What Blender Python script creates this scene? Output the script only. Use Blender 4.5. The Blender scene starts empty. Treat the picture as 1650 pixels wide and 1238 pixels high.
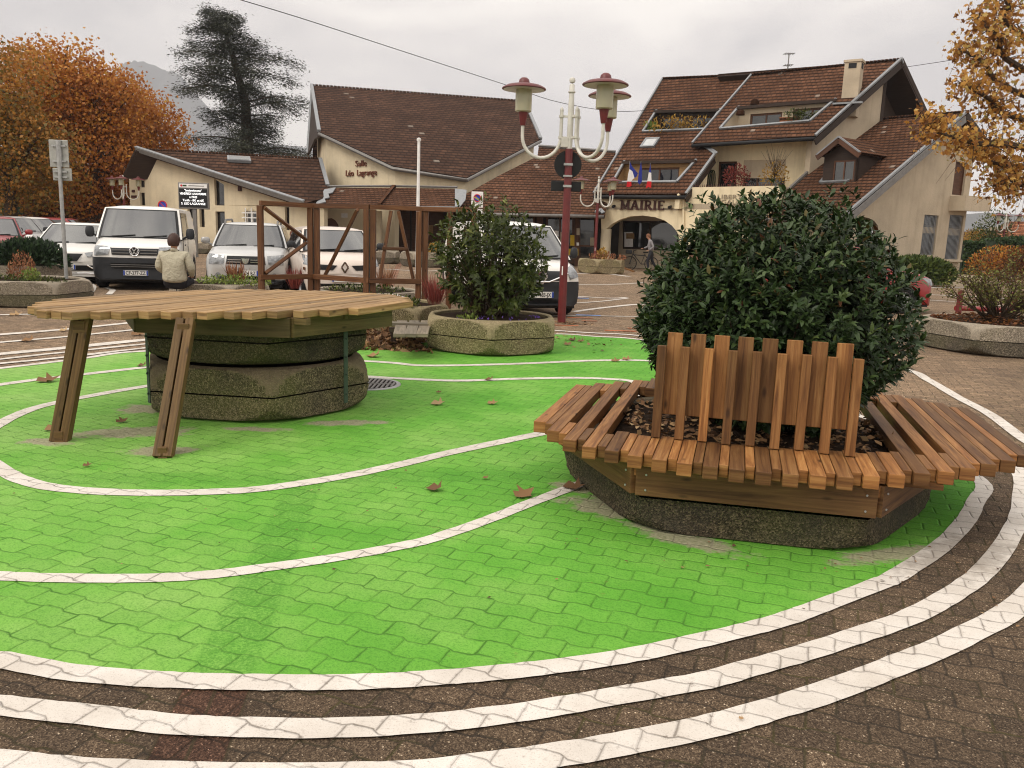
import bpy, bmesh, math, random
import numpy as np
from mathutils import Vector, Matrix
from mathutils.geometry import tessellate_polygon
from mathutils.bvhtree import BVHTree
R = math.radians
random.seed(7); rng = np.random.default_rng(11)
SC = bpy.context.scene
COL = SC.collection
PI = math.pi
# ---------------------------------------------------------------- camera
FPX, PITCH, ROLL = 1330.0, R(10.4), R(2.0)
cam = bpy.data.cameras.new('camera'); CAM = bpy.data.objects.new('camera', cam); COL.objects.link(CAM)
cam.sensor_fit = 'HORIZONTAL'; cam.sensor_width = 36; cam.lens = FPX/1650*36
cam.clip_start = 0.05; cam.clip_end = 20000
CAM.matrix_world = Matrix.Translation((0, 0, 1.6)) @ Matrix.Rotation(PI/2-PITCH, 4, 'X') @ Matrix.Rotation(ROLL, 4, 'Z')
SC.camera = CAM
EYE = Vector((0, 0, 1.6)); CR = CAM.matrix_world.to_3x3()
# ---------------------------------------------------------------- world + sun
W = bpy.data.worlds.new('World'); SC.world = W; W.use_nodes = True
nt = W.node_tree; nt.nodes.clear()
SUN_EL, SUN_AZ = R(48), R(215)
def wn(t, **k):
    n = nt.nodes.new(t)
    for a, b in k.items(): setattr(n, a, b)
    return n
sky = wn('ShaderNodeTexSky', sky_type='NISHITA', sun_disc=False, sun_elevation=SUN_EL, sun_rotation=SUN_AZ, dust_density=3.0)
tc = wn('ShaderNodeTexCoord'); sep = wn('ShaderNodeSeparateXYZ'); nt.links.new(tc.outputs['Generated'], sep.inputs[0])
mx = wn('ShaderNodeMath', operation='MAXIMUM'); mx.inputs[1].default_value = 0.0; nt.links.new(sep.outputs[2], mx.inputs[0])
den = wn('ShaderNodeMath', operation='ADD'); den.inputs[1].default_value = 0.22; nt.links.new(mx.outputs[0], den.inputs[0])
dx = wn('ShaderNodeMath', operation='DIVIDE'); nt.links.new(sep.outputs[0], dx.inputs[0]); nt.links.new(den.outputs[0], dx.inputs[1])
dy = wn('ShaderNodeMath', operation='DIVIDE'); nt.links.new(sep.outputs[1], dy.inputs[0]); nt.links.new(den.outputs[0], dy.inputs[1])
zz = wn('ShaderNodeMath', operation='MULTIPLY'); zz.inputs[1].default_value = 2.6; nt.links.new(sep.outputs[2], zz.inputs[0])
cmb = wn('ShaderNodeCombineXYZ'); nt.links.new(sep.outputs[0], cmb.inputs[0]); nt.links.new(sep.outputs[1], cmb.inputs[1]); nt.links.new(zz.outputs[0], cmb.inputs[2])
cn = wn('ShaderNodeTexNoise'); cn.inputs['Scale'].default_value = 2.6; cn.inputs['Detail'].default_value = 6; cn.inputs['Roughness'].default_value = 0.52; cn.inputs['Distortion'].default_value = .3
nt.links.new(cmb.outputs[0], cn.inputs['Vector'])
cr = wn('ShaderNodeValToRGB'); cr.color_ramp.elements[0].position = .40; cr.color_ramp.elements[1].position = .61
cr.color_ramp.elements[0].color = (.90, .855, .83, 1); cr.color_ramp.elements[1].color = (1.62, 1.52, 1.38, 1)
e = cr.color_ramp.elements.new(.5); e.color = (1.22, 1.14, 1.07, 1)
nt.links.new(cn.outputs['Fac'], cr.inputs[0])
up = wn('ShaderNodeMapRange'); up.inputs['From Min'].default_value = .30; up.inputs['From Max'].default_value = 1; up.inputs['To Min'].default_value = 1.0; up.inputs['To Max'].default_value = 1.55
nt.links.new(mx.outputs[0], up.inputs['Value'])
mul = wn('ShaderNodeVectorMath', operation='SCALE'); nt.links.new(cr.outputs[0], mul.inputs[0]); nt.links.new(up.outputs[0], mul.inputs['Scale'])
b1 = wn('ShaderNodeBackground'); nt.links.new(mul.outputs[0], b1.inputs['Color']); b1.inputs['Strength'].default_value = 1.0
b2 = wn('ShaderNodeBackground'); nt.links.new(sky.outputs[0], b2.inputs['Color']); b2.inputs['Strength'].default_value = 0.06
mixw = wn('ShaderNodeMixShader'); mixw.inputs[0].default_value = .9
nt.links.new(b2.outputs[0], mixw.inputs[1]); nt.links.new(b1.outputs[0], mixw.inputs[2])
wo = wn('ShaderNodeOutputWorld'); nt.links.new(mixw.outputs[0], wo.inputs[0])
sl = bpy.data.lights.new('sun', 'SUN'); sl.energy = 1.5; sl.angle = R(28); sl.color = (1, .93, .82)
SUN = bpy.data.objects.new('sun', sl); COL.objects.link(SUN)
# light comes from the left, a little behind the camera
sd = Vector((-.78*math.cos(SUN_EL), -.62*math.cos(SUN_EL), math.sin(SUN_EL)))
SUN.rotation_euler = sd.to_track_quat('Z', 'Y').to_euler()
SC.view_settings.view_transform = 'Standard'; SC.view_settings.look = 'None'
SC.view_settings.exposure = 0.0; SC.view_settings.gamma = 1
SC.cycles.use_denoising = True; SC.cycles.filter_width = 1.1; SC.cycles.max_bounces = 6; SC.cycles.volume_bounces = 0
SC.cycles.transparent_max_bounces = 6
# ---------------------------------------------------------------- photo-to-world helpers
def ray(x, y): return CR @ Vector((x-825, -(y-619), -FPX))
def G(x, y, z=0.0):
    d = ray(x, y); return EYE + d*((z-1.6)/d.z)
def D(x, y, Y):
    d = ray(x, y); return EYE + d*(Y/d.y)
def X_at(px, Y): return D(px, 375, Y).x
class Pl:
    def __init__(s, a, b, c=None):
        s.o = Vector(a)
        if c is None: n = (Vector(b)-s.o).cross(Vector((0, 0, 1)))
        else: n = (Vector(b)-s.o).cross(Vector(c)-s.o)
        n.normalize()
        if n.dot(EYE-s.o) < 0: n = -n
        s.n = n
        u = Vector((0, 0, 1)).cross(n); u.normalize(); s.u = u; s.v = n.cross(u)
    def off(s, k):
        q = Pl.__new__(Pl); q.o = s.o + s.n*k; q.n, q.u, q.v = s.n, s.u, s.v; return q
    def hit(s, x, y):
        d = ray(x, y); return EYE + d*((s.o-EYE).dot(s.n)/d.dot(s.n))
    def zpt(s, x, z):
        lo, hi = -600., 1500.
        for _ in range(50):
            m = (lo+hi)/2
            if s.hit(x, m).z > z: lo = m
            else: hi = m
        return s.hit(x, lo)
    def uv(s, p): q = Vector(p)-s.o; return (q.dot(s.u), q.dot(s.v))
    def P(s, L): return [s.hit(*q) if len(q) == 2 else Vector(q) for q in L]
# ---------------------------------------------------------------- mesh builder
class MB:
    def __init__(s): s.v = []; s.f = []; s.uv = []; s.r = []; s.sm = []
    def face(s, pts, uv=None, r=None, sm=False):
        i = len(s.v); s.v += [tuple(p) for p in pts]; s.f.append(tuple(range(i, i+len(pts))))
        s.uv.append(uv or [(0, 0)]*len(pts)); s.r.append(random.random() if r is None else r); s.sm.append(sm)
    def mesh(s, vs, fs, r=None, sm=False, uvs=None):
        i = len(s.v); s.v += [tuple(p) for p in vs]; rr = random.random() if r is None else r
        for k, f in enumerate(fs):
            s.f.append(tuple(i+j for j in f)); s.uv.append(uvs[k] if uvs else [(0, 0)]*len(f)); s.r.append(rr); s.sm.append(sm)
        return s
    def bar(s, p0, p1, w, h, up=(0, 0, 1), r=None, w1=None, h1=None):
        p0, p1 = Vector(p0), Vector(p1); d = (p1-p0); L = d.length; d.normalize()
        up = Vector(up)
        if abs(d.dot(up)) > .99: up = Vector((0, 1, 0))
        a = d.cross(up); a.normalize(); b = a.cross(d)
        w1 = w if w1 is None else w1; h1 = h if h1 is None else h1
        c = [(-1, -1), (1, -1), (1, 1), (-1, 1)]
        vs = [p0+a*(x*w/2)+b*(y*h/2) for x, y in c] + [p1+a*(x*w1/2)+b*(y*h1/2) for x, y in c]
        fs, uvs = [], []
        q = 0
        for k in range(4):
            j = (k+1) % 4; wd = w if k % 2 == 0 else h
            fs.append((k, j, 4+j, 4+k)); uvs.append([(0, q), (0, q+wd), (L, q+wd), (L, q)]); q += wd
        fs += [(3, 2, 1, 0), (4, 5, 6, 7)]; uvs += [[(0, 0), (.05, 0), (.05, h), (0, h)]]*2
        return s.mesh(vs, fs, r, False, uvs)
    def box(s, c, sz, rz=0, r=None):
        M = Matrix.Rotation(rz, 3, 'Z'); c = Vector(c); x = M @ Vector((sz[0]/2, 0, 0))
        return s.bar(c-x, c+x, sz[1], sz[2], r=r)
    def tube(s, pts, rad, n=10, cap=True, r=None, sm=True):
        pts = [Vector(p) for p in pts]; m = len(pts)
        if not hasattr(rad, '__len__'): rad = [rad]*m
        vs = []; prev = None
        for i, p in enumerate(pts):
            t = (pts[min(i+1, m-1)]-pts[max(i-1, 0)]).normalized()
            if prev is None:
                a = t.cross(Vector((0, 0, 1)))
                if a.length < .05: a = t.cross(Vector((0, 1, 0)))
            else: a = prev - t*prev.dot(t)
            a.normalize(); prev = a; b = t.cross(a)
            vs += [p+(a*math.cos(2*PI*k/n)+b*math.sin(2*PI*k/n))*rad[i] for k in range(n)]
        fs = [(i*n+k, i*n+(k+1) % n, (i+1)*n+(k+1) % n, (i+1)*n+k) for i in range(m-1) for k in range(n)]
        rr = random.random() if r is None else r
        L = [0]
        for i in range(1, m): L.append(L[-1]+(pts[i]-pts[i-1]).length)
        uvs = [[(L[i], k/n*.3), (L[i], (k+1)/n*.3), (L[i+1], (k+1)/n*.3), (L[i+1], k/n*.3)] for i in range(m-1) for k in range(n)]
        s.mesh(vs, fs, rr, sm, uvs)
        if cap:
            s.face(vs[:n][::-1], r=rr); s.face(vs[-n:], r=rr)
        return s
    def lathe(s, prof, c=(0, 0, 0), n=24, r=None, sm=True, ax=None):
        c = Vector(c); vs = []
        for (rd, z) in prof:
            for k in range(n):
                a = 2*PI*k/n; p = Vector((rd*math.cos(a), rd*math.sin(a), z))
                if ax: p = ax @ p
                vs.append(c+p)
        fs = [(i*n+k, i*n+(k+1) % n, (i+1)*n+(k+1) % n, (i+1)*n+k) for i in range(len(prof)-1) for k in range(n)]
        return s.mesh(vs, fs, r, sm)
    def grid(s, g, r=None, sm=True, flip=False, uv=None):
        h, w = len(g), len(g[0]); vs = [p for row in g for p in row]
        fs = [(i*w+j, i*w+j+1, (i+1)*w+j+1, (i+1)*w+j) for i in range(h-1) for j in range(w-1)]
        if flip: fs = [f[::-1] for f in fs]
        return s.mesh(vs, fs, r, sm)
    def slab(s, pl, pts, holes=(), th=.15, r=None, back=True):
        """polygon on plane pl (3D points), with holes, extruded away from the camera by th"""
        loops = [[Vector(p) for p in pts]] + [[Vector(p) for p in h] for h in holes]
        flat = [[Vector((*pl.uv(p), 0)) for p in l] for l in loops]
        tris = tessellate_polygon(flat)
        allp = [p for l in loops for p in l]; rr = random.random() if r is None else r
        bk = [p-pl.n*th for p in allp]
        for t in tris:
            a = [allp[i] for i in t]
            if (a[1]-a[0]).cross(a[2]-a[0]).dot(pl.n) < 0: t = t[::-1]; a = a[::-1]
            s.face(a, [pl.uv(p) for p in a], rr)
            if back: s.face([bk[i] for i in t[::-1]], [pl.uv(bk[i]) for i in t[::-1]], rr)
        if th:
            for l in loops:
                for i in range(len(l)):
                    a, b = l[i], l[(i+1) % len(l)]; L = (b-a).length
                    s.face([a, b, b-pl.n*th, a-pl.n*th], [(0, 0), (L, 0), (L, th), (0, th)], rr)
        return s
    def prism(s, poly, z0, z1, M=None, r=None):
        """2D polygon (x,y) between z0 and z1, optional 4x4 matrix"""
        M = M or Matrix.Identity(4); n = len(poly)
        a = [M @ Vector((x, y, z0)) for x, y in poly]; b = [M @ Vector((x, y, z1)) for x, y in poly]
        rr = random.random() if r is None else r
        tr = tessellate_polygon([[Vector((x, y, 0)) for x, y in poly]])
        for t in tr:
            s.face([b[i] for i in t], r=rr); s.face([a[i] for i in t[::-1]], r=rr)
        for i in range(n):
            j = (i+1) % n; s.face([a[i], a[j], b[j], b[i]], r=rr)
        return s
    def build(s, name, mat, parent=None, bevel=0, recalc=True, sub=0, sharp=38):
        me = bpy.data.meshes.new(name); me.from_pydata(s.v, [], s.f)
        uvl = me.uv_layers.new(name='UVMap'); uvl.data.foreach_set('uv', [c for f in s.uv for q in f for c in q])
        at = me.attributes.new('rnd', 'FLOAT', 'FACE'); at.data.foreach_set('value', s.r)
        me.polygons.foreach_set('use_smooth', s.sm)
        if recalc or any(s.sm):
            bm = bmesh.new(); bm.from_mesh(me); bmesh.ops.remove_doubles(bm, verts=bm.verts, dist=1e-5)
            if recalc: bmesh.ops.recalc_face_normals(bm, faces=bm.faces)
            for e in bm.edges:
                if len(e.link_faces) == 2 and e.calc_face_angle(0) > R(sharp): e.smooth = False
            bm.to_mesh(me); bm.free()
        o = bpy.data.objects.new(name, me); COL.objects.link(o)
        if mat: me.materials.append(mat)
        if parent: o.parent = parent
        if bevel:
            b = o.modifiers.new('bevel', 'BEVEL'); b.width = bevel; b.segments = 2; b.limit_method = 'ANGLE'
        if sub:
            b = o.modifiers.new('sub', 'SUBSURF'); b.levels = b.render_levels = sub
        return o
def tag(o, label=None, cat=None, group=None, kind=None):
    if label: o['label'] = label
    if cat: o['category'] = cat
    if group: o['group'] = group
    if kind: o['kind'] = kind
    return o
def thing(name, label, cat, loc=(0, 0, 0), rz=0, group=None):
    o = bpy.data.objects.new(name, None); COL.objects.link(o); o.location = loc; o.rotation_euler = (0, 0, rz)
    o.empty_display_size = .2
    return tag(o, label, cat, group)
def dup(root, loc, rz=0, label=None, sc=None):
    kids = [o for o in bpy.data.objects if o.parent is root]
    def cp(o, par):
        c = o.copy(); COL.objects.link(c); c.parent = par
        for k in [q for q in ALLKIDS.get(o.name, [])]: cp(k, c)
        return c
    ALLKIDS = {}
    for o in list(bpy.data.objects):
        if o.parent: ALLKIDS.setdefault(o.parent.name, []).append(o)
    c = cp(root, None); c.location = loc; c.rotation_euler = (0, 0, rz)
    if sc: c.scale = (sc, sc, sc)
    if label: c['label'] = label
    return c
def catmull(P, n=8, closed=False):
    P = [Vector(p) for p in P]; out = []; m = len(P)
    for i in range(m if closed else m-1):
        if closed: a, b, c, d = P[(i-1) % m], P[i], P[(i+1) % m], P[(i+2) % m]
        else: a, b, c, d = P[max(i-1, 0)], P[i], P[i+1], P[min(i+2, m-1)]
        for k in range(n):
            t = k/n
            out.append(.5*((2*b)+(c-a)*t+(2*a-5*b+4*c-d)*t*t+(3*b-a-3*c+d)*t**3))
    if not closed: out.append(P[-1])
    return out
def fastmesh(name, V, F, rnd, mat, parent=None, smooth=False):
    """V (n,3) F (m,k) rnd (m,)"""
    me = bpy.data.meshes.new(name); n, m, k = len(V), len(F), F.shape[1]
    me.vertices.add(n); me.vertices.foreach_set('co', V.astype(np.float32).ravel())
    me.loops.add(m*k); me.loops.foreach_set('vertex_index', F.astype(np.int32).ravel())
    me.polygons.add(m); me.polygons.foreach_set('loop_start', np.arange(0, m*k, k, dtype=np.int32))
    at = me.attributes.new('rnd', 'FLOAT', 'FACE'); at.data.foreach_set('value', rnd.astype(np.float32))
    me.update(calc_edges=True); me.validate()
    if smooth: me.polygons.foreach_set('use_smooth', np.ones(m, dtype=bool))
    me.materials.append(mat); o = bpy.data.objects.new(name, me); COL.objects.link(o)
    if parent: o.parent = parent
    return o
def nrm(a): return a/np.maximum(np.linalg.norm(a, axis=1, keepdims=True), 1e-9)
LEAF = (np.array([[0, 0, 0], [.3, .5, .06], [.3, 0, .0], [.3, -.5, .06], [.72, .38, .02], [.72, 0, -.04], [.72, -.38, .02], [1, 0, -.12]]),
        np.array([[0, 2, 1, 1], [0, 3, 2, 2], [1, 2, 5, 4], [2, 3, 6, 5], [4, 5, 7, 7], [5, 6, 7, 7]]))
QUAD = (np.array([[0, -.5, 0], [0, .5, 0], [1, .5, 0], [1, -.5, 0]]), np.array([[0, 3, 2, 1]]))
RHOM = (np.array([[0, 0, 0], [.45, .5, .05], [1, 0, -.05], [.45, -.5, .05]]), np.array([[0, 3, 2, 1]]))
MAPLE = (np.array([[0, 0, 0], [.1, .35, .05], [.4, .28, 0], [.45, .6, .1], [.65, .25, 0], [1, 0, .08], [.65, -.25, 0], [.45, -.6, .1], [.4, -.28, 0], [.1, -.35, .05]]),
         np.array([[0, 9, 8, 2], [0, 2, 1, 1], [2, 8, 6, 4], [2, 4, 3, 3], [8, 7, 6, 6], [4, 6, 5, 5]]))
def leaves(name, P, A, N, size, mat, parent=None, tpl=LEAF, wr=.42, rnd=None, smooth=False):
    """P positions, A leaf axis, N leaf normal hint"""
    n = len(P); T, F = tpl; A = nrm(A); S = nrm(np.cross(N, A)); U = np.cross(A, S)
    size = np.broadcast_to(np.asarray(size, float), (n,))[:, None, None]
    V = P[:, None, :] + size*(T[None, :, 0:1]*A[:, None, :] + T[None, :, 1:2]*wr*S[:, None, :] + T[None, :, 2:3]*U[:, None, :])
    k = len(T); FF = (F[None] + (np.arange(n)*k)[:, None, None])
    rnd = rng.random(n) if rnd is None else rnd
    rr = np.repeat(rnd, len(F)); FF = FF.reshape(-1, F.shape[1])
    V = V.reshape(-1, 3)
    # degenerate quads (triangles written as quads) -> split off
    tri = FF[:, 2] == FF[:, 3]
    if tri.any():
        me = bpy.data.meshes.new(name); q, t = FF[~tri], FF[tri][:, :3]
        lv = np.concatenate([q.ravel(), t.ravel()]); ls = np.concatenate([np.arange(0, len(q)*4, 4), len(q)*4+np.arange(0, len(t)*3, 3)])
        me.vertices.add(len(V)); me.vertices.foreach_set('co', V.astype(np.float32).ravel())
        me.loops.add(len(lv)); me.loops.foreach_set('vertex_index', lv.astype(np.int32))
        me.polygons.add(len(ls)); me.polygons.foreach_set('loop_start', ls.astype(np.int32))
        at = me.attributes.new('rnd', 'FLOAT', 'FACE'); at.data.foreach_set('value', np.concatenate([rr[~tri], rr[tri]]).astype(np.float32))
        me.update(calc_edges=True)
        if smooth: me.polygons.foreach_set('use_smooth', np.ones(len(ls), dtype=bool))
        me.materials.append(mat); o = bpy.data.objects.new(name, me); COL.objects.link(o)
        if parent: o.parent = parent
        return o
    return fastmesh(name, V, FF, rr, mat, parent, smooth)
def rdir(n, zb=0.0):
    v = rng.normal(size=(n, 3)); v[:, 2] += zb; return nrm(v)
# ---------------------------------------------------------------- materials
class Mat:
    def __init__(s, name, rough=.7, spec=.3):
        s.m = bpy.data.materials.new(name); s.m.use_nodes = True; s.t = s.m.node_tree
        s.b = s.t.nodes['Principled BSDF']; s.b.inputs['Roughness'].default_value = rough; s.b.inputs['Specular IOR Level'].default_value = spec
    def n(s, t, inp=None, **k):
        x = s.t.nodes.new(t)
        for a, b in k.items(): setattr(x, a, b)
        for a, b in (inp or {}).items():
            if hasattr(b, 'is_output') or isinstance(b, bpy.types.NodeSocket): s.t.links.new(b, x.inputs[a])
            else: x.inputs[a].default_value = b
        return x
    def math(s, op, a, b=0.0, c=None, clamp=False):
        d = {0: a, 1: b}
        if c is not None: d[2] = c
        return s.n('ShaderNodeMath', d, operation=op, use_clamp=clamp).outputs[0]
    def noise(s, vec, scale, detail=4, rough=.55, dist=0):
        d = {'Scale': scale, 'Detail': detail, 'Roughness': rough, 'Distortion': dist}
        if vec is not None: d['Vector'] = vec
        return s.n('ShaderNodeTexNoise', d).outputs['Fac']
    def ramp(s, f, stops, interp='LINEAR'):
        x = s.n('ShaderNodeValToRGB', {0: f}); r = x.color_ramp; r.interpolation = interp
        while len(r.elements) < len(stops): r.elements.new(.5)
        for e, (p, c) in zip(r.elements, sorted(stops, key=lambda q: q[0])):
            e.position = p; e.color = (*c, 1) if hasattr(c, '__len__') else (c, c, c, 1)
        return x.outputs[0]
    def mix(s, f, a, b, mode='MIX'):
        x = s.n('ShaderNodeMix', data_type='RGBA', blend_type=mode)
        for i, v in ((0, f), (6, a), (7, b)):
            if isinstance(v, bpy.types.NodeSocket): s.t.links.new(v, x.inputs[i])
            elif i == 0: x.inputs[0].default_value = v
            else: x.inputs[i].default_value = (*v, 1)
        return x.outputs[2]
    def col(s, c):
        if isinstance(c, bpy.types.NodeSocket): s.t.links.new(c, s.b.inputs['Base Color'])
        else: s.b.inputs['Base Color'].default_value = (*c, 1)
        return s
    def bump(s, h, dist=.01, strength=1.0):
        x = s.n('ShaderNodeBump', {'Height': h, 'Distance': dist, 'Strength': strength}); s.t.links.new(x.outputs[0], s.b.inputs['Normal']); return s
    def obj(s): return s.n('ShaderNodeTexCoord').outputs['Object']
    def wpos(s): return s.n('ShaderNodeNewGeometry').outputs['Position']
    def uv(s): return s.n('ShaderNodeUVMap', uv_map='UVMap').outputs[0]
    def rnd(s): return s.n('ShaderNodeAttribute', attribute_name='rnd').outputs['Fac']
    def sc(s, v, k): return s.n('ShaderNodeMapping', {'Vector': v, 'Scale': k}).outputs[0]
def sRGB(r, g, b):
    f = lambda c: ((c/255+.055)/1.055)**2.4 if c > 10 else c/255/12.92
    return (f(r), f(g), f(b))
def plain(name, c, rough=.6, spec=.3, metal=0, var=.12, scale=6, bump=0):
    m = Mat(name, rough, spec); p = m.obj(); f = m.noise(p, scale, 5, .6)
    c0 = tuple(x*(1-var) for x in c); c1 = tuple(min(1, x*(1+var)) for x in c)
    m.col(m.ramp(f, [(.3, c0), (.7, c1)])); m.b.inputs['Metallic'].default_value = metal
    if bump: m.bump(m.noise(p, scale*8, 3), bump)
    return m.m
def wood(name, dark, mid, light, vary=.5, rough=.62, sh=1.0, mix_green=0):
    m = Mat(name, rough, .3); uv = m.uv(); r = m.rnd()
    off = m.n('ShaderNodeCombineXYZ', {0: m.math('MULTIPLY', r, 37.), 1: m.math('MULTIPLY', r, 91.)}).outputs[0]
    p = m.n('ShaderNodeVectorMath', {0: uv, 1: off}, operation='ADD').outputs[0]
    g = m.noise(m.sc(p, (1.6, 30, 1)), 1.0*sh, 5, .6, 1.2)
    fine = m.noise(m.sc(p, (9, 260, 1)), 1.0, 3, .6)
    big = m.noise(m.sc(p, (.8, 3, 1)), 1.5, 3)
    c = m.ramp(g, [(.28, dark), (.5, mid), (.72, light)])
    c = m.mix(m.math('MULTIPLY', fine, .55), c, dark, 'MIX')
    v = m.ramp(r, [(0, tuple(1-vary*.75 for _ in range(3))), (.5, (1, .97, .95)), (1, (1+vary*.45, 1+vary*.36, 1+vary*.25))])
    c = m.mix(1.0, c, v, 'MULTIPLY')
    c = m.mix(m.math('MULTIPLY', m.ramp(big, [(.55, 0), (.8, 1)]), .35), c, dark)
    vo = m.n('ShaderNodeTexVoronoi', {'Vector': m.sc(p, (3.2, 9, 1)), 'Scale': 1.0}).outputs['Distance']
    c = m.mix(m.ramp(vo, [(.05, .85), (.13, 0)]), c, tuple(x*.35 for x in dark))
    if mix_green:
        gg = m.noise(m.obj(), 2.3, 4); c = m.mix(m.math('MULTIPLY', m.ramp(gg, [(.4, 0), (.65, 1)]), mix_green), c, (.09, .11, .035))
    m.col(c); m.bump(m.math('ADD', g, m.math('MULTIPLY', fine, .6)), .0016)
    m.b.inputs['Roughness'].default_value = rough
    return m.m
def aggregate(name, a, b, moss=.3, dark=.5):
    m = Mat(name, .85, .2); p = m.obj()
    v = m.n('ShaderNodeTexVoronoi', {'Vector': p, 'Scale': 115.}); s = m.n('ShaderNodeSeparateColor', {0: v.outputs['Color']}).outputs[0]
    c = m.ramp(s, [(0, tuple(x*.35 for x in a)), (.4, a), (.85, b), (1, tuple(min(1, x*1.5) for x in b))])
    g = m.noise(p, 3.2, 6, .65); c = m.mix(m.ramp(g, [(.35, dark), (.62, 0)]), c, (.045, .04, .03))
    g2 = m.noise(p, 1.7, 5, .6); c = m.mix(m.math('MULTIPLY', m.ramp(g2, [(.45, 0), (.7, 1)]), moss), c, (.11, .115, .035))
    pale = m.n('ShaderNodeMix', data_type='RGBA'); c = m.mix(m.math('MULTIPLY', m.ramp(m.rnd(), [(.70, 0), (.72, 1)]), .62), c, m.ramp(m.noise(p, 9, 5, .6), [(.3, tuple(x*.62 for x in b)), (.7, tuple(min(1, x*1.0) for x in b))]))
    m.col(c); m.bump(v.outputs['Distance'], .006, .9); return m.m
def plaster(name, c, streak=.25, rough=.9):
    m = Mat(name, rough, .1); p = m.wpos(); n1 = m.noise(p, .7, 6, .6); n2 = m.noise(p, 14, 4, .6)
    st = m.noise(m.sc(p, (3.2, 3.2, .22)), 1.0, 4, .6)
    x = m.ramp(n1, [(.3, tuple(k*.80 for k in c)), (.55, c), (.75, tuple(min(1, k*1.1) for k in c))])
    x = m.mix(m.math('MULTIPLY', m.ramp(st, [(.5, 0), (.74, 1)]), streak), x, (c[0]*.45, c[1]*.43, c[2]*.40))
    x = m.mix(m.math('MULTIPLY', n2, .14), x, (c[0]*.5, c[1]*.5, c[2]*.5))
    m.col(x); m.bump(n2, .012); return m.m
def tiles(name, c0, c1, c2, tw=.21, th=.30):
    m = Mat(name, .9, .06); s = m.n('ShaderNodeSeparateXYZ', {0: m.uv()})
    u = m.math('DIVIDE', s.outputs[0], tw); v = m.math('DIVIDE', s.outputs[1], th)
    row = m.math('FLOOR', v); fv = m.math('FRACT', v)
    u2 = m.math('ADD', u, m.math('MULTIPLY', m.math('MODULO', row, 2.0), .5)); colm = m.math('FLOOR', u2); fu = m.math('FRACT', u2)
    cell = m.n('ShaderNodeCombineXYZ', {0: colm, 1: row}).outputs[0]
    wnz = m.n('ShaderNodeTexWhiteNoise', {'Vector': cell}, noise_dimensions='3D').outputs['Value']
    c = m.ramp(wnz, [(0, c0), (.3, c1), (.75, c2), (1, tuple(k*1.35 for k in c2))])
    big = m.noise(m.wpos(), .45, 6, .65); c = m.mix(m.ramp(big, [(.35, .65), (.62, 0)]), c, tuple(k*.55 for k in c0))
    lic = m.ramp(wnz, [(.99, 0), (.995, 1)], 'CONSTANT'); c = m.mix(m.math('MULTIPLY', lic, .4), c, (.42, .38, .32))
    # dark gaps between pans; shade under each overlapping course painted into the colour
    lap_shade = m.ramp(fv, [(0, 1), (.26, .85), (.42, 0)]); gu = m.ramp(fu, [(0, .65), (.3, 0)])
    gg = m.math('MAXIMUM', lap_shade, gu); c = m.mix(m.math('MULTIPLY', gg, .93), c, (.012, .007, .005))
    m.col(c)
    hump = m.math('SINE', m.math('MULTIPLY', fu, PI)); h = m.math('ADD', m.math('MULTIPLY', hump, .7), m.math('MULTIPLY', m.math('SUBTRACT', 1.0, fv), 1.0))
    m.bump(h, .055, 1.0); return m.m
PAV_A = R(20)
def pavers(m, L=.20, H=.118):
    """interlocking zigzag pavers in world metres: returns (joint mask, per paver random, world position)"""
    p = m.wpos(); s = m.n('ShaderNodeSeparateXYZ', {0: p}); X, Y = s.outputs[0], s.outputs[1]
    ca, sa = math.cos(PAV_A), math.sin(PAV_A)
    wob = m.math('MULTIPLY', m.math('SUBTRACT', m.noise(p, 9, 2), .5), .014)
    T = m.math('ADD', m.math('SUBTRACT', m.math('MULTIPLY', X, ca), m.math('MULTIPLY', Y, sa)), wob)
    S = m.math('ADD', m.math('ADD', m.math('MULTIPLY', X, sa), m.math('MULTIPLY', Y, ca)), wob)
    sn = m.math('SINE', m.math('MULTIPLY', T, 2*PI/L)); z = m.n('ShaderNodeClamp', {0: m.math('MULTIPLY', sn, 2.3), 1: -1., 2: 1.}).outputs[0]
    S2 = m.math('DIVIDE', m.math('ADD', S, m.math('MULTIPLY', z, .0088)), H)
    row = m.math('FLOOR', S2); fs = m.math('FRACT', S2)
    T2 = m.math('ADD', m.math('DIVIDE', T, L), m.math('MULTIPLY', m.math('FLOORED_MODULO', row, 2.0), .5))
    colm = m.math('FLOOR', T2); ft = m.math('FRACT', T2)
    ds = m.math('MULTIPLY', m.math('MINIMUM', fs, m.math('SUBTRACT', 1.0, fs)), H); dt = m.math('MULTIPLY', m.math('MINIMUM', ft, m.math('SUBTRACT', 1.0, ft)), L)
    d = m.math('MINIMUM', ds, dt)
    rv = m.n('ShaderNodeTexWhiteNoise', {'Vector': m.n('ShaderNodeCombineXYZ', {0: colm, 1: row}).outputs[0]}, noise_dimensions='3D').outputs['Value']
    # keep every joint a little different
    jw = m.math('MULTIPLY', m.noise(p, 6, 3), 1.0)
    return d, rv, p, jw
def spots(m, p, L):
    """soft worn spots: list of (x, y, rx, ry, angle)"""
    tot = None
    for x, y, rx, ry, a in L:
        q = m.n('ShaderNodeMapping', {'Vector': p, 'Location': (x, y, 0), 'Rotation': (0, 0, R(a)), 'Scale': (rx, ry, 1000)}, vector_type='TEXTURE').outputs[0]
        s = m.n('ShaderNodeSeparateXYZ', {0: q}); 
        l = m.math('SQRT', m.math('ADD', m.math('POWER', s.outputs[0], 2.0), m.math('POWER', s.outputs[1], 2.0)))
        k = m.math('SUBTRACT', 1.0, l, clamp=True)
        tot = k if tot is None else m.math('MAXIMUM', tot, k)
    return tot
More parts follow.
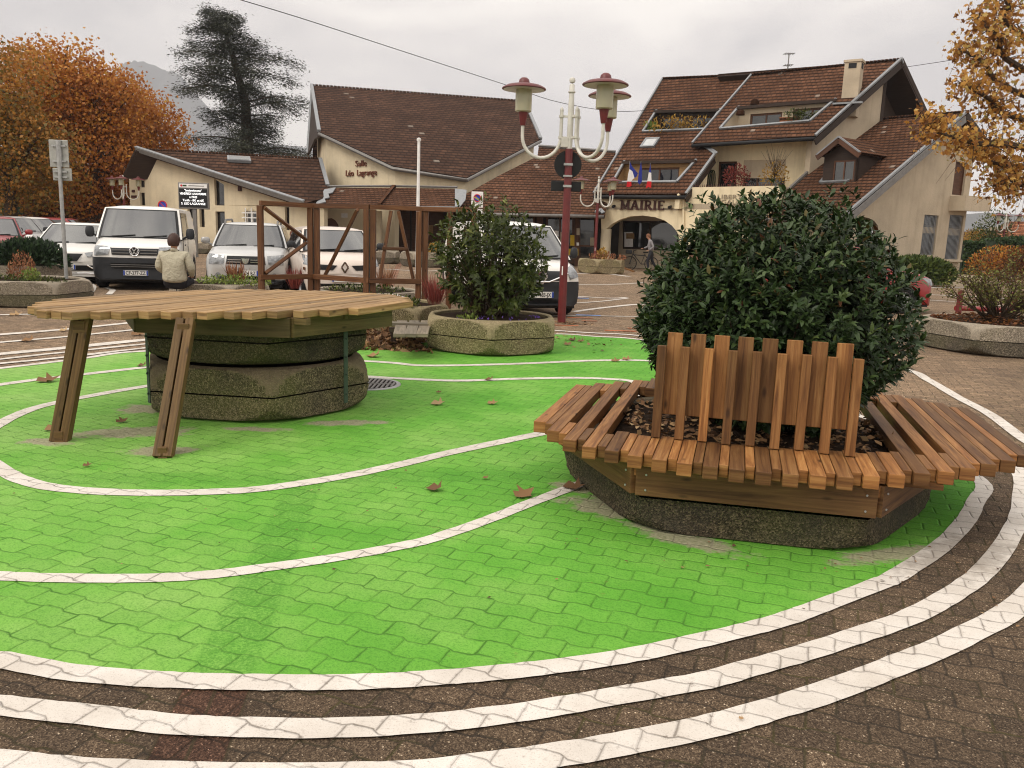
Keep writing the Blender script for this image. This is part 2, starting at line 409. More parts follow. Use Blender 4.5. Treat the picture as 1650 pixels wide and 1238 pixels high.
def mat_paving():
    m = Mat('concrete_pavers', .9, .25); d, rv, p, jw = pavers(m)
    vo = m.n('ShaderNodeTexVoronoi', {'Vector': p, 'Scale': 210.}); sp = m.n('ShaderNodeSeparateColor', {0: vo.outputs['Color']}).outputs[1]
    c = m.ramp(sp, [(0, (.032, .023, .016)), (.55, (.076, .055, .038)), (.9, (.13, .098, .070)), (.985, (.19, .15, .11)), (1, (.48, .41, .33))])
    tone = m.ramp(rv, [(0, (.78, .76, .74)), (1, (1.22, 1.18, 1.12))]); c = m.mix(1., c, tone, 'MULTIPLY')
    big = m.noise(p, .33, 5, .6); c = m.mix(1., c, m.ramp(big, [(.3, (.80, .78, .76)), (.7, (1.3, 1.26, 1.18))]), 'MULTIPLY')
    # paving turns paler with distance; brightness at grazing view painted into the colour
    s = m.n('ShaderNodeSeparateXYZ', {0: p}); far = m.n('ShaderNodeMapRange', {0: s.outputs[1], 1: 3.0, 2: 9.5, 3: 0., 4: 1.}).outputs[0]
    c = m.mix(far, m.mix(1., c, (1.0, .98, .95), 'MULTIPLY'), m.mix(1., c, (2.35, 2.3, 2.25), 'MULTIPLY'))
    j = m.ramp(m.math('ADD', d, m.math('MULTIPLY', m.math('SUBTRACT', jw, .5), .006)), [(.0022, 1), (.0055, 0)])
    moss = m.noise(p, 2.2, 4); jc = m.mix(m.ramp(moss, [(.45, 0), (.62, 1)]), (.03, .023, .016), (.06, .052, .014))
    c = m.mix(m.math('MULTIPLY', j, .85), c, jc)
    # two-wide course of reddish setts running through the square
    q = m.n('ShaderNodeMapping', {'Vector': p, 'Location': (-.99, 2.6, 0), 'Rotation': (0, 0, R(7)), 'Scale': (1, 1, 1)}, vector_type='TEXTURE').outputs[0]
    qs = m.n('ShaderNodeSeparateXYZ', {0: q}); bx = m.math('ABSOLUTE', qs.outputs[0])
    band = m.ramp(bx, [(.112, 1), (.116, 0)]); c = m.mix(m.math('MULTIPLY', band, .75), c, m.mix(1., c, (.95, .62, .60), 'MULTIPLY'))
    bj = m.math('MAXIMUM', m.ramp(bx, [(.004, 1), (.008, 0)]), m.math('MULTIPLY', m.ramp(bx, [(.108, 0), (.113, 1)]), m.ramp(bx, [(.115, 1), (.122, 0)])))
    c = m.mix(m.math('MULTIPLY', bj, .7), c, (.035, .028, .012))
    m.col(c)
    h = m.math('ADD', m.ramp(d, [(0, 0), (.008, 1)]), m.math('MULTIPLY', vo.outputs['Distance'], .35))
    m.bump(h, .006, 1.); return m.m
GREEN_SPOTS = [(-2.45, 5.62, .42, .22, 10), (-3.3, 5.75, .32, .16, 0), (-1.35, 6.65, .55, .16, 12), (-2.0, 6.33, .4, .12, 0), (-3.15, 6.9, .35, .3, 0),
               (.62, 4.72, .5, .3, -25), (.95, 4.25, .6, .17, -38), (.42, 5.1, .25, .2, 0), (2.0, 4.12, .55, .14, 22), (-2.9, 6.1, .7, .28, 15)]
def mat_green():
    m = Mat('green_road_paint', .8, .25); d, rv, p, jw = pavers(m)
    xs_ = m.n('ShaderNodeSeparateXYZ', {0: p}).outputs[0]; n1 = m.math('SUBTRACT', m.noise(p, 1.1, 5, .6), m.math('MULTIPLY', xs_, .045)); n2 = m.noise(p, 120, 3, .7)
    c = m.ramp(n1, [(.3, (.088, .310, .022)), (.48, (.135, .370, .040)), (.62, (.190, .41, .066)), (.8, (.245, .44, .098))])
    c = m.mix(m.math('MULTIPLY', m.ramp(n2, [(.46, 0), (.66, 1)]), .55), c, (.035, .16, .012))
    tone = m.ramp(rv, [(0, (.90, .93, .9)), (1, (1.08, 1.05, 1.1))]); c = m.mix(1., c, tone, 'MULTIPLY')
    # rough course of setts shows through the paint as a darker strip
    q = m.n('ShaderNodeMapping', {'Vector': p, 'Location': (-.99, 2.6, 0), 'Rotation': (0, 0, R(7)), 'Scale': (1, 1, 1)}, vector_type='TEXTURE').outputs[0]
    bx = m.math('ABSOLUTE', m.n('ShaderNodeSeparateXYZ', {0: q}).outputs[0]); band = m.math('MULTIPLY', m.ramp(bx, [(.10, 1), (.125, 0)]), m.math('LESS_THAN', m.n('ShaderNodeSeparateXYZ', {0: p}).outputs[1], 5.1))
    q2 = m.n('ShaderNodeMapping', {'Vector': p, 'Location': (-1, 5.15, 0), 'Rotation': (0, 0, R(8)), 'Scale': (1, 1, 1)}, vector_type='TEXTURE').outputs[0]
    by = m.math('ABSOLUTE', m.n('ShaderNodeSeparateXYZ', {0: q2}).outputs[1]); band2 = m.ramp(by, [(.10, 1), (.14, 0)])
    bb = m.math('MAXIMUM', band, m.math('MULTIPLY', band2, .8))
    sp = m.ramp(m.noise(p, 75, 4, .7), [(.42, 0), (.55, 1)])
    c = m.mix(m.math('MULTIPLY', bb, m.math('ADD', .02, m.math('MULTIPLY', sp, .5))), c, (.045, .19, .013))
    jm = m.math('ADD', d, m.math('MULTIPLY', m.math('SUBTRACT', jw, .48), .016)); j = m.ramp(jm, [(.0012, 1), (.0042, 0)])
    c = m.mix(m.math('MULTIPLY', j, .8), c, (.045, .15, .012))
    w = spots(m, p, GREEN_SPOTS); w = m.math('ADD', w, m.math('MULTIPLY', m.math('SUBTRACT', m.noise(p, 7, 6, .7), .5), 1.5)); wk = m.ramp(w, [(.30, 0), (.55, 1)])
    c = m.mix(m.math('MULTIPLY', wk, .8), c, m.ramp(m.noise(p, 60, 3), [(.3, (.23, .185, .135)), (.7, (.42, .35, .27))]))
    pit = m.ramp(m.noise(p, 42, 5, .75), [(.66, 0), (.70, 1)]); c = m.mix(m.math('MULTIPLY', pit, .55), c, (.03, .075, .012))
    rust = m.math('MULTIPLY', m.ramp(m.noise(p, 1.6, 3), [(.56, 0), (.66, 1)]), m.ramp(m.noise(p, 26, 5, .7), [(.62, 0), (.68, 1)])); c = m.mix(m.math('MULTIPLY', rust, .6), c, (.16, .09, .03))
    m.col(c)
    h = m.math('ADD', m.ramp(d, [(0, 0), (.009, 1)]), m.math('MULTIPLY', m.noise(p, 130, 4, .7), .55)); h = m.math('ADD', h, m.math('MULTIPLY', rv, .12))
    m.bump(h, .0055, 1.); return m.m
def mat_white():
    m = Mat('white_road_paint', .7, .3); d, rv, p, jw = pavers(m)
    n1 = m.noise(p, 3, 5, .6); n2 = m.noise(p, 150, 3, .7)
    c = m.ramp(n1, [(.3, (.56, .51, .45)), (.7, (.70, .655, .60))])
    c = m.mix(m.math('MULTIPLY', m.ramp(n2, [(.56, 0), (.68, 1)]), .55), c, (.30, .25, .20))
    jm = m.math('ADD', d, m.math('MULTIPLY', m.math('SUBTRACT', jw, .5), .010)); j = m.ramp(jm, [(.0008, 1), (.0028, 0)])
    c = m.mix(m.math('MULTIPLY', j, .6), c, (.14, .11, .085))
    w = spots(m, p, [(2.42, 4.15, .75, .32, 35)]); w = m.math('ADD', w, m.math('MULTIPLY', m.math('SUBTRACT', m.noise(p, 9, 6, .7), .5), 1.4)); wk = m.ramp(w, [(.25, 0), (.6, 1)])
    c = m.mix(m.math('MULTIPLY', wk, .55), c, (.16, .13, .10))
    chip = m.math('MULTIPLY', m.ramp(d, [(.0, 1), (.022, .25)]), m.ramp(m.noise(p, 38, 6, .75), [(.56, 0), (.66, 1)])); c = m.mix(m.math('MULTIPLY', chip, .8), c, (.13, .10, .075))
    gr = m.noise(p, 1.2, 5, .65); c = m.mix(m.math('MULTIPLY', m.ramp(gr, [(.5, 0), (.75, 1)]), .35), c, (.30, .26, .22))
    m.col(c); h = m.math('ADD', m.ramp(d, [(0, 0), (.007, 1)]), m.math('MULTIPLY', m.noise(p, 200, 3), .2)); m.bump(h, .005, 1.); return m.m
def leafmat(name, stops, rough=.5, trans=.25, spec=.4):
    m = Mat(name, rough, spec); c = m.ramp(m.rnd(), stops); m.col(c)
    tr = m.n('ShaderNodeBsdfTranslucent', {0: c}); mx = m.n('ShaderNodeMixShader', {0: trans, 1: m.b.outputs[0], 2: tr.outputs[0]})
    m.t.links.new(mx.outputs[0], m.t.nodes['Material Output'].inputs[0]); return m.m
def glassmat(name, c=(.02, .022, .024), rough=.04):
    m = Mat(name, rough, .9); p = m.obj(); m.col(m.ramp(m.noise(p, 1.3, 3), [(.35, tuple(k*.5 for k in c)), (.7, c)])); return m.m
def paintmat(name, c, metal=0, coat=.45, rough=.4):
    m = Mat(name, rough, .5); m.col(c); m.b.inputs['Metallic'].default_value = metal
    m.b.inputs['Coat Weight'].default_value = coat; m.b.inputs['Coat Roughness'].default_value = .06
    d = m.noise(m.obj(), 2.5, 5, .6); m.col(m.mix(m.math('MULTIPLY', m.ramp(d, [(.5, 0), (.8, 1)]), .12), c, (.2, .17, .13))); return m.m
M = {}
M['paving'] = mat_paving(); M['green'] = mat_green(); M['white_line'] = mat_white()
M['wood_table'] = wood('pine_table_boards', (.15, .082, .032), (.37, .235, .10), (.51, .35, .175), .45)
M['wood_apron'] = wood('weathered_green_pine', (.055, .035, .012), (.125, .085, .032), (.18, .125, .055), .4, mix_green=.25)
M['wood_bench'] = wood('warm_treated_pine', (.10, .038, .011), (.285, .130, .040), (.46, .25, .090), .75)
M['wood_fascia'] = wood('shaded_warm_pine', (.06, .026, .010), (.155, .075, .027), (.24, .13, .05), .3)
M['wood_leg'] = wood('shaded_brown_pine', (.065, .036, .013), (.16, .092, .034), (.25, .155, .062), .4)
M['wood_frame'] = wood('red_brown_pine', (.055, .021, .009), (.145, .062, .025), (.23, .11, .045), .4)
M['wood_dark'] = wood('dark_stained_boards', (.018, .011, .008), (.04, .024, .016), (.06, .038, .026), .3)
M['wood_brown'] = wood('brown_joinery', (.05, .022, .012), (.10, .045, .024), (.15, .07, .04), .3)
M['wood_grey'] = wood('grey_bench_boards', (.10, .085, .06), (.24, .20, .145), (.33, .29, .22), .3)
M['agg'] = aggregate('exposed_aggregate_ochre', (.17, .125, .065), (.38, .31, .185), .45, .35)
M['agg_shaded'] = aggregate('shade_darkened_mossy_aggregate', (.045, .034, .021), (.115, .088, .055), .25, .8)  # mossy aggregate, with the shade under table and seat painted into its colour
M['agg_mid'] = aggregate('exposed_aggregate_brown', (.10, .078, .045), (.25, .195, .12), .45, .6)
M['agg_pale'] = aggregate('pale_planter_rim', (.23, .19, .145), (.42, .36, .28), .15, .35)
M['agg_low'] = aggregate('dark_lower_aggregate', (.085, .070, .050), (.20, .165, .12), .3, .6)  # darker aggregate for the lower half of the pale planters
M['soil'] = plain('garden_soil', (.045, .028, .018), .95, .1, var=.5, scale=30, bump=.03)
M['cream'] = plaster('cream_render', (.70, .60, .425), .25)
M['cream2'] = plaster('beige_render', (.50, .415, .305), .25)
M['cream3'] = plaster('pale_yellow_render', (.78, .67, .46), .4)
M['tiles'] = tiles('brown_roof_tiles', (.105, .050, .029), (.122, .058, .034), (.140, .068, .040), .23, .27)
M['tiles2'] = tiles('old_brown_roof_tiles', (.066, .034, .022), (.078, .040, .026), (.092, .048, .031), .34, .50)
M['tiles_orange'] = tiles('orange_roof_tiles', (.20, .07, .035), (.30, .11, .055), (.38, .16, .08))
M['zinc'] = plain('zinc_flashing', (.24, .25, .26), .45, .5, .35, .15)
M['gutter'] = plain('dull_gutter_metal', (.17, .16, .15), .5, .4, .2, .2)
M['black'] = plain('matt_black', (.012, .012, .013), .6, .3)
M['dark'] = plain('dark_recess', (.022, .018, .015), .9, .1)
M['glass'] = glassmat('window_glass'); M['glass_grey'] = glassmat('car_glass', (.035, .038, .036), .03); M['glass_grey'].node_tree.nodes['Principled BSDF'].inputs['IOR'].default_value = 1.85
M['rubber'] = plain('tyre_rubber', (.014, .014, .015), .85, .2)
M['plastic'] = plain('charcoal_bumper_plastic', (.022, .023, .026), .55, .35)
M['chrome'] = plain('bright_chrome', (.75, .75, .76), .15, .5, 1.0, .05)
M['alloy'] = plain('grey_alloy', (.35, .35, .36), .35, .5, .7)
M['lens'] = plain('headlight_lens', (.26, .27, .28), .08, .9, .3, .35, 14)
M['white_plastic'] = plain('white_plate', (.75, .74, .70), .5, .4, 0, .05)
M['blue_strip'] = plain('blue_strip', (.02, .06, .35), .5)
M['car_white'] = paintmat('white_car_paint', (.74, .72, .68)); M['car_silver'] = paintmat('silver_car_paint', (.55, .55, .54), .35)
M['car_beige'] = paintmat('pale_beige_car_paint', (.66, .57, .50), .1); M['car_red'] = paintmat('red_car_paint', (.24, .009, .012)); M['car_grey'] = paintmat('grey_car_paint', (.30, .29, .28), .3)
M['lamp_red'] = plain('dark_red_lacquer', (.125, .014, .014), .4, .5, 0, .25, 9)
M['lamp_hat'] = plain('faded_red_lacquer', (.115, .020, .020), .45, .5, 0, .25, 9)
M['lamp_white'] = plain('off_white_tube', (.58, .56, .50), .4, .5, 0, .15)
m = Mat('yellowed_lamp_glass', .25, .6); m.col((.62, .58, .38)); m.b.inputs['Transmission Weight'].default_value = .55; M['lamp_glass'] = m.m
M['galv'] = plain('galvanised_steel', (.36, .36, .35), .45, .5, .5, .2, 12)
M['sign_back'] = plain('grey_sign_back', (.34, .34, .31), .5, .4, .3, .2, 8)
M['sign_white'] = plain('white_sign', (.75, .74, .72), .5); M['sign_red'] = plain('red_sign', (.55, .02, .03), .5); M['sign_blue'] = plain('blue_sign', (.03, .06, .42), .5)
M['text_brown'] = plain('brown_letters', (.07, .025, .02), .5); M['text_red'] = plain('rusty_letters', (.17, .065, .04), .6); M['text_grey'] = plain('engraved_grey_letters', (.30, .25, .18), .8)
M['flag_blue'] = plain('blue_cloth', (.02, .03, .22), .8); M['flag_white'] = plain('white_cloth', (.72, .70, .68), .8); M['flag_red'] = plain('red_cloth', (.55, .015, .02), .8)
M['bark'] = plain('brown_bark', (.07, .05, .035), .95, .1, 0, .4, 5, .03)
M['bark_grey'] = plain('grey_bark', (.12, .10, .08), .95, .1, 0, .4, 5, .03)
M['skin'] = plain('skin', (.50, .27, .18), .5, .4, 0, .06); M['hair_brown'] = plain('dark_red_brown_hair', (.045, .018, .012), .6, .4, 0, .3, 40)
M['hair_ginger'] = plain('short_ginger_hair', (.16, .07, .035), .7, .3, 0, .3, 40)
M['jacket'] = plain('beige_quilted_jacket', (.42, .385, .29), .8, .2, 0, .08, 2.2, .03)
M['trousers'] = plain('dark_trousers', (.025, .025, .03), .85, .2); M['shirt'] = plain('grey_shirt', (.24, .23, .24), .85, .2); M['shoe'] = plain('dark_shoe', (.03, .025, .02), .6)
M['leaf_laurel'] = leafmat('glossy_dark_leaf', [(0, (.009, .018, .006)), (.5, (.026, .050, .014)), (.85, (.058, .092, .026)), (.95, (.10, .13, .032)), (1, (.10, .028, .014))], .45, .10, .3)
M['leaf_olive'] = leafmat('olive_leaf', [(0, (.018, .026, .005)), (.5, (.044, .060, .011)), (.88, (.10, .115, .022)), (1, (.22, .23, .06))], .5, .2, .28)
M['leaf_autumn'] = leafmat('autumn_leaf', [(0, (.09, .025, .008)), (.25, (.26, .075, .013)), (.55, (.43, .16, .026)), (.82, (.60, .29, .05)), (.93, (.62, .40, .08)), (1, (.20, .18, .035))], .6, .35)
M['leaf_autumn_dark'] = leafmat('dark_autumn_leaf', [(0, (.05, .018, .008)), (.5, (.14, .045, .012)), (1, (.24, .095, .02))], .7, .2)
M['leaf_gold'] = leafmat('golden_plane_leaf', [(0, (.12, .05, .015)), (.35, (.36, .155, .03)), (.7, (.56, .30, .06)), (.9, (.66, .45, .14)), (1, (.26, .22, .05))], .6, .4)
M['leaf_greenish'] = leafmat('green_orange_leaf', [(0, (.06, .045, .012)), (.35, (.16, .12, .022)), (.6, (.36, .16, .025)), (1, (.55, .26, .04))], .6, .35)
M['leaf_shrub'] = leafmat('mixed_shrub_leaf', [(0, (.10, .045, .018)), (.4, (.10, .09, .025)), (.75, (.15, .17, .04)), (1, (.28, .29, .09))], .6, .25, .2)
M['needle'] = leafmat('cedar_needles', [(0, (.014, .019, .012)), (.6, (.040, .048, .028)), (1, (.09, .095, .055))], .7, .08)
M['juniper'] = leafmat('juniper_sprays', [(0, (.020, .036, .008)), (.6, (.060, .092, .016)), (1, (.12, .155, .03))], .7, .15)
M['juniper_dark'] = leafmat('dark_juniper_sprays', [(0, (.006, .014, .006)), (.6, (.016, .036, .012)), (1, (.035, .07, .02))], .7, .1)
M['hedge'] = leafmat('hedge_leaf', [(0, (.012, .03, .008)), (.6, (.03, .065, .015)), (1, (.07, .12, .03))], .6, .15)
M['hedge_dark'] = leafmat('shaded_hedge_leaf', [(0, (.006, .010, .005)), (.6, (.014, .022, .010)), (1, (.03, .035, .014))], .7, .1)
M['heather'] = leafmat('rusty_heather', [(0, (.12, .04, .02)), (.5, (.26, .10, .045)), (1, (.42, .22, .11))], .8, .2)
M['red_twigs'] = leafmat('red_stems', [(0, (.12, .02, .02)), (1, (.32, .07, .05))], .8, .1)
M['lime'] = leafmat('lime_leaf', [(0, (.06, .10, .015)), (1, (.28, .34, .07))], .6, .25)
M['yellow_leaf'] = leafmat('yellow_shrub_leaf', [(0, (.20, .11, .02)), (1, (.50, .30, .05))], .7, .3)
M['litter'] = leafmat('dry_fallen_leaf', [(0, (.06, .03, .015)), (.5, (.17, .085, .035)), (.85, (.30, .17, .075)), (1, (.42, .29, .15))], .8, .1)
M['violet'] = leafmat('violet_petal', [(0, (.05, .02, .16)), (1, (.2, .1, .5))], .6, .1)
M['orange_spray'] = plain('orange_marking_spray', (.50, .14, .05), .8); M['blue_spray'] = plain('blue_marking_spray', (.18, .28, .55), .8)
HAZE = True
# ================================================================ GROUND AND MARKINGS
gb = MB(); gb.face([(-900, -60, 0), (900, -60, 0), (900, 1500, 0), (-900, 1500, 0)]); tag(gb.build('paved_square', M['paving']), kind='structure')
def gp(L): return [G(*q) if len(q) == 2 else Vector(q) for q in L]
S1 = gp([(-60, 1055), (0, 1065), (100, 1084), (200, 1094), (300, 1099.5), (400, 1102), (500, 1102.5), (600, 1101), (700, 1095), (800, 1087), (900, 1075.5), (1000, 1061), (1099, 1041), (1198, 1018), (1264, 1000), (1330, 976), (1412, 944), (1444, 930), (1515, 883), (1554, 843), (1571, 811), (1578, 774)]) + \
     [Vector((3.32, 6.6, 0)), Vector((3.25, 8.3, 0)), Vector((3.1, 10.2, 0)), Vector((2.75, 12.0, 0))] + gp([(1023, 547), (960, 543), (896, 539)]) + [Vector((-.5, 12.55, 0)), Vector((-1.75, 11.35, 0)), Vector((-3.0, 10.75, 0))] + \
     gp([(228, 567), (130, 579), (0, 594.5), (-40, 599)]) + [Vector((-5.9, 7.7, 0)), Vector((-5.9, 6.0, 0)), Vector((-5.0, 4.6, 0)), Vector((-3.7, 3.6, 0)), Vector((-2.75, 3.22, 0))]
S1c = catmull(S1, 6, True)
def stripe(P, w, z=.008, name='white_stripe', mat='white_line', closed=False, wob=.0025):
    P = [Vector((p[0], p[1], 0)) for p in P]; mb = MB(); m = len(P); L, Rr = [], []
    for i, p in enumerate(P):
        t = (P[(i+1) % m] - P[i-1]) if closed else (P[min(i+1, m-1)]-P[max(i-1, 0)])
        t.normalize(); nn = Vector((-t.y, t.x, 0)); ww = w if not hasattr(w, '__len__') else w[0]+(w[1]-w[0])*i/(m-1)
        a = ww/2 + random.uniform(-wob, wob); b = ww/2 + random.uniform(-wob, wob)
        L.append(Vector((p.x, p.y, z))+nn*a); Rr.append(Vector((p.x, p.y, z))-nn*b)
    for i in range(m if closed else m-1):
        j = (i+1) % m; mb.face([Rr[i], Rr[j], L[j], L[i]])
    return tag(mb.build(name, M[mat], recalc=False), kind='structure')
gm = MB(); tr = tessellate_polygon([[Vector((p.x, p.y, 0)) for p in S1c]])
for t in tr:
    a = [Vector((S1c[i].x, S1c[i].y, .004)) for i in t]
    if (a[1]-a[0]).cross(a[2]-a[0]).z < 0: a = a[::-1]
    gm.face(a)
tag(gm.build('green_painted_ground', M['green'], recalc=False), kind='structure')
stripe(S1c, .105, closed=True)
S2 = gp([(-60, 1133), (0, 1139), (165, 1157.5), (283, 1170), (395, 1175), (540, 1176), (700, 1167), (850, 1149), (1000, 1123), (1132, 1100), (1188, 1085), (1290, 1056), (1389, 1024), (1469, 995), (1533, 960), (1585, 922), (1625, 870), (1645, 815), (1630, 748)]) + [Vector((3.95, 7.5, 0)), Vector((3.9, 9.3, 0)), Vector((3.6, 11.3, 0)), Vector((2.9, 12.7, 0))] + gp([(1023.6, 541), (950, 537), (890, 533)])
stripe(catmull(S2, 6), .11)
S3 = gp([(-60, 1226), (0, 1233), (150, 1246), (400, 1254), (650, 1249), (800, 1233), (900, 1219), (1000, 1202), (1138, 1174), (1214, 1154), (1330, 1118), (1435, 1078), (1540, 1034), (1650, 970)]) + [Vector((3.05, 4.28, 0)), Vector((3.68, 4.98, 0)), Vector((4.15, 5.85, 0))] + gp([(1650, 709), (1594, 668), (1545, 642), (1497, 614), (1458, 596)]) + [Vector((4.6, 11.9, 0)), Vector((3.6, 13.2, 0))]
stripe(catmull(S3, 6), .12)
for nm, L, w in [
    ('a', [(-60, 631), (0, 621), (67, 612), (133, 604.5), (245, 592), (340, 585), (450, 581), (584, 583), (636, 586), (681, 590), (772, 589), (863, 586), (954, 582), (1039, 582), (1100, 588)], .12),
    ('c', [(-80, 924), (0, 930.5), (115, 934), (231, 934), (330, 929), (428, 917), (540, 901), (640, 883), (700, 869), (787, 839), (863, 809), (960, 772), (1050, 735)], .095)]:
    stripe(catmull(gp(L), 6), w, name='thin_white_line')
B = [(984, 612), (924, 610), (833, 611.5), (736, 614.5), (636, 610.6), (584, 607.6), (480, 604), (340, 611), (233, 624), (136, 641), (78, 653), (39, 665), (0, 684), (-30, 706), (-35, 730), (0, 756), (31, 773), (78, 786), (155, 793.5), (248, 796), (349, 794), (427, 788.6), (543, 771), (636, 752), (742, 727), (881, 698), (960, 680), (1020, 655), (1040, 630), (1020, 616)]
stripe(catmull(gp(B), 6, True), .115, closed=True, name='thin_white_line')
# lines on the left beyond the green, and the parking bays behind
for L, w in [([(-20, 589), (0, 587), (110, 576), (240, 561), (330, 553)], .10), ([(-20, 582), (0, 580), (110, 568), (240, 554.5), (330, 547)], .10), ([(-20, 574), (0, 571.5), (110, 561), (240, 548), (330, 541)], .2),
             ([(-20, 554.5), (0, 552.5), (110, 543), (240, 530), (330, 522)], .11), ([(-20, 542), (0, 540), (110, 531), (240, 518), (330, 510)], .16), ([(-20, 508.5), (0, 508), (60, 507)], .12),
             ([(112, 448), (140, 455), (150, 463), (143, 474)], .14), ([(120, 445), (150, 452), (158, 456)], .1), ([(170, 463), (181, 468), (176, 475)], .13),
             ([(925, 441), (970, 441), (1013, 446)], .3), ([(930, 459), (980, 459), (1037, 456)], .14), ([(930, 478), (980, 481), (1010, 480)], .14), ([(925, 489), (970, 486), (1012, 481)], .1), ([(925, 503), (960, 498), (1015, 492), (1040, 491)], .16),
             ([(880, 510), (930, 509), (980, 510), (1030, 511)], .1), ([(1490, 464), (1560, 463)], .25), ([(1490, 475), (1600, 480), (1650, 485)], .2), ([(1497, 484), (1560, 488), (1620, 494)], .14), ([(620, 434), (680, 437), (740, 436)], .2), ([(420, 434), (470, 434), (500, 436)], .2)]:
    stripe(catmull(gp(L), 4), w, name='parking_line', wob=.012)
for (x, y, w, h) in [(935, 513, .5, .08), (950, 518, .3, .06), (1000, 534, .55, .09), (1025, 530, .3, .07), (86, 505, .6, .1), (905, 525, .6, .07)]:
    c = G(x, y); stripe([c-Vector((w/2, 0, 0)), c, c+Vector((w/2, .03, 0))], h, z=.0085, name='orange_spray_mark', mat='orange_spray')
for (x, y, w) in [(948, 509, .5), (930, 481, .6)]:
    c = G(x, y); stripe([c-Vector((w/2, 0, 0)), c, c+Vector((w/2, 0, 0))], .16, z=.012, name='blue_spray_mark', mat='blue_spray')
# asphalt car park behind the square, slightly paler strip of concrete in front of the halls
# drain grate beside the table planter
t = thing('drain_grate', 'round slotted metal drain grate in the green paint by the table planter', 'drain grate', G(592, 620, 0))
mb = MB(); mb.lathe([(.30, .006), (.30, .014), (.34, .014), (.345, .005)], n=32); mb.build('grate_frame', M['galv'], t)
mb = MB()
for k in range(-6, 7): h = math.sqrt(max(.0, .29**2-(k*.044)**2)); mb.bar((k*.044, -h, .011), (k*.044, h, .011), .022, .01)
mb.bar((-.29, 0, .012), (.29, 0, .012), .03, .012); mb.build('grate_bars', M['gutter'], t)
mb = MB(); mb.lathe([(0, .0055), (.3, .0055)], n=32); mb.build('pit', M['dark'], t, recalc=False)

# ================================================================ CONCRETE PLANTERS
def shell_mb(Rr, z0, z1, r0, r1, flip=False, n=120, top_in=None, rimw=.13):
    """half planter: min(hexagon, surface of revolution)"""
    ap = Rr*math.cos(PI/6)
    def hexr(a): 
        b = (a % (PI/3)) - PI/6; return ap/math.cos(b)
    rows = []; m = 14
    for i in range(m+1):
        t = i/m; z = z0+(z1-z0)*t
        # profile: widest at the seam, rounding in towards the outer end
        q = t if not flip else 1-t
        rev = r0*Rr + (r1-r0)*Rr*(1-math.sqrt(max(0, 1-q**2.0)))*.9 + (r1-r0)*Rr*.1*q
        row = []
        for k in range(n):
            a = 2*PI*k/n; r = min(hexr(a), rev)
            row.append(Vector((r*math.cos(a), r*math.sin(a), z)))
        rows.append(row)
    mb = MB(); vs = [p for row in rows for p in row]
    fs = [(i*n+k, i*n+(k+1) % n, (i+1)*n+(k+1) % n, (i+1)*n+k) for i in range(m) for k in range(n)]
    flat_ = [all(abs(math.hypot(vs[j].x, vs[j].y)-hexr(math.atan2(vs[j].y, vs[j].x) % (2*PI))) < 2e-3*Rr for j in f) for f in fs]
    mb.mesh(vs, [f for f, q in zip(fs, flat_) if q], .5, True); mb.mesh(vs, [f for f, q in zip(fs, flat_) if not q], .9 if not flip else .5, True)
    if top_in:
        rin = top_in
        last = rows[-1]; g = []
        for (f, dz) in [(0, 0), (.15, .012), (.7, .014), (1.0, 0), (1.02, -.08)]:
            g.append([Vector((p.x*(1-f)+f*rin*math.cos(2*PI*k/n), p.y*(1-f)+f*rin*math.sin(2*PI*k/n), z1+dz)) for k, p in enumerate(last)])
        vs = [p for row in g for p in row]; mm = len(g)-1
        mb.mesh(vs, [(i*n+k, i*n+(k+1) % n, (i+1)*n+(k+1) % n, (i+1)*n+k) for i in range(mm) for k in range(n)], .9, True)
    return mb
def planter(label, x, y, Rr=1.0, rot=0, z=0, h=.45, mat='agg', rim='agg_pale', soil=True, name='concrete_planter', group='hexagonal concrete planters', both=True, soilmat='soil', rt=.885, rb=.84):
    t = thing(name, label, 'planter', (x, y, z), rot, group); s = h*.49
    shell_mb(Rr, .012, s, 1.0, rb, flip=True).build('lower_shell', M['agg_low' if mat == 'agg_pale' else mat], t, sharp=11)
    shell_mb(Rr, s+.012, h, 1.0, rt, top_in=.80*Rr if soil else None).build('upper_shell', M[mat], t, sharp=11)
    mb = MB(); mb.lathe([(0, .03), (Rr*.70, .03), (Rr*.70, h-.03), (0, h-.03)], n=24) if not soil else None; mb.lathe([(0, s-.02), (Rr*.84, s-.02), (Rr*.84, s+.03), (0, s+.03)], n=6); mb.lathe([(0, 0), (Rr*.72, 0), (Rr*.72, .05)], n=24); mb.build('joint', M['dark'], t)
    if soil:
        n = 26; g = []
        for i in range(9):
            rr = .805*Rr*i/8; g.append([Vector((rr*math.cos(2*PI*k/n), rr*math.sin(2*PI*k/n), h-.035+.05*(1-(i/8)**2)+random.uniform(-.012, .012)*(i < 8))) for k in range(n+1)])
            g[-1][-1] = g[-1][0]
        mb = MB(); mb.grid(g, .5, True); mb.build('soil', M[soilmat], t)
    return t
def hexrot(x, y, rel=0): return math.atan2(-y, -x)+R(rel)      # a corner towards the camera, turned by rel degrees
planter('ochre hexagonal concrete planter holding the laurel bush behind the green paint', -.32, 11.5, .99, hexrot(-.32, 11.5), h=.455)
planter('mossy lower concrete planter under the round table', -2.32, 7.42, 1.04, hexrot(-2.3, 7.4, 6), h=.45, mat='agg_mid', soil=False, rt=.82, rb=.84)
planter('shade-darkened upper concrete planter stacked directly beneath the table top', -2.32, 7.42, 1.03, hexrot(-2.3, 7.4, 4), z=.455, h=.42, mat='agg_shaded', soil=False, rb=.78)
planter('big mossy, shade-darkened concrete planter ringed by the slatted seat', 1.51, 5.21, 1.17, R(108), h=.40, mat='agg_shaded', rb=.92, rt=.90)
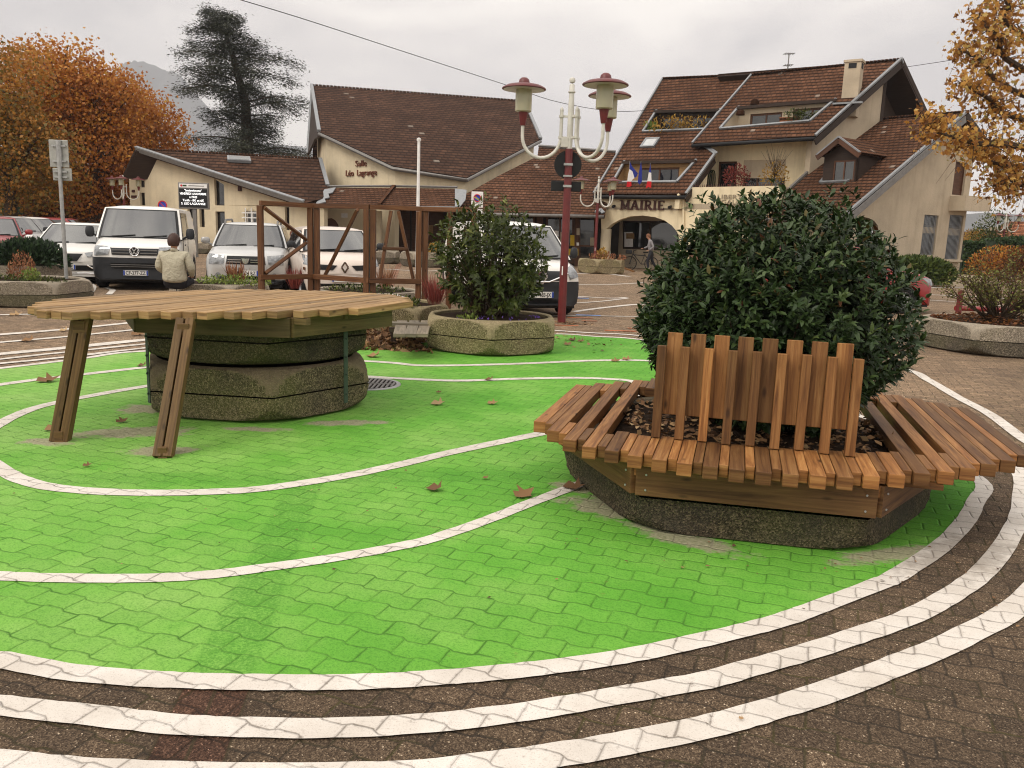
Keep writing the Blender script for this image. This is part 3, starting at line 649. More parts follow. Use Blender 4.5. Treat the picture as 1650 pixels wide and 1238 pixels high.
planter('pale wide concrete planter on the right with the twiggy shrub', 7.85, 13.35, 1.28, hexrot(7.85, 13.35, -14), h=.46, mat='agg_pale')
planter('concrete planter at left edge with heather and the sign pole', -8.98, 15.3, 1.06, hexrot(-9, 15.3, 22), h=.45, mat='agg_pale')
planter('concrete planter behind at left with the dark juniper', -10.7, 18.0, 1.0, hexrot(-10.5, 17.7, 10), h=.55, mat='agg_pale')
planter('concrete planter on which the person in the beige jacket sits', -5.75, 16.1, .98, hexrot(-5.75, 16.1, 12), h=.45, mat='agg_pale')
planter('concrete planter behind the wooden frame in front of the beige car', -2.75, 15.5, 1.1, hexrot(-2.75, 15.5, 16), h=.45, mat='agg_pale')
planter('concrete planter between the table and the laurel planter', -1.98, 12.95, .98, hexrot(-1.98, 12.95, 26), h=.45, mat='agg')
planter('far concrete planter by the columns left of the laurel bush', -4.0, 36.5, 1.1, R(10), h=.62, mat='agg_pale')
planter('far concrete planter partly behind another, by the storefront', -6.4, 38.5, 1.1, R(25), h=.55, mat='agg_pale')
planter('far sand coloured planter at the foot of the distant lamp post', 3.68, 36.0, 1.08, R(75), h=.60, mat='agg')
planter('far small planter against the beige wall seen through the frame', -11.8, 41.5, .55, R(5), h=.4, mat='agg_pale')
planter('far small planter at the wall behind the seated person', -15.9, 42.5, .6, R(5), h=.5, mat='agg_pale')

# ================================================================ SLATTED BENCH
TH = R(15); tV = Vector((math.cos(TH), -math.sin(TH), 0)); sV = Vector((math.sin(TH), math.cos(TH), 0))
def ts(t, s, z): v = tV*t+sV*s; return Vector((v.x, v.y, z))
def lerp(tab, x):
    if x <= tab[0][0]: return tab[0][1]
    for (a, b), (c, d) in zip(tab, tab[1:]):
        if x <= c: return b+(d-b)*(x-a)/(c-a)
    return tab[-1][1]
FR = [(-1.25, 5.02), (-1.1, 4.86), (-.9, 4.52), (-.69, 4.36), (-.3, 4.24), (.1, 4.21), (.53, 4.27), (.9, 4.45), (1.15, 4.62), (1.45, 4.93), (1.72, 5.26)]
BK = [(-1.25, 5.95), (-1.0, 6.22), (-.5, 6.75), (0, 7.0), (.5, 7.05), (1.0, 6.92), (1.4, 6.66), (1.72, 6.35)]
bench = thing('slatted_bench', 'round warm brown slatted wooden seat with backrest wrapped around the big bush planter', 'bench', (0, 0, 0))
seat = MB(); PIT = .127; k0 = -10; ct, cs = .16, 5.60
k = 0; tt = -1.14; idx = 0
posts = []
while tt < 1.66:
    wide = idx % 2 == 0; w = .076 if wide else .047; tc_ = tt+w/2
    f = lerp(FR, tc_) - (.055 if wide else -.018) + random.uniform(-.012, .012); b = lerp(BK, tc_) + (.05 if wide else -.02)
    dt = abs(tc_-ct); r0 = random.random(); z = .435
    def sl(a, c, zz=z): seat.bar(ts(tc_, a, zz+random.uniform(-.0015, .0015)), ts(tc_+random.uniform(-.002, .002), c, zz), w, .07, r=r0)
    if dt > 1.14: sl(f, b)
    elif dt > .78:
        if wide: sl(f, b)
        else: sl(f, f+.30); sl(b-.3, b)
    else:
        lf = .47 if wide else .40
        if -.36 < tc_ < .68: lf = .53 if wide else .47
        sl(f, f+lf); sl(b-lf, b)
        if not wide and -.40 < tc_ < .72: posts.append((tc_, f))
    if wide and -.38 < tc_ < .66: posts.append((tc_, 'w'))
    tt += w+.0035; idx += 1
seat.build('seat', M['wood_bench'], bench, bevel=.004)
bm_ = MB(); nar = [p for p in posts if p[1] != 'w']; wid = [p for p in posts if p[1] == 'w']
for i, (t_, f) in enumerate(nar):
    s_ = 4.66+.04*random.random(); bm_.bar(ts(t_, s_, .474), ts(t_, s_+.03, 1.0), .050, .05, up=sV, r=random.random())
for i, (t_, f) in enumerate(wid):
    s_ = 4.78; bm_.bar(ts(t_, s_-.04, .60), ts(t_, s_-.005, 1.07), .084, .028, up=sV, r=random.random()*.75)
bm_.build('backrest', M['wood_bench'], bench, bevel=.0035)
ap = MB(); hc = Vector((1.51, 5.23, 0)); HR = 1.235; a0 = R(-12-90-30)
hv = [hc+Vector((math.cos(a0+i*PI/3), math.sin(a0+i*PI/3), 0))*HR for i in range(6)]
for i in range(6):
    a, b = hv[i], hv[(i+1) % 6]; d = (b-a).normalized()*.03
    ap.bar((a.x+d.x*.2, a.y+d.y*.2, .308), (b.x-d.x*.2, b.y-d.y*.2, .308), .045, .165, r=.25+.08*i)
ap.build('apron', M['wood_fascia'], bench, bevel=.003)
for s_ in (4.55, 6.75):
    jo = MB(); jo.bar(ts(-.75 if s_ < 5 else -.5, s_, .385), ts(1.1, s_, .385), .05, .028); jo.build('bearer', M['wood_bench'], bench)
for a in range(6):
    p = hv[a]*.72+hc*.28; jo = MB(); jo.bar((p.x, p.y, .36), (hv[a].x, hv[a].y, .36), .05, .06); jo.build('bearer', M['wood_bench'], bench)
sc_ = MB()
for (px, py) in [(1050, 812), (1388, 826)]:
    pass
for i in range(6):
    a, b = hv[i], hv[(i+1) % 6]
    for f in (.06, .94):
        for dz in (.26, .345):
            p = a.lerp(b, f); n = (p-hc).normalized(); c = Vector((p.x, p.y, dz))+n*.028
            sc_ = MB(); sc_.tube([c, c+n*.004], .006, 8); sc_.build('screw', M['galv'], bench)

# ================================================================ ROUND TABLE ON STACKED PLANTERS
TZ = .95
OUT = [G(x, y, TZ) for x, y in [(57, 493), (68, 498.5), (96, 501.5), (140, 502.5), (195, 502), (267, 501.5), (340, 502.5), (420, 502), (480, 500.5), (540, 498.5), (600, 494), (640, 489), (657, 484.5), (650, 479), (629, 475), (597, 472.5), (563, 470.5), (476, 467.5), (400, 466.5), (345, 467), (254, 470), (190, 474), (140, 478), (90, 483), (66, 488)]]
OUT = catmull(OUT, 3, True)
A2 = R(20); t2 = Vector((math.cos(A2), -math.sin(A2), 0)); s2 = Vector((math.sin(A2), math.cos(A2), 0))
po = [(p.dot(t2), p.dot(s2)) for p in OUT]
def span(t):
    xs = []
    for (a, b), (c, d) in zip(po, po[1:]+po[:1]):
        if (a-t)*(c-t) < 0: xs.append(b+(d-b)*(t-a)/(c-a))
    return (min(xs), max(xs)) if len(xs) >= 2 else None
table = thing('round_table', 'large round pine slat table on a stack of two planters and splayed legs', 'table', (0, 0, 0))
tb = MB(); tmin, tmax = min(p[0] for p in po), max(p[0] for p in po); w = .096; t_ = tmin+.03; i = 0
while t_ < tmax-.02:
    sp = span(t_+w/2) or span(t_+w*.8) or span(t_+w*.2)
    if sp:
        a, b = sp; a -= .035*(i % 2); b += .025*(i % 2)
        p0 = t2*(t_+w/2)+s2*a; p1 = t2*(t_+w/2)+s2*b
        if b-a < .25: m_ = (a+b)/2; p0 = t2*(t_+w/2)+s2*(m_-.16); p1 = t2*(t_+w/2)+s2*(m_+.16)
        dz = random.uniform(-.001, .001); tb.bar((p0.x, p0.y, TZ-.029+dz), (p1.x, p1.y, TZ-.029+dz), w, .058)
    t_ += w+(.032 if i % 3 == 1 else .010); i += 1
tb.build('tabletop', M['wood_table'], table, bevel=.006)
apm = MB(); tc2 = Vector((-2.32, 7.42, 0)); HR2 = 1.2; a0 = hexrot(-2.3, 7.4, 12)
h2 = [tc2+Vector((math.cos(a0+i*PI/3), math.sin(a0+i*PI/3), 0))*HR2 for i in range(6)]
for i in range(6):
    a, b = h2[i], h2[(i+1) % 6]; apm.bar((a.x, a.y, .812), (b.x, b.y, .812), .05, .155)
for sg in (-.55, 0, .55):
    p = tc2+s2*(sg-.2); apm.bar((p.x-t2.x*1.05, p.y-t2.y*1.05, .865), (p.x+t2.x*1.05, p.y+t2.y*1.05, .865), .06, .05)
apm.build('apron', M['wood_apron'], table, bevel=.004)
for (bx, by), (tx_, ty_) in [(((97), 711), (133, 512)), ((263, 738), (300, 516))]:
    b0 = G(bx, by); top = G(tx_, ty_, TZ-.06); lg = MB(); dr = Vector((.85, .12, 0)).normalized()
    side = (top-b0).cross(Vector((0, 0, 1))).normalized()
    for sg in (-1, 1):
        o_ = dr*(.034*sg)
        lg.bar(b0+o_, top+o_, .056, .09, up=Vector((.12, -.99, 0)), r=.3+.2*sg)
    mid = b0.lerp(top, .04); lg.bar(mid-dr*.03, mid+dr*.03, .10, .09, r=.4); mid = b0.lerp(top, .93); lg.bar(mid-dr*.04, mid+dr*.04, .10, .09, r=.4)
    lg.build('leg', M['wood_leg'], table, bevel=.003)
stm = plain('green_steel_strap', (.045, .07, .05), .6)
for ang in (hexrot(-2.3, 7.4, 47), hexrot(-2.3, 7.4, -62)):
    d = Vector((math.cos(ang), math.sin(ang), 0)); c = tc2+d*.985; side = Vector((-d.y, d.x, 0))
    st = MB(); st.bar((c.x, c.y, .10), (c.x, c.y, .74), .05, .008, up=d)
    for z in (.18, .35, .5, .66): q = Vector((c.x, c.y, z))+d*.004; st.tube([q, q+d*.012], .009, 8)
    st.build('strap', stm, table)
cl = MB(); c = h2[1]*.25+h2[0]*.75; cl.box((c.x, c.y, .87), (.07, .06, .03), a0); 

# ================================================================ LOW GREY BENCH AND LEAF LITTER
lb = thing('low_bench', 'weathered low bench boards between the table and the laurel planter', 'bench', (0, 0, 0))
mb = MB(); p0, p1 = G(585, 523, .34), G(693, 527, .34); mb.bar(p0+Vector((0, .22, 0)), p1+Vector((0, .25, 0)), .16, .04)
for (xa, xb) in [(643, 640), (661, 660), (680, 679)]:
    a = G(xa, 541, .31); b = G(xb+8, 519, .31); mb.bar(a, b, .145, .045)
mb.build('boards', M['wood_grey'], lb, bevel=.004)
mb = MB(); a, b = G(625, 533, .27), G(690, 536, .27); mb.bar(a+Vector((0, .12, 0)), b+Vector((0, .12, 0)), .05, .06)
mb.build('bearer', M['wood_dark'], lb)
for p in (a, b): mb = MB(); mb.bar((p.x, p.y+.5, 0), (p.x, p.y+.5, .26), .06, .06); mb.build('leg', M['wood_dark'], lb)
n = 2600; a = rng.random(n); P = np.stack([-2.25+2.0*rng.random(n)+.1*rng.normal(size=n), 11.55+rng.normal(size=n)*.42, np.zeros(n)], 1)
P[:, 2] = .01+.16*rng.random(n)*np.exp(-((P[:, 1]-11.8)/.45)**2); P = P[P[:, 1] > 10.75]
P = P[((P[:, 0]+.32)**2+(P[:, 1]-11.5)**2) > 1.0]; n = len(P)
tag(leaves('leaf_litter', P, rdir(n)*np.array([1, 1, .35]), rdir(n, 1.6), rng.uniform(.07, .13, n), M['litter'], tpl=MAPLE, wr=.8), 'brown heap of dry leaves drifted under the low bench', 'leaf litter', kind='stuff')
# small scatter of crumbs and bits on the paving near planters
def scatter(name, cx, cy, rx, ry, n, s0, s1, lab):
    P = np.stack([cx+rng.normal(size=n)*rx, cy+rng.normal(size=n)*ry, np.full(n, .014)], 1)
    return tag(leaves(name, P, rdir(n)*np.array([1, 1, .15]), rdir(n, 4), rng.uniform(s0, s1, n), M['litter'], tpl=RHOM, wr=.7), lab, 'leaf crumbs', kind='stuff')
scatter('leaf_crumbs', -5.2, 15.2, 2.4, .8, 220, .04, .09, 'dry leaf bits on the paving near the seated person')
scatter('leaf_crumbs', -8.0, 15.6, .5, .5, 120, .05, .11, 'dry leaves beside the planter at the left edge')
scatter('leaf_crumbs', .9, 12.6, .35, .5, 60, .03, .08, 'small leaf bits on the green paint right of the laurel planter')
scatter('leaf_crumbs', .4, 5.0, 1.2, .9, 60, .008, .022, 'tiny specks of debris on the green paint by the bench')
scatter('leaf_crumbs', 2.1, 3.9, .7, .25, 70, .008, .03, 'tiny rusty debris on the painted edge below the bench')
scatter('leaf_crumbs', 1.0, 15.0, .3, .12, 160, .03, .07, 'mossy crumbs around the foot of the red lamp post')
LV = [(691, 785, 'pale curled fallen leaf lying alone left of the planter line', .13), (830, 801, 'flat brown fallen leaf between the two lower white lines', .15), (908, 783, 'crumpled brown fallen leaf on the white line beside the bench', .16),
      (695, 650, 'dark curled fallen leaf on the green in front of the laurel planter', .15), (785, 650, 'small two-winged fallen leaf on the green, right of the dark curled one', .11), (72, 692, 'brown fallen leaf beside the foot of the left table leg', .15), (187, 681, 'small fallen leaf between the two table legs', .10),
      (58, 615, 'ochre fallen leaf on the upper thin white line at far left', .22), (222, 589, 'small fallen leaf just above the white line behind the table leg', .13), (95, 533, 'fallen leaf on the white stripe near the left table leg top', .16), (35, 549, 'ochre fallen leaf on the thin stripe at the left edge', .2), (211, 540, 'pale fallen leaf on the paving right behind the table edge', .22), (15, 508, 'brown fallen leaf on the far left paving line', .2),
      (1002, 579, 'reddish fallen leaf on the upper thin line left of the big bush', .15), (985, 582, 'brown fallen leaf next to the reddish one by the big bush', .13), (783, 611, 'tiny fallen leaf on the second thin line before the laurel planter', .12), (594, 573, 'ochre fallen leaf right of the table planter', .22), (703, 633, 'tiny fallen leaf crumb in mid green', .06), (942, 740, 'tiny ochre leaf under the left edge of the bench', .06), (778, 770, 'tiny red leaf crumb on the green between lines', .05),
      (1190, 1158, 'tiny pale leaf chip on the dark paving at the bottom', .02), (133, 751, 'small leaf crumb left of the front table leg', .06), (916, 548, 'dark upright fallen leaf right of the laurel planter', .16), (930, 550, 'flat orange fallen leaf right of the laurel planter', .14), (910, 556, 'lowest dark fallen leaf right of the laurel planter', .15)]
for x, y, lab, s_ in LV:
    p = G(x, y, .012); n = 1; P = np.array([[p.x, p.y, .016]]); ang = random.uniform(-1, 1)
    o = leaves('fallen_leaf', P, np.array([[math.cos(ang), math.sin(ang), .10]]), np.array([[.1*random.uniform(-1, 1), -.25, 1.]]), np.array([s_]), M['litter'], tpl=(MAPLE[0]*np.array([1, 1, 1.8]), MAPLE[1]), wr=.85, rnd=np.array([random.uniform(.3, 1)]))
    tag(o, lab, 'leaf', 'fallen leaves on the ground')
# ================================================================ BUILDINGS
V3 = Vector
def part(mb, name, mat, parent, **k): return mb.build(name, M[mat] if isinstance(mat, str) else mat, parent, **k)
def addwin(parent, pl, quad, rec=.16, fw=.07, frame='wood_brown', glass='glass', mull=0, trans=(), name='window'):
    """window in a wall opening: quad of 3D points (TL,TR,BR,BL) on pl"""
    q = [V3(p)-pl.n*rec for p in quad]; P2 = pl.off(-rec); c = sum(q, V3((0, 0, 0)))/4
    def inset(d):
        out = []
        for i in range(4):
            a, b, e_ = q[i-1], q[i], q[(i+1) % 4]; d1 = (a-b).normalized(); d2 = (e_-b).normalized(); out.append(b+d1*d+d2*d)
        return out
    mb = MB(); mb.slab(P2, q, [inset(fw)], .06)
    for k in range(1, mull+1):
        f = k/(mull+1); a = q[0].lerp(q[1], f); b = q[3].lerp(q[2], f); mb.bar(a-pl.n*.03, b-pl.n*.03, fw*.9, .05, up=pl.n)
    for f in trans:
        a = q[0].lerp(q[3], f); b = q[1].lerp(q[2], f); mb.bar(a-pl.n*.03, b-pl.n*.03, .05, fw*.9, up=(0, 0, 1))
    f = part(mb, name, frame, parent); mb = MB(); i_ = inset(fw*.8)
    mb.slab(P2.off(-.03), [p-pl.n*.03 for p in i_], (), .02); part(mb, 'pane', glass, f)
    return f
def edge(parent, pts, w, h, mat='zinc', name='roof_flashing', up=(0, 0, 1)):
    mb = MB()
    for a, b in zip(pts, pts[1:]): mb.bar(a, b, w, h, up=up)
    return part(mb, name, mat, parent)
def gutter(parent, pts, r=.07, mat='gutter'):
    mb = MB(); mb.tube(pts, r, 8); return part(mb, 'gutter', mat, parent)
def glyph_mesh(s_, size=1, depth=.01, off=0, sp=1.0):
    cu = bpy.data.curves.new('lettering_source', 'FONT'); cu.body = s_; cu.size = size; cu.extrude = depth; cu.offset = off; cu.space_character = sp
    o = bpy.data.objects.new('lettering_source', cu); COL.objects.link(o); bpy.context.view_layer.update()
    me = bpy.data.meshes.new_from_object(o.evaluated_get(bpy.context.evaluated_depsgraph_get())); bpy.data.objects.remove(o); bpy.data.curves.remove(cu); return me
def fit_text(parent, s_, loc, u, n, width, height, depth, mat, name, off=.0, center=False):
    """lettering as a mesh: lower left corner at loc, given width along u and cap height along the upright"""
    me = glyph_mesh(s_, 1, 1, off); n = V3(n).normalized(); u = V3(u).normalized(); v = n.cross(u); 
    if v.z < 0: v = -v
    xs = [q.co.x for q in me.vertices]; x0, x1 = min(xs), max(xs); sx = width/(x1-x0); sy = height/.70
    for q in me.vertices: c = q.co.copy(); q.co = V3(loc)+u*((c.x-x0)*sx-(width/2 if center else 0))+v*(c.y*sy)+n*(c.z*depth)
    me.name = name; me.materials.clear(); me.materials.append(M[mat]); o = bpy.data.objects.new(name, me); COL.objects.link(o); o.parent = parent; return o
def clean(pl, L): return pl.P(L)
# ---- town hall --------------------------------------------------------------------------------------
th_ = thing('town_hall', 'cream town hall with steep brown tiled roofs, dormer, balconies and brown MAIRIE lettering', 'building')
A_ = D(960, 312, 42); PR1 = Pl(A_, D(1068, 127, 48.9), A_+V3((.83, -.56, 0)))
ad = V3((.83, -.56, 0)).normalized(); bd = V3((.56, .83, 0)).normalized()
PR2 = PR1.off(.32)
mb = MB()
rA = PR1.P([(1058, 179), (1161, 176.5), (1139, 209), (1036, 213)]); rC = PR1.P([(1006.5, 261), (1122, 258.5), (1090.5, 294), (987.5, 295)])
sk = PR1.P([(1041, 224.5), (1064, 223.5), (1054, 238), (1031, 239)])
mb.slab(PR1, PR1.P([(1068, 127), (1216, 122), (1128, 229), (1152, 248.5), (1105.5, 313), (957, 312.5)]), [rA, rC], .18)
part(mb, 'roof', 'tiles', th_)
rB = PR2.P([(1191, 173), (1347, 160.5), (1304.5, 196), (1160, 208.5)])
mb = MB(); mb.slab(PR2, PR2.P([(1211, 122), (1452, 96), (1314, 219), (1115.5, 231.5)]), [rB], .2); part(mb, 'upper_roof', 'tiles', th_)
# the far slope
rl, rr_ = PR1.hit(1068, 127), PR2.hit(1452, 96); run = (rr_-PR2.hit(1314, 219))
back = V3((bd.x, bd.y, 0))
Lb = 7.5; dz = -6.2
r1e = PR1.hit(1216, 122); bp = Pl(rl, r1e, rl+back*Lb+V3((0, 0, dz)))
bp.n = bp.n if bp.n.z > 0 else -bp.n
mb = MB(); mb.slab(bp, [rl, r1e, r1e+back*Lb+V3((0, 0, dz)), rl+back*Lb+V3((0, 0, dz))], (), .18); part(mb, 'far_roof', 'tiles', th_)
# ridge tiles, verges
mb = MB(); n_ = 44; rl2 = PR2.hit(1211, 121)
for i in range(26):
    f = i/25; p = rl.lerp(PR1.hit(1213, 121), f); q = rl.lerp(PR1.hit(1213, 121), f+.032); mb.tube([p, q], [.10, .085], 7)
part(mb, 'ridge_cap', 'tiles', th_); mb = MB()
for i in range(42):
    f = i/41; p = rl2.lerp(rr_, f); q = rl2.lerp(rr_, min(1, f+.02)); mb.tube([p, q], [.10, .085], 7)
part(mb, 'ridge_cap', 'tiles', th_)
up = PR1.n
edge(th_, [PR1.hit(1068, 127)+up*.05, PR1.hit(957, 312.5)+up*.05], .09, .08, up=up)
edge(th_, [PR2.hit(1211, 121)+up*.03, PR2.hit(1115.5, 231.5)+up*.03], .09, .10, up=up)
edge(th_, [PR2.hit(1452, 96)+up*.03, PR2.hit(1314, 219)+up*.03], .12, .10, up=up)
edge(th_, [PR1.hit(1152, 248.5)+up*.03, PR1.hit(1105.5, 313)+up*.03], .12, .10, up=up)
edge(th_, [PR1.hit(1128, 229)+up*.05, PR1.hit(1138, 237)+up*.05, PR1.hit(1154, 249)+up*.05], .2, .06, up=up)
# dark barge boards below the right hand verges
for a, b, P_ in [((1452, 98), (1314, 222), PR2), ((1152.5, 251), (1105.5, 316), PR1)]:
    p, q = P_.hit(*a), P_.hit(*b); edge(th_, [p-V3((0, 0, .22)), q-V3((0, 0, .22))], .05, .26, 'wood_dark', 'barge_board')
gutter(th_, [PR1.hit(957, 313.5)-V3((0, 0, .12)), PR1.hit(1106, 314)-V3((0, 0, .12))], .09, 'black')
gutter(th_, [PR2.hit(1115, 232)-V3((0, 0, .1)), PR2.hit(1314, 220)-V3((0, 0, .1))], .09, 'black')
# recessed roof terraces
def terrace(par, P_, q, depth_z=.35, wins=(), wallmat='cream2', lint='wood_dark', fl='zinc', side='zinc'):
    TL, TR, BR, BL = q; zf = min(BL.z, BR.z)-depth_z
    fTL, fTR = V3((TL.x, TL.y, zf)), V3((TR.x, TR.y, zf)); fBL, fBR = V3((BL.x, BL.y, zf)), V3((BR.x, BR.y, zf))
    mb = MB(); mb.face([fTL, fTR, fBR, fBL]); mb.face([TL, fTL, fBL, BL]); mb.face([TR, fTR, fBR, BR]); mb.face([BL, fBL, fBR, BR])
    part(mb, 'terrace_floor', wallmat, par, recalc=False)
    W_ = Pl(TL, TR); h = TL.z-zf
    def at(f, g): return TL.lerp(TR, f)+V3((0, 0, -h*g))
    holes = [[at(a, c), at(b, c), at(b, d), at(a, d)] for a, b, c, d in wins]
    mb = MB(); mb.slab(W_, [at(0, 0), at(1, 0), at(1, 1), at(0, 1)], holes, .15); part(mb, 'terrace_wall', wallmat, par)
    for hq in holes: addwin(par, W_, hq, .08, .09, 'wood_brown', mull=1)
    mb = MB(); mb.bar(at(-.01, .04)+W_.n*.12, at(1.01, .04)+W_.n*.12, .3, .14); part(mb, 'lintel', lint, par)
    n = P_.n
    edge(par, [TL+n*.04, BL+n*.04, BR+n*.04, TR+n*.04], .11, .09, side, 'roof_flashing', up=n)
    return W_, at
terrace(th_, PR1, rA, .3, [(.05, .45, .2, .8), (.55, .95, .2, .8)], 'wood_dark')
terrace(th_, PR1, rC, .3, [(.22, .78, .22, .9)], 'wood_table')
terrace(th_, PR2, rB, .3, [(.13, .47, .25, .88), (.58, .97, .2, .8)], 'cream2')
# skylight
f = MB(); f.slab(PR1.off(.1), [p+up*.1 for p in sk], [[sk[i].lerp(sk[(i+2) % 4], .12)+up*.1 for i in range(4)]], .12); f = part(f, 'skylight', 'zinc', th_)
mb = MB(); mb.slab(PR1.off(.08), [sk[i].lerp(sk[(i+2) % 4], .1)+up*.08 for i in range(4)], (), .02); part(mb, 'pane', plain('sky_reflecting_pane', (.45, .46, .46), .1, .9), f)
# front wall with arch
PF = Pl(A_+bd*.34, A_+bd*.34+ad)
def zb(P_, x, z=0): return P_.zpt(x, z)
mb = MB()
arch = [(1095, 385), (1091, 374), (1083, 364), (1071, 355.5), (1055, 350), (1035, 347.5), (1015, 349), (999, 354), (986, 361), (976, 370), (973, 376)]
mb.slab(PF, [PF.hit(967, 306), PF.hit(1108, 304), PF.hit(1115.5, 302), PF.hit(1257, 299.5), zb(PF, 1252), zb(PF, 1094)]+PF.P(arch)+[PF.hit(969, 374)], (), .35)
part(mb, 'front_wall', 'cream3', th_)
# entrance recess behind the arch
bk = PF.off(-2.4)
mb = MB(); zt = PF.hit(1035, 347).z+.25
a, b = bk.zpt(940, 0), bk.zpt(1125, 0)
o1 = [bk.hit(1003, 356), bk.hit(1093, 356), bk.zpt(1093, .95), bk.zpt(1003, .95)]; o0 = [bk.hit(985, 362), bk.hit(996, 362), bk.zpt(996, .1), bk.zpt(985, .1)]
mb.slab(bk, [V3((a.x, a.y, zt)), V3((b.x, b.y, zt)), b, a], [o1, o0], .2); part(mb, 'entrance_wall', 'cream2', th_)
w_ = addwin(th_, bk, o1, .06, .10, 'wood_dark', mull=1); addwin(th_, bk, o0, .06, .05, 'wood_brown', name='door')
mb = MB(); c0, c1 = PF.zpt(962, 0), PF.zpt(1100, 0); mb.slab(Pl(V3((c0.x, c0.y, zt)), V3((c1.x, c1.y, zt)), V3((a.x, a.y, zt))), [V3((c0.x, c0.y, zt)), V3((c1.x, c1.y, zt)), V3((b.x, b.y, zt)), V3((a.x, a.y, zt))], (), .1); part(mb, 'porch_ceiling', 'cream2', th_)
for (x0, x1, y0, y1, mt) in [(1006, 1020, 374, 398, 'sign_white'), (1009, 1022, 376, 385, 'wood_table')]:
    pp = bk.off(.03 if mt == 'sign_white' else .045); mb = MB(); mb.slab(pp, pp.P([(x0, y0), (x1, y0), (x1, y1), (x0, y1)]), (), .01); part(mb, 'poster', mt, th_)
# column at the arch foot
cc = PF.zpt(971, 0)-PF.n*.18; mb = MB(); hc_ = PF.hit(971, 369).z; mb.lathe([(.27, 0), (.26, hc_), (0, hc_)], c=(cc.x, cc.y, 0), n=24); part(mb, 'column', 'cream', th_)
# lettering MAIRIE (slab capitals)
def glyph(ch, w, h, t, mb, Mx):
    sf = t*1.0
    def st(x0, y0, x1, y1, tt=t):
        d = V3((x1-x0, y1-y0, 0)).normalized(); n = V3((-d.y, d.x, 0))*tt/2
        mb.prism([(x0-n.x, y0-n.y), (x1-n.x, y1-n.y), (x1+n.x, y1+n.y), (x0+n.x, y0+n.y)][::1], 0, .05, Mx)
    def serif(x, y): mb.prism([(x-t*.95, y-sf*.16), (x+t*.95, y-sf*.16), (x+t*.95, y+sf*.16), (x-t*.95, y+sf*.16)], -.002, .053, Mx)
    if ch == 'I': st(w/2, 0, w/2, h, t*1.15); serif(w/2, 0); serif(w/2, h)
    if ch == 'M': st(t*.5, 0, t*.6, h, t*.7); st(w-t*.5, 0, w-t*.6, h, t*1.15); st(t*.6, h, w/2, t*.3, t*1.05); st(w-t*.6, h, w/2, t*.3, t*.7); serif(t*.5, 0); serif(w-t*.5, 0); serif(t*.3, h); serif(w-t*.3, h)
    if ch == 'A': st(t*.4, 0, w/2-t*.1, h, t*.7); st(w-t*.5, 0, w/2, h, t*1.15); st(w*.24, h*.32, w*.76, h*.32, t*.5); serif(t*.4, 0); serif(w-t*.5, 0)
    if ch == 'R':
        st(t*.7, 0, t*.7, h, t*1.1); serif(t*.7, 0); serif(t*.6, h)
        P_ = [(t*.7, h*.96)]+[(w*.45+w*.36*math.sin(a), h*.72+h*.24*math.cos(a)) for a in [i*PI/8 for i in range(9)]]+[(t*.7, h*.48)]
        for a, b in zip(P_, P_[1:]): st(*a, *b, t*.75)
        st(w*.45, h*.5, w-t*.2, 0, t*1.1); serif(w-t*.1, 0)
    if ch == 'E': st(t*.7, 0, t*.7, h, t*1.1); st(t*.2, t*.2, w, t*.2, t*.5); st(t*.2, h-t*.2, w, h-t*.2, t*.5); st(t*.7, h*.52, w*.8, h*.52, t*.5); st(w-t*.15, 0, w-t*.1, h*.25, t*.4); st(w-t*.15, h*.78, w-t*.2, h, t*.4)
PT = PF.off(.03); ua = PT.u if PT.u.dot(ad) > 0 else -PT.u
p0, p1 = PT.hit(1000, 337.5), PT.hit(1070, 336); hL = (PT.hit(1035, 322.5)-PT.hit(1035, 337)).length
wid_ = (p1-p0).dot(ua); cw = {'M': 1.25, 'A': 1.1, 'I': .42, 'R': 1.0, 'E': .85}; tot = sum(cw[c] for c in 'MAIRIE')+.22*5; x = 0; mb = MB()
for c in 'MAIRIE':
    w = cw[c]/tot*wid_; o_ = p0+ua*x; Mx = Matrix((ua, V3((0, 0, 1)), PT.n)).transposed().to_4x4(); Mx.translation = o_
    glyph(c, w, hL, wid_*.040, mb, Mx); x += w+.22/tot*wid_
part(mb, 'lettering', 'text_brown', th_)
lp = PT.hit(1156, 321.5); 
for i, s_ in enumerate(['LIBERTE', 'EGALITE', 'FRATERNITE']):
    fit_text(th_, s_, PT.hit(1156, 320.5+i*8.2), ua, PT.n, [1.35, 1.35, 1.85][i], .19, .012, 'text_grey', 'motto_lettering', 0)
mb = MB()
for x, y in [(990.5, 332), (1081, 333), (1115, 330)]:
    p = PT.hit(x, y); mb.tube([p, p+PT.n*.18-V3((0, 0, .05))], [.06, .08], 8)
part(mb, 'wall_spotlights', 'black', th_)
# downpipe
dp = PF.off(.08); mb = MB(); q = dp.hit(1098, 318); mb.tube([q+PF.n*.4-V3((0, 0, -.1)), q, dp.hit(1101, 323)]+[dp.zpt(1101, z) for z in (2.2, 0)], .055, 8); part(mb, 'downpipe', 'cream3', th_)
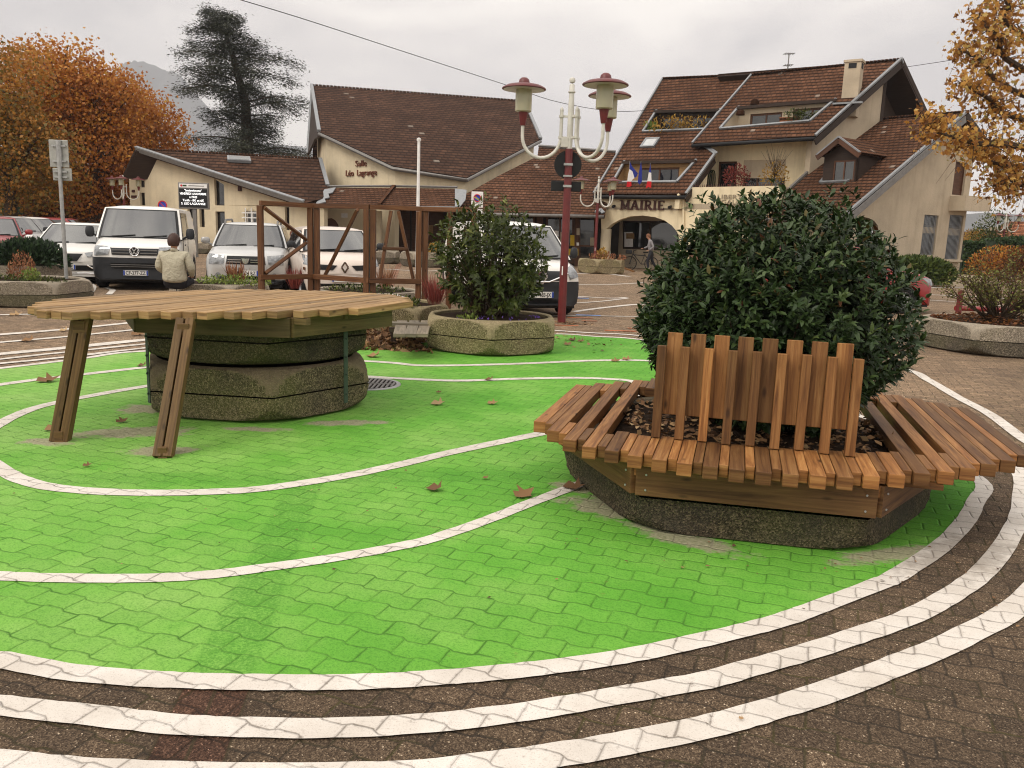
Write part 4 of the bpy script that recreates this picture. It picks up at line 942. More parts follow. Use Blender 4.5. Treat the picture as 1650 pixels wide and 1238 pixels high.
# balcony: parapet spikes, side parapet, upper wall
zbal = PF.hit(1115, 302).z; PU = Pl(PF.o-PF.n*3.55, PF.o-PF.n*3.55+ad)
ut = PR2.hit(1215, 226).z
hA = [PU.hit(1157, 262), PU.hit(1188, 260), PU.hit(1187, 300), PU.hit(1157, 300)]; hB = [PU.hit(1198, 259.5), PU.hit(1267, 257), PU.hit(1265, 300), PU.hit(1198, 300)]
for q in (hA, hB): q[2].z = q[3].z = zbal-.75; q[0].z = q[1].z = max(q[0].z, q[1].z)
mb = MB(); l0, l1 = PU.hit(1105, 240), PU.hit(1309, 240)
mb.slab(PU, [V3((l0.x, l0.y, ut+.25)), V3((l1.x, l1.y, ut+.25)), V3((l1.x, l1.y, 0)), V3((l0.x, l0.y, 0))], [hA, hB], .3); part(mb, 'upper_wall', 'cream3', th_)
addwin(th_, PU, hA, .12, .09, 'wood_brown', mull=0); wB = addwin(th_, PU, hB, .12, .09, 'wood_brown', mull=2)
mb = MB(); q = hB; P2 = PU.off(-.05); mb.slab(P2, [q[0]-PU.n*.05, q[1]-PU.n*.05, q[1].lerp(q[2], .38)-PU.n*.05, q[0].lerp(q[3], .38)-PU.n*.05], (), .04); part(mb, 'roller_blind', 'cream2', th_)
a, b = PF.zpt(1105, zbal-1.0), PF.zpt(1257, zbal-1.0); mb = MB(); fl = [a, b, b-PF.n*3.5, a-PF.n*3.5]; mb.slab(Pl(a, b, b-PF.n*3.5), fl, (), .25); part(mb, 'balcony_floor', 'cream2', th_)
b2 = PF.hit(1257, 299.5); PS_ = Pl(b2, b2-PF.n); mb = MB(); t0 = b2-PF.n*.36; t1 = b2-PF.n*3.5
mb.slab(PS_, [t0, t1, V3((t1.x, t1.y, 0)), V3((t0.x, t0.y, 0))], (), .3); part(mb, 'side_wall', 'cream2', th_)
mb = MB(); tl = PF.hit(1116, 301.5)
for i in range(46):
    p = tl.lerp(b2, i/45)-PF.n*.1; mb.tube([p, p+V3((0, 0, .13))], [.022, .006], 5)
part(mb, 'parapet_spikes', 'text_brown', th_)
v0, v1 = PR1.hit(1152, 249), PR1.hit(1105.5, 313); Pv = Pl(v0-ad*.3, v1-ad*.3)
mb = MB(); mb.slab(Pv, [v0-ad*.3-V3((0, 0, .15)), v1-ad*.3-V3((0, 0, .15)), V3(((v1-ad*.3).x, (v1-ad*.3).y, zbal-1)), V3(((v0-ad*.3).x, (v0-ad*.3).y, zbal-1))], (), .25); part(mb, 'terrace_side_wall', 'cream3', th_)
# green hose hanging on the balcony wall
mb = MB()
for k in range(3):
    c = PU.off(.08).zpt(1142+k*3, zbal+.55); mb.tube([c+PU.u*(.14*math.cos(a))+V3((0, 0, .5*math.sin(a))) for a in [i*PI/10 for i in range(21)]], .025, 6)
tag(part(mb, 'garden_hose', 'leaf_laurel', None), 'green garden hose looped on the balcony wall', 'hose')
# right gable (vertical wall under the right verge of the upper roof)
g0, g1 = PR2.hit(1452, 96), PR2.hit(1314, 219); gd = V3((g1.x-g0.x, g1.y-g0.y, 0)).normalized(); gn = V3((-gd.y, gd.x, 0)); 
if gn.dot(EYE-g0) < 0: gn = -gn
PG = Pl(g0-gn*.45, g1-gn*.45)
ge = PG.hit(1494, 186)
mb = MB(); e0 = PG.hit(1309, 224); e1 = PG.hit(1427, 124)
mb.slab(PG, [e0, e1, V3((e1.x, e1.y, 0)), V3((e0.x, e0.y, 0))], (), .3); part(mb, 'gable_wall', 'cream2', th_)
PGd = PG.off(-.6); f0, f1, f2 = PGd.hit(1424, 120), PGd.hit(1450, 104), PGd.hit(1482, 184); 
mb = MB(); mb.slab(PGd, [f0, f1, f2, V3((f2.x, f2.y, 3)), V3((f0.x, f0.y, 3))], (), .2); part(mb, 'gable_boarding', 'wood_dark', th_)
rk = PG.off(.45); r0_, r1_ = rr_, rk.hit(1494, 187); bp2 = Pl(r0_, r1_, r0_-ad*3)
if bp2.n.z < 0: bp2.n = -bp2.n
mb = MB(); mb.slab(bp2, [r0_, r1_, r1_-ad*9, r0_-ad*9], (), .16); part(mb, 'far_roof', 'tiles2', th_)
mb = MB(); so = bp2.n*-.19; mb.slab(bp2.off(-.19), [r0_+so, r1_+so, r1_-ad*9+so, r0_-ad*9+so], (), .05); part(mb, 'soffit', 'wood_dark', th_)
edge(th_, [r0_-V3((0, 0, .05)), r1_-V3((0, 0, .05))], .06, .34, 'wood_dark', 'barge_board')
edge(th_, [g0+up*.08, r0_+(r1_-r0_)*.06], .16, .1, up=up)
mb = MB(); mb.bar(e1+V3((0, 0, .1)), V3((e1.x, e1.y, 4)), .14, .14); part(mb, 'post', 'wood_dark', th_)
# chimney
def onroof(px, py, P_=PR2): return P_.hit(px, py)
cb = onroof(1367, 165); chx = [(1355, 157), (1383, 161)]
mb = MB(); c = onroof(1372, 150)-V3((0, 0, .5)); zt = D(1368, 101, c.y).z; ang = math.atan2(ad.y, ad.x)
mb.box((c.x, c.y, (c.z+zt)/2-.3), (.72, .62, zt-c.z+.6), ang); mb.box((c.x, c.y, zt+.04), (.82, .72, .10), ang)
ch_ = part(mb, 'chimney', 'cream2', th_)
mb = MB(); mb.box((c.x, c.y, zt-.18), (.35, .66, .22), ang); mb.box((c.x, c.y, zt-.18), (.76, .3, .22), ang); part(mb, 'flue_slot', 'black', ch_)
mb = MB(); q = onroof(1366, 168)+up*.05; mb.box(q, (1.3, .2, .08), ang); part(mb, 'flashing', 'zinc', ch_)
# TV antenna
q = PR2.hit(1269, 115); mb = MB(); zt = D(1271, 86, q.y).z; mb.tube([q-V3((0, 0, .2)), V3((q.x, q.y, zt))], .03, 6)
for k, (dz, L) in enumerate([(.0, .55), (.55, .45), (1.0, .9)]):
    z = zt-.05-dz; mb.bar((q.x-L/2, q.y, z), (q.x+L/2, q.y, z+.06), .03, .03)
    for j in range(-2, 3): mb.bar((q.x+j*L/5, q.y-.25, z+.02), (q.x+j*L/5, q.y+.25, z+.02), .02, .02)
part(mb, 'antenna', 'gutter', th_)
mb = MB()
for px, py in [(1216, 167), (1193, 184)]: q = PR2.hit(px, py); mb.lathe([(.22, -.05), (.2, .12), (.12, .2), (0, .22)], c=q, n=10)
part(mb, 'roof_vents', 'tiles_orange', th_)
# ---- right wing with dormer
Lq, Rq, Eq = D(1392, 195, 42.4), D(1555, 182, 38.6), D(1360, 345, 34.6); PR3 = Pl(Lq, Rq, Eq); up3 = PR3.n
d3 = V3((Rq.x-Lq.x, Rq.y-Lq.y, 0)).normalized(); n3 = V3((-d3.y, d3.x, 0)); n3 = n3 if n3.y < 0 else -n3
mb = MB(); mb.slab(PR3, PR3.P([(1392, 195), (1557, 181.5), (1361, 348), (1232, 354), (1256, 322), (1300, 282)]), (), .2); part(mb, 'wing_roof', 'tiles', th_)
edge(th_, [PR3.hit(1557, 181.5)+up3*.03, PR3.hit(1361, 348)+up3*.03], .12, .10, up=up3)
edge(th_, [PR3.hit(1557, 183.5)-V3((0, 0, .22)), PR3.hit(1361, 351)-V3((0, 0, .22))], .05, .28, 'gutter', 'barge_board')
edge(th_, [PR3.hit(1392, 194)+up3*.06, PR3.hit(1300, 281)+up3*.06, PR3.hit(1256, 321)+up3*.06], .12, .1, 'gutter', up=up3)
gutter(th_, [PR3.hit(1232, 355), PR3.hit(1361, 349.5)], .08)
mb = MB(); a, b = PR3.hit(1392, 194.5), PR3.hit(1556, 181)
for i in range(32): mb.tube([a.lerp(b, i/31), a.lerp(b, (i+.8)/31)], [.10, .085], 7)
part(mb, 'ridge_cap', 'tiles', th_)
w0, w1 = PR3.hit(1557, 181.5), PR3.hit(1361, 348); wd = V3((w0.x-w1.x, w0.y-w1.y, 0)).normalized(); wn_ = V3((wd.y, -wd.x, 0))
if wn_.dot(EYE-w0) < 0: wn_ = -wn_
P3 = Pl(w0-wn_*.45, w1-wn_*.45)
rt = P3.hit(1574, 217)
h1 = P3.P([(1490, 346), (1513, 346), (1507, 411), (1483, 411)]); h2_ = P3.P([(1531, 346), (1553.5, 346), (1546, 418), (1524, 418)]); h3 = P3.P([(1540.5, 260), (1559, 262), (1553, 314), (1536.5, 314)])
for h in (h1, h2_, h3):
    for i, j in ((0, 3), (1, 2)): h[j].x, h[j].y = h[i].x, h[i].y
    h[1].z = h[0].z; h[2].z = h[3].z
ha = [P3.zpt(1373, .0), P3.hit(1372, 370), P3.hit(1374, 360), P3.hit(1381, 352.5), P3.hit(1390, 350), P3.hit(1400, 351.5), P3.hit(1409, 356.5), P3.hit(1414.5, 364), P3.hit(1416, 373)]
ha.append(V3((ha[-1].x, ha[-1].y, 0.0))); ha[0].z = .0; ha[1].x, ha[1].y = ha[0].x, ha[0].y
for p in (ha[0], ha[-1]): p.z = .02
mb = MB(); tp = [P3.hit(1365, 352), P3.hit(1555, 191)]
mb.slab(P3, [tp[0], tp[1], rt, V3((rt.x, rt.y, -.1)), V3((tp[0].x, tp[0].y, -.1))], [h1, h2_, h3, ha], .3); part(mb, 'wing_gable_wall', 'cream2', th_)
mb = MB(); mb.slab(P3.off(-1.2), [p-P3.n*1.2 for p in (P3.zpt(1355, 3), P3.zpt(1430, 3), P3.zpt(1430, 0), P3.zpt(1355, 0))], (), .1); part(mb, 'porch_back', 'dark', th_)
mb = MB(); 
for h, nb in ((h1, 11), (h2_, 12)):
    w = addwin(th_, P3, h, .14, .06, 'gutter', trans=(.27, .46)); 
    b = MB()
    for i in range(1, nb): b.bar(h[0].lerp(h[1], i/nb)-P3.n*.05, h[3].lerp(h[2], i/nb)-P3.n*.05, .022, .02, up=P3.n)
    part(b, 'bars', 'zinc', w)
    b = MB(); b.slab(P3.off(-.1), [h[0].lerp(h[3], .30)-P3.n*.1, h[1].lerp(h[2], .30)-P3.n*.1, h[1].lerp(h[2], .45)-P3.n*.1, h[0].lerp(h[3], .45)-P3.n*.1], (), .03); part(b, 'panel', 'cream2', w)
addwin(th_, P3, h3, .1, .05, 'wood_brown', 'wood_brown', name='shuttered_door')
mb = MB(); s0 = h2_[3]; mb.bar(s0-V3((.05, 0, .06))+P3.n*.05, h2_[2]+V3((.05, 0, -.06))+P3.n*.05, .22, .1); part(mb, 'sill', 'cream2', th_)
mb = MB(); q0, q1 = P3.hit(1531, 316), P3.hit(1573, 318); hz = abs(P3.hit(1531, 340).z-q0.z); mb.slab(P3.off(.75), [q0+P3.n*.75, q1+P3.n*.75, q1+P3.n*.75-V3((0, 0, hz)), q0+P3.n*.75-V3((0, 0, hz))], (), .75); part(mb, 'balcony', 'cream2', th_)
# side wall under the wing eaves, and far slope
mb = MB(); e2 = PR3.hit(1240, 352); ef = tp[0]; Pe = Pl(V3((ef.x, ef.y, 0)), V3((ef.x, ef.y, 0))-d3)
mb.slab(Pe, [V3((ef.x, ef.y, 2.6)), V3((ef.x, ef.y, 2.6))-d3*5, V3((ef.x, ef.y, 0))-d3*5, V3((ef.x, ef.y, 0))], (), .3); part(mb, 'eaves_wall', 'cream3', th_)
k1 = P3.off(.45).hit(1600, 243); bp3 = Pl(w0, k1, w0-d3*3); 
if bp3.n.z < 0: bp3.n = -bp3.n
mb = MB(); mb.slab(bp3, [w0, k1, k1-d3*4.5, w0-d3*4.5], (), .16); part(mb, 'far_roof', 'tiles2', th_)
edge(th_, [w0-V3((0, 0, .05)), k1-V3((0, 0, .05))], .05, .26, 'wood_dark', 'barge_board')
# wall of the back corner of the wing
mb = MB(); rb = rt-d3*.01; Pb_ = Pl(rt, rt+V3((n3.x, n3.y, 0))*-1); mb.slab(Pb_, [rt, rt-n3*-3.0*0+d3*-2.5, V3((rt.x, rt.y, 0))-d3*2.5, V3((rt.x, rt.y, 0))], (), .1)
# dormer
BLd, BRd = PR3.hit(1331, 294), None; Pd = Pl(BLd, BLd+d3)
pk, le, re_ = Pd.hit(1359, 221.5), Pd.hit(1323.5, 250), Pd.hit(1393, 247)
fr = n3*.35
def back_to(p, off=0):  # horizontal run back until it meets the wing roof
    d = -n3; t = (PR3.o-p).dot(PR3.n)/d.dot(PR3.n); return p+d*t
dm = MB()
re_.z = le.z = (re_.z+le.z)/2
for a, b in ((pk, le), (pk, re_)):
    A1, B1 = a+fr, b+fr; A2_, B2_ = back_to(a), back_to(b); pl = Pl(A1, B1, A2_)
    if pl.n.z < 0: pl.n = -pl.n
    pl.u = (A2_-A1).normalized(); pl.v = pl.n.cross(pl.u)
    dm.slab(pl, [A1, B1, B2_, A2_], (), .1)
dr_ = part(dm, 'dormer_roof', 'tiles', th_)
dmw = MB(); iL, iR = le.lerp(re_, .12), le.lerp(re_, .88)
wb_ = BLd.z-.1
frt = [pk-V3((0, 0, .25)), le.lerp(pk, .12)-V3((0, 0, .15)), V3((iL.x, iL.y, le.z-.1)), V3((iL.x, iL.y, wb_)), V3((iR.x, iR.y, wb_)), V3((iR.x, iR.y, le.z-.1)), re_.lerp(pk, .12)-V3((0, 0, .15))]
wq = [Pd.hit(1344, 259), Pd.hit(1379, 257), Pd.hit(1377, 292), Pd.hit(1342, 293)]; wq[1].z = wq[0].z; wq[2] = V3((wq[1].x, wq[1].y, wq[3].z)); wq[3] = V3((wq[0].x, wq[0].y, wq[3].z)); wq[2].z = wq[3].z = max(wb_+.1, wq[3].z)
dmw.slab(Pd, frt, [wq], .12)
for q in (iL, iR):
    a, b, c = V3((q.x, q.y, le.z)), V3((q.x, q.y, wb_-.4)), back_to(V3((q.x, q.y, le.z))); Pq = Pl(a, c); dmw.slab(Pq, [a, c, b], (), .08)
part(dmw, 'dormer_front', 'wood_dark', th_); addwin(th_, Pd, wq, .02, .07, 'wood_brown', mull=1, name='dormer_window')
edge(th_, [le+fr, pk+fr, re_+fr], .10, .06, 'zinc', 'dormer_verge'); edge(th_, [le+fr*1.02-V3((0, 0, .14)), pk+fr*1.02-V3((0, 0, .14)), re_+fr*1.02-V3((0, 0, .14))], .05, .24, 'wood_brown', 'dormer_barge')
edge(th_, [PR3.hit(1345, 270)+up3*.05, PR3.hit(1322, 295.5)+up3*.05, PR3.hit(1366, 293.5)+up3*.05, PR3.hit(1397, 262)+up3*.05], .13, .08, up=up3)
# ---- Salle Leo Lagrange ------------------------------------------------------------------------------
hl = thing('village_hall', 'cream village hall with big sweeping brown roof and two lines of reddish wall lettering', 'building')
PS = Pl(D(503, 138, 59.17), D(838, 163, 62.59), D(752, 286, 43.92)); ups = PS.n
mb = MB(); rf = PS.P([(502, 137.5), (845, 163.5), (871, 224.5), (752, 286.5), (633, 267.5), (514, 212)]); mb.slab(PS, rf, (), .25); part(mb, 'roof', 'tiles2', hl)
edge(hl, [rf[1]+ups*.03, rf[2]+ups*.03], .2, .16, up=ups); edge(hl, [rf[0]+ups*.03, rf[5]+ups*.03], .2, .16, up=ups)
gutter(hl, [rf[5]-V3((0, 0, .14)), rf[4]-V3((0, 0, .14)), rf[3]-V3((0, 0, .14)), rf[2]-V3((0, 0, .14))], .10)
mb = MB()
for i in range(60): mb.tube([rf[0].lerp(rf[1], i/60), rf[0].lerp(rf[1], (i+.8)/60)], [.11, .09], 7)
part(mb, 'ridge_cap', 'tiles2', hl)
bkd = V3((rf[1].x-rf[0].x, rf[1].y-rf[0].y, 0)).normalized(); bkn = V3((-bkd.y, bkd.x, 0)); 
bps = Pl(rf[0], rf[1], rf[0]+bkn*8-V3((0, 0, 5)))
if bps.n.z < 0: bps.n = -bps.n
mb = MB(); mb.slab(bps, [rf[0], rf[1], rf[1]+bkn*8-V3((0, 0, 5)), rf[0]+bkn*8-V3((0, 0, 5))], (), .2); part(mb, 'far_roof', 'tiles2', hl)
# left overhang: white barge board going down, dark soffit
vp = Pl(rf[0]-bkd*.05, rf[0]-bkd*.05+V3((0, 1, 0))*.3+V3((.0, 0, 0)))
ctr = V3((-5.5, 53.5, 0))
def inn(p, k=.45): q = V3((p.x, p.y, 0)); d = (ctr-q).normalized(); return V3((p.x, p.y, p.z))+d*k
w5, w4, w3, w2 = inn(rf[5]), inn(rf[4]), inn(rf[3], .4), inn(rf[2], .4); zlow = 2.6
ws = []
x529 = None
def wallseg(a, b, za, zb_, name, mat='cream', th=.3, z0=0):
    Pw = Pl(V3((a.x, a.y, 0)), V3((b.x, b.y, 0))); mb = MB(); mb.slab(Pw, [V3((a.x, a.y, za)), V3((b.x, b.y, zb_)), V3((b.x, b.y, z0)), V3((a.x, a.y, z0))], (), th); part(mb, name, mat, hl); return Pw
Pm = wallseg(w5, w4, rf[5].z-.1, rf[4].z-.1, 'front_wall')
Pn = wallseg(w4, w3, rf[4].z-.1, rf[3].z-.1, 'middle_wall', z0=3.0); Po = wallseg(w3, w2, rf[3].z-.1, rf[2].z-.1, 'right_wall', z0=3.0)
# left return wall and high boarding under the left verge
r0i = inn(rf[0], .5); Pleft = wallseg(w5, V3((-13.8, 58, 0)), rf[5].z-.1, 9.4, 'left_wall')
mb = MB(); q = [rf[0]-bkd*.02, PS.hit(514, 212), PS.hit(514, 212)-V3((0, 0, 1.0)), V3((rf[0].x, rf[0].y, PS.hit(514, 212).z-1.2))]
mb.face([q[0]-bkd*.12, D(497, 215, 54.9), D(495, 252, 54.9), D(506, 252, 51.24)]); 
a, b, c, d = D(503, 138, 59.29), D(512, 212, 49.04), D(507, 226, 51.85), D(495.5, 250, 56.73)
mb = MB(); mb.bar(a-V3((0, 0, .2)), d, .12, .55); part(mb, 'barge_board', 'zinc', hl)
PLs = Pl(V3((-14.1, 58.9, 0)), V3((-11.7, 49, 0)))
mb = MB(); mb.slab(Pl(a, b, d), [a-V3((0, 0, .4)), b-V3((0, 0, .3)), D(507, 224, 52.46), d], (), .12); part(mb, 'soffit', 'wood_dark', hl)
# lettering
PT2 = Pm.off(.04); um = PT2.u if PT2.u.x > 0 else -PT2.u
for s_, (x0, y0), (x1, y1), hh in (('Salle', (573, 268.5), (590.5, 269.5), 9.5), ('Léo  Lagrange', (557.5, 284), (607, 286), 9.5)):
    p, q = PT2.hit(x0, y0), PT2.hit(x1, y1); hgt = abs(PT2.hit(x0, y0-hh).z-p.z)
    fit_text(hl, s_, p, um, PT2.n, (q-p).dot(um), hgt, .03, 'text_red', 'lettering')
# lower canopy roof
e1_, e2_ = D(520, 331, 41.85), D(732, 333, 40.99); tpz = D(635, 303, 43.8)
PC = Pl(e1_, e2_, tpz); upc = PC.n
mb = MB(); mb.slab(PC, PC.P([(529, 303), (635, 302.5), (612, 332), (518, 331)]), (), .14); mb.slab(PC.off(.01), PC.off(.01).P([(635, 302.5), (737, 304.5), (733, 333), (612, 332)]), (), .14); part(mb, 'canopy_roof', 'tiles', hl)
edge(hl, [PC.hit(635, 302)+upc*.06, PC.hit(611, 332)+upc*.06], .2, .14, 'tiles', 'hip_tiles', up=upc)
edge(hl, [PC.hit(528, 302)+upc*.05, PC.hit(636, 301.5)+upc*.05, PC.hit(737, 303.5)+upc*.05], .12, .08, 'gutter', up=upc)
mb = MB(); pts = PC.off(.1).P([(523, 305), (541, 302), (536, 310), (529, 312), (531, 318), (523, 320), (525, 325), (517, 327), (508, 330), (512, 322)]); mb.slab(PC.off(.1), pts, (), .05); part(mb, 'valley_flashing', 'zinc', hl)
gutter(hl, [PC.hit(505, 333.5), PC.hit(612, 334.5), PC.hit(735, 335.5)], .07, 'zinc')
mb = MB(); pz = PC.off(.1).P([(733, 304), (752, 306), (750, 322), (741, 333), (733, 333)]); mb.slab(PC.off(.1), pz, (), .05); part(mb, 'white_flashing', 'zinc', hl)
# walls below canopy: beige wall with dark arch on the left, deep porch on the right
Pq = Pl(D(520, 390, 44.65), D(760, 390, 44.65)+V3((0, .7, 0)))
aq = [Pq.hit(x, y) for x, y in [(519, 366), (521, 358), (527, 352.5), (534, 351.5), (540, 355), (545, 362), (546, 366)]]; aq = [V3((aq[0].x, aq[0].y, .03))]+aq+[V3((aq[-1].x, aq[-1].y, .03))]
mb = MB(); a, b = Pq.zpt(500, 3.0), Pq.zpt(597, 3.0); mb.slab(Pq, [a, b, V3((b.x, b.y, 0)), V3((a.x, a.y, 0))], [aq], .3); part(mb, 'lower_wall', 'cream', hl)
mb = MB(); bk2 = Pq.off(-1.6); a, b = bk2.zpt(500, 3.3), bk2.zpt(790, 3.3); mb.slab(bk2, [a, b, V3((b.x, b.y, 0)), V3((a.x, a.y, 0))], (), .2); part(mb, 'porch_wall', 'wood_brown', hl)
mb = MB(); 
for x in (640, 662, 716, 742): p = bk2.off(.05); mb.bar(p.zpt(x, 0), p.zpt(x, 2.8), .08, .05)
part(mb, 'porch_mullions', 'wood_dark', hl)
for x0, x1, y0, y1, mt in [(690, 698, 363, 379, 'wood_table')]:
    p = bk2.off(.04); mb = MB(); mb.slab(p, p.P([(x0, y0), (x1, y0), (x1, y1), (x0, y1)]), (), .02); part(mb, 'poster', mt, hl)
mb = MB(); p = Pq.off(.03); mb.slab(p, p.P([(550, 344), (560, 344), (560, 351), (550, 351)]), (), .02); part(mb, 'notice', 'sign_white', hl)
cc = Pq.zpt(611, 0)+Pq.n*1.2; mb = MB(); mb.lathe([(.24, 0), (.23, 2.45), (0, 2.45)], c=(cc.x, cc.y, 0), n=20); part(mb, 'column', 'cream', hl)
# ---- connecting gallery ---------------------------------------------------------------------------------
gl = thing('gallery_building', 'low wing with long brown tiled roof and dark shopfront between the two halls', 'building')
PV = Pl(D(971, 348, 40.9), D(780, 344, 41.6), D(986, 247, 46.8)); upv = PV.n
mb = MB(); mb.slab(PV, PV.P([(752, 312), (806, 282), (866, 252), (868, 237), (992, 246.5), (974, 348), (740, 343)]), (), .16); part(mb, 'roof', 'tiles', gl)
edge(gl, [PV.hit(868, 236.5)+upv*.05, PV.hit(992, 246)+upv*.05], .14, .1, 'gutter', up=upv)
gutter(gl, [PV.hit(738, 344.5), PV.hit(973, 349.5)], .08, 'gutter')
edge(gl, [PV.hit(972, 345)+upv*.05, PV.hit(966, 341)+upv*.12, PV.hit(961, 346)+upv*.12], .2, .08, up=upv)
E0, E1 = PV.hit(760, 344), PV.hit(974, 348); Pst = Pl(V3((E0.x, E0.y+2.3, 0)), V3((E1.x, E1.y+2.3, 0)))
mb = MB(); a, b = Pst.zpt(735, 3.1), Pst.zpt(1000, 3.1); mb.slab(Pst, [a, b, V3((b.x, b.y, 0)), V3((a.x, a.y, 0))], (), .2); part(mb, 'shopfront_wall', 'dark', gl)
pf = Pst.off(.06)
for x0, x1 in [(800, 862), (880, 925), (932, 960)]:
    q = [pf.zpt(x0, 2.55), pf.zpt(x1, 2.55), pf.zpt(x1, .12), pf.zpt(x0, .12)]; addwin(gl, pf, q, .0, .10, 'wood_brown', mull=1 if x1-x0 > 40 else 0, trans=(.62,))
mb = MB()
for x in (790, 870, 929): mb.bar(pf.off(.05).zpt(x, 0), pf.off(.05).zpt(x, 2.9), .34 if x != 929 else .22, .08)
part(mb, 'piers', 'wood_brown', gl)
mb = MB(); a, b = pf.zpt(735, 2.78), pf.zpt(975, 2.78); mb.bar(a, b, .1, .36); part(mb, 'fascia', 'wood_dark', gl)
yl = plain('yellow_poster', (.50, .33, .02), .7)
for i, (x0, x1, y0, y1, mt) in enumerate([(893, 900, 372, 381, 'sign_white'), (893, 900, 383, 396, yl), (903, 909, 374, 396, 'cream2'), (919, 927, 379, 396, yl), (926, 934, 368, 379, 'cream2'), (928, 933, 391, 396, 'sign_white'), (916, 923, 401, 412, yl), (924, 932, 401, 412, yl), (951, 960, 383, 396, 'cream2'), (979, 984, 366, 372, 'cream2'), (979, 984, 404, 412, 'sign_white'), (979, 984, 381, 386, 'cream2')]):
    p = pf.off(.09); mb = MB(); mb.slab(p, p.P([(x0, y0), (x1, y0), (x1, y1), (x0, y1)]), (), .01); part(mb, 'poster', mt, gl)
# ---- low left annex -------------------------------------------------------------------------------------
an = thing('low_annex', 'low beige annex with long sloping tiled roof and narrow dark windows behind the vans', 'building')
a0_, a1_ = D(222, 241, 46), D(488, 327, 41.5); rdg = D(515, 257, 48.4); PA = Pl(a0_, a1_, V3((rdg.x, rdg.y, a0_.z))); upa = PA.n
mb = MB(); skq = PA.P([(366, 256), (403, 258), (405, 265), (367, 263)]); mb.slab(PA, PA.P([(220, 241), (516, 257), (531, 303), (520, 320), (489, 328)]), (), .2); part(mb, 'roof', 'tiles2', an)
edge(an, [PA.hit(219, 241)+upa*.0, PA.hit(489, 328.5)+upa*.0], .12, .22, 'gutter', 'verge', up=upa); edge(an, [PA.hit(219, 240)+upa*.12, PA.hit(489, 327.5)+upa*.12], .2, .05, 'zinc', up=upa)
edge(an, [PA.hit(516, 257)+upa*.06, PA.hit(528, 300)+upa*.06], .2, .08, up=upa)
f = MB(); f.slab(PA.off(.2), [p+upa*.2 for p in skq], (), .15); f = part(f, 'skylight', 'zinc', an)
mb = MB(); c_ = sum(skq, V3((0, 0, 0)))/4; mb.slab(PA.off(.215), [p.lerp(c_, .16)+upa*.215 for p in skq], (), .02); part(mb, 'pane', M['glass_grey'], f)
mb = MB(); a, b = PA.hit(220, 240.5), PA.hit(516, 256.5)
for i in range(55): mb.tube([a.lerp(b, i/55), a.lerp(b, (i+.8)/55)], [.10, .085], 6)
part(mb, 'ridge_cap', 'tiles2', an)
sl1 = D(199, 285, 46.4); Pv2 = Pl(PA.hit(219, 241), sl1, PA.hit(516, 257)-V3((0, 0, 0)))
if Pv2.n.z < 0: Pv2.n = -Pv2.n
mb = MB(); e_ = V3((rdg.x-a0_.x, rdg.y-a0_.y, 0)).normalized(); mb.slab(Pv2, [PA.hit(219, 241), sl1, sl1+e_*9, PA.hit(219, 241)+e_*9], (), .16); part(mb, 'far_roof', 'tiles2', an); mb = MB(); so = Pv2.n*-.19; h0 = PA.hit(219, 241)+so; mb.slab(Pv2.off(-.19), [h0, sl1+so, sl1+e_*9+so, h0+e_*9], (), .05); part(mb, 'soffit', 'wood_dark', an)
edge(an, [PA.hit(219, 242)-V3((0, 0, .1)), sl1-V3((0, 0, .1))], .08, .24, 'wood_dark', 'barge_board')
wdir = V3((a1_.x-a0_.x, a1_.y-a0_.y, 0)).normalized(); wnn = V3((wdir.y, -wdir.x, 0)); wnn = wnn if wnn.y < 0 else -wnn
PW = Pl(a0_-wnn*.55, a1_-wnn*.55)
def wv(x0, y0, x1, y1):
    q = PW.P([(x0, y0), (x1, y0), (x1, y1), (x0, y1)]); q[3].x, q[3].y = q[0].x, q[0].y; q[2].x, q[2].y = q[1].x, q[1].y; q[2].z = q[3].z = min(q[2].z, q[3].z); return q
H = [wv(222.5, 252, 231, 302), wv(225, 310.5, 233, 331), wv(345, 288, 360.5, 331), wv(347, 341, 362, 384), wv(302, 335, 311, 352), wv(321, 336, 329, 366), wv(459, 334, 466, 371), wv(394, 340, 413, 362)]
H[0][1].z = min(H[0][1].z, PA.hit(231, 247).z-.3); H[2][1].z = min(H[2][1].z, PA.hit(360, 287).z-.3); H[0][0].z = H[0][1].z
mb = MB(); top = [PW.hit(207, 272), PW.hit(221, 246), PW.hit(494, 331)]
mb.slab(PW, top+[V3((top[2].x+.9, top[2].y-.15, top[2].z)), V3((top[2].x+.9, top[2].y-.15, 0)), V3((top[0].x, top[0].y, 0))], H, .3); part(mb, 'gable_wall', 'cream', an)
for i, h in enumerate(H):
    if i != 7: addwin(an, PW, h, .15, .05, 'wood_dark')
    else:
        w = addwin(an, PW, h, .15, .08, 'sign_white', mull=1)
        b = MB()
        for k in (.15, .5, .85): b.bar(h[0].lerp(h[3], k)-ad*.1+PW.n*.1, h[1].lerp(h[2], k)+ad*.1+PW.n*.1, .05, .05)
        for k in (.2, .7): b.bar(h[0].lerp(h[1], k)+V3((0, 0, .15))+PW.n*.1, h[3].lerp(h[2], k)-V3((0, 0, .1))+PW.n*.1, .05, .05)
        part(b, 'white_grille', 'sign_white', w)
mb = MB(); q = PW.off(.05).P([(237, 255), (243, 256), (243, 267), (240, 273), (237, 272)]); mb.slab(PW.off(.05), q, (), .04); part(mb, 'wall_plaque', 'wood_table', an)
mb = MB(); q = PW.off(.12).P([(383, 299), (387, 300), (387, 308), (383, 308)]); mb.slab(PW.off(.12), q, (), .12)
q = PW.off(.06).P([(212, 306), (216, 306), (216, 310), (212, 310)]); mb.slab(PW.off(.06), q, (), .06)
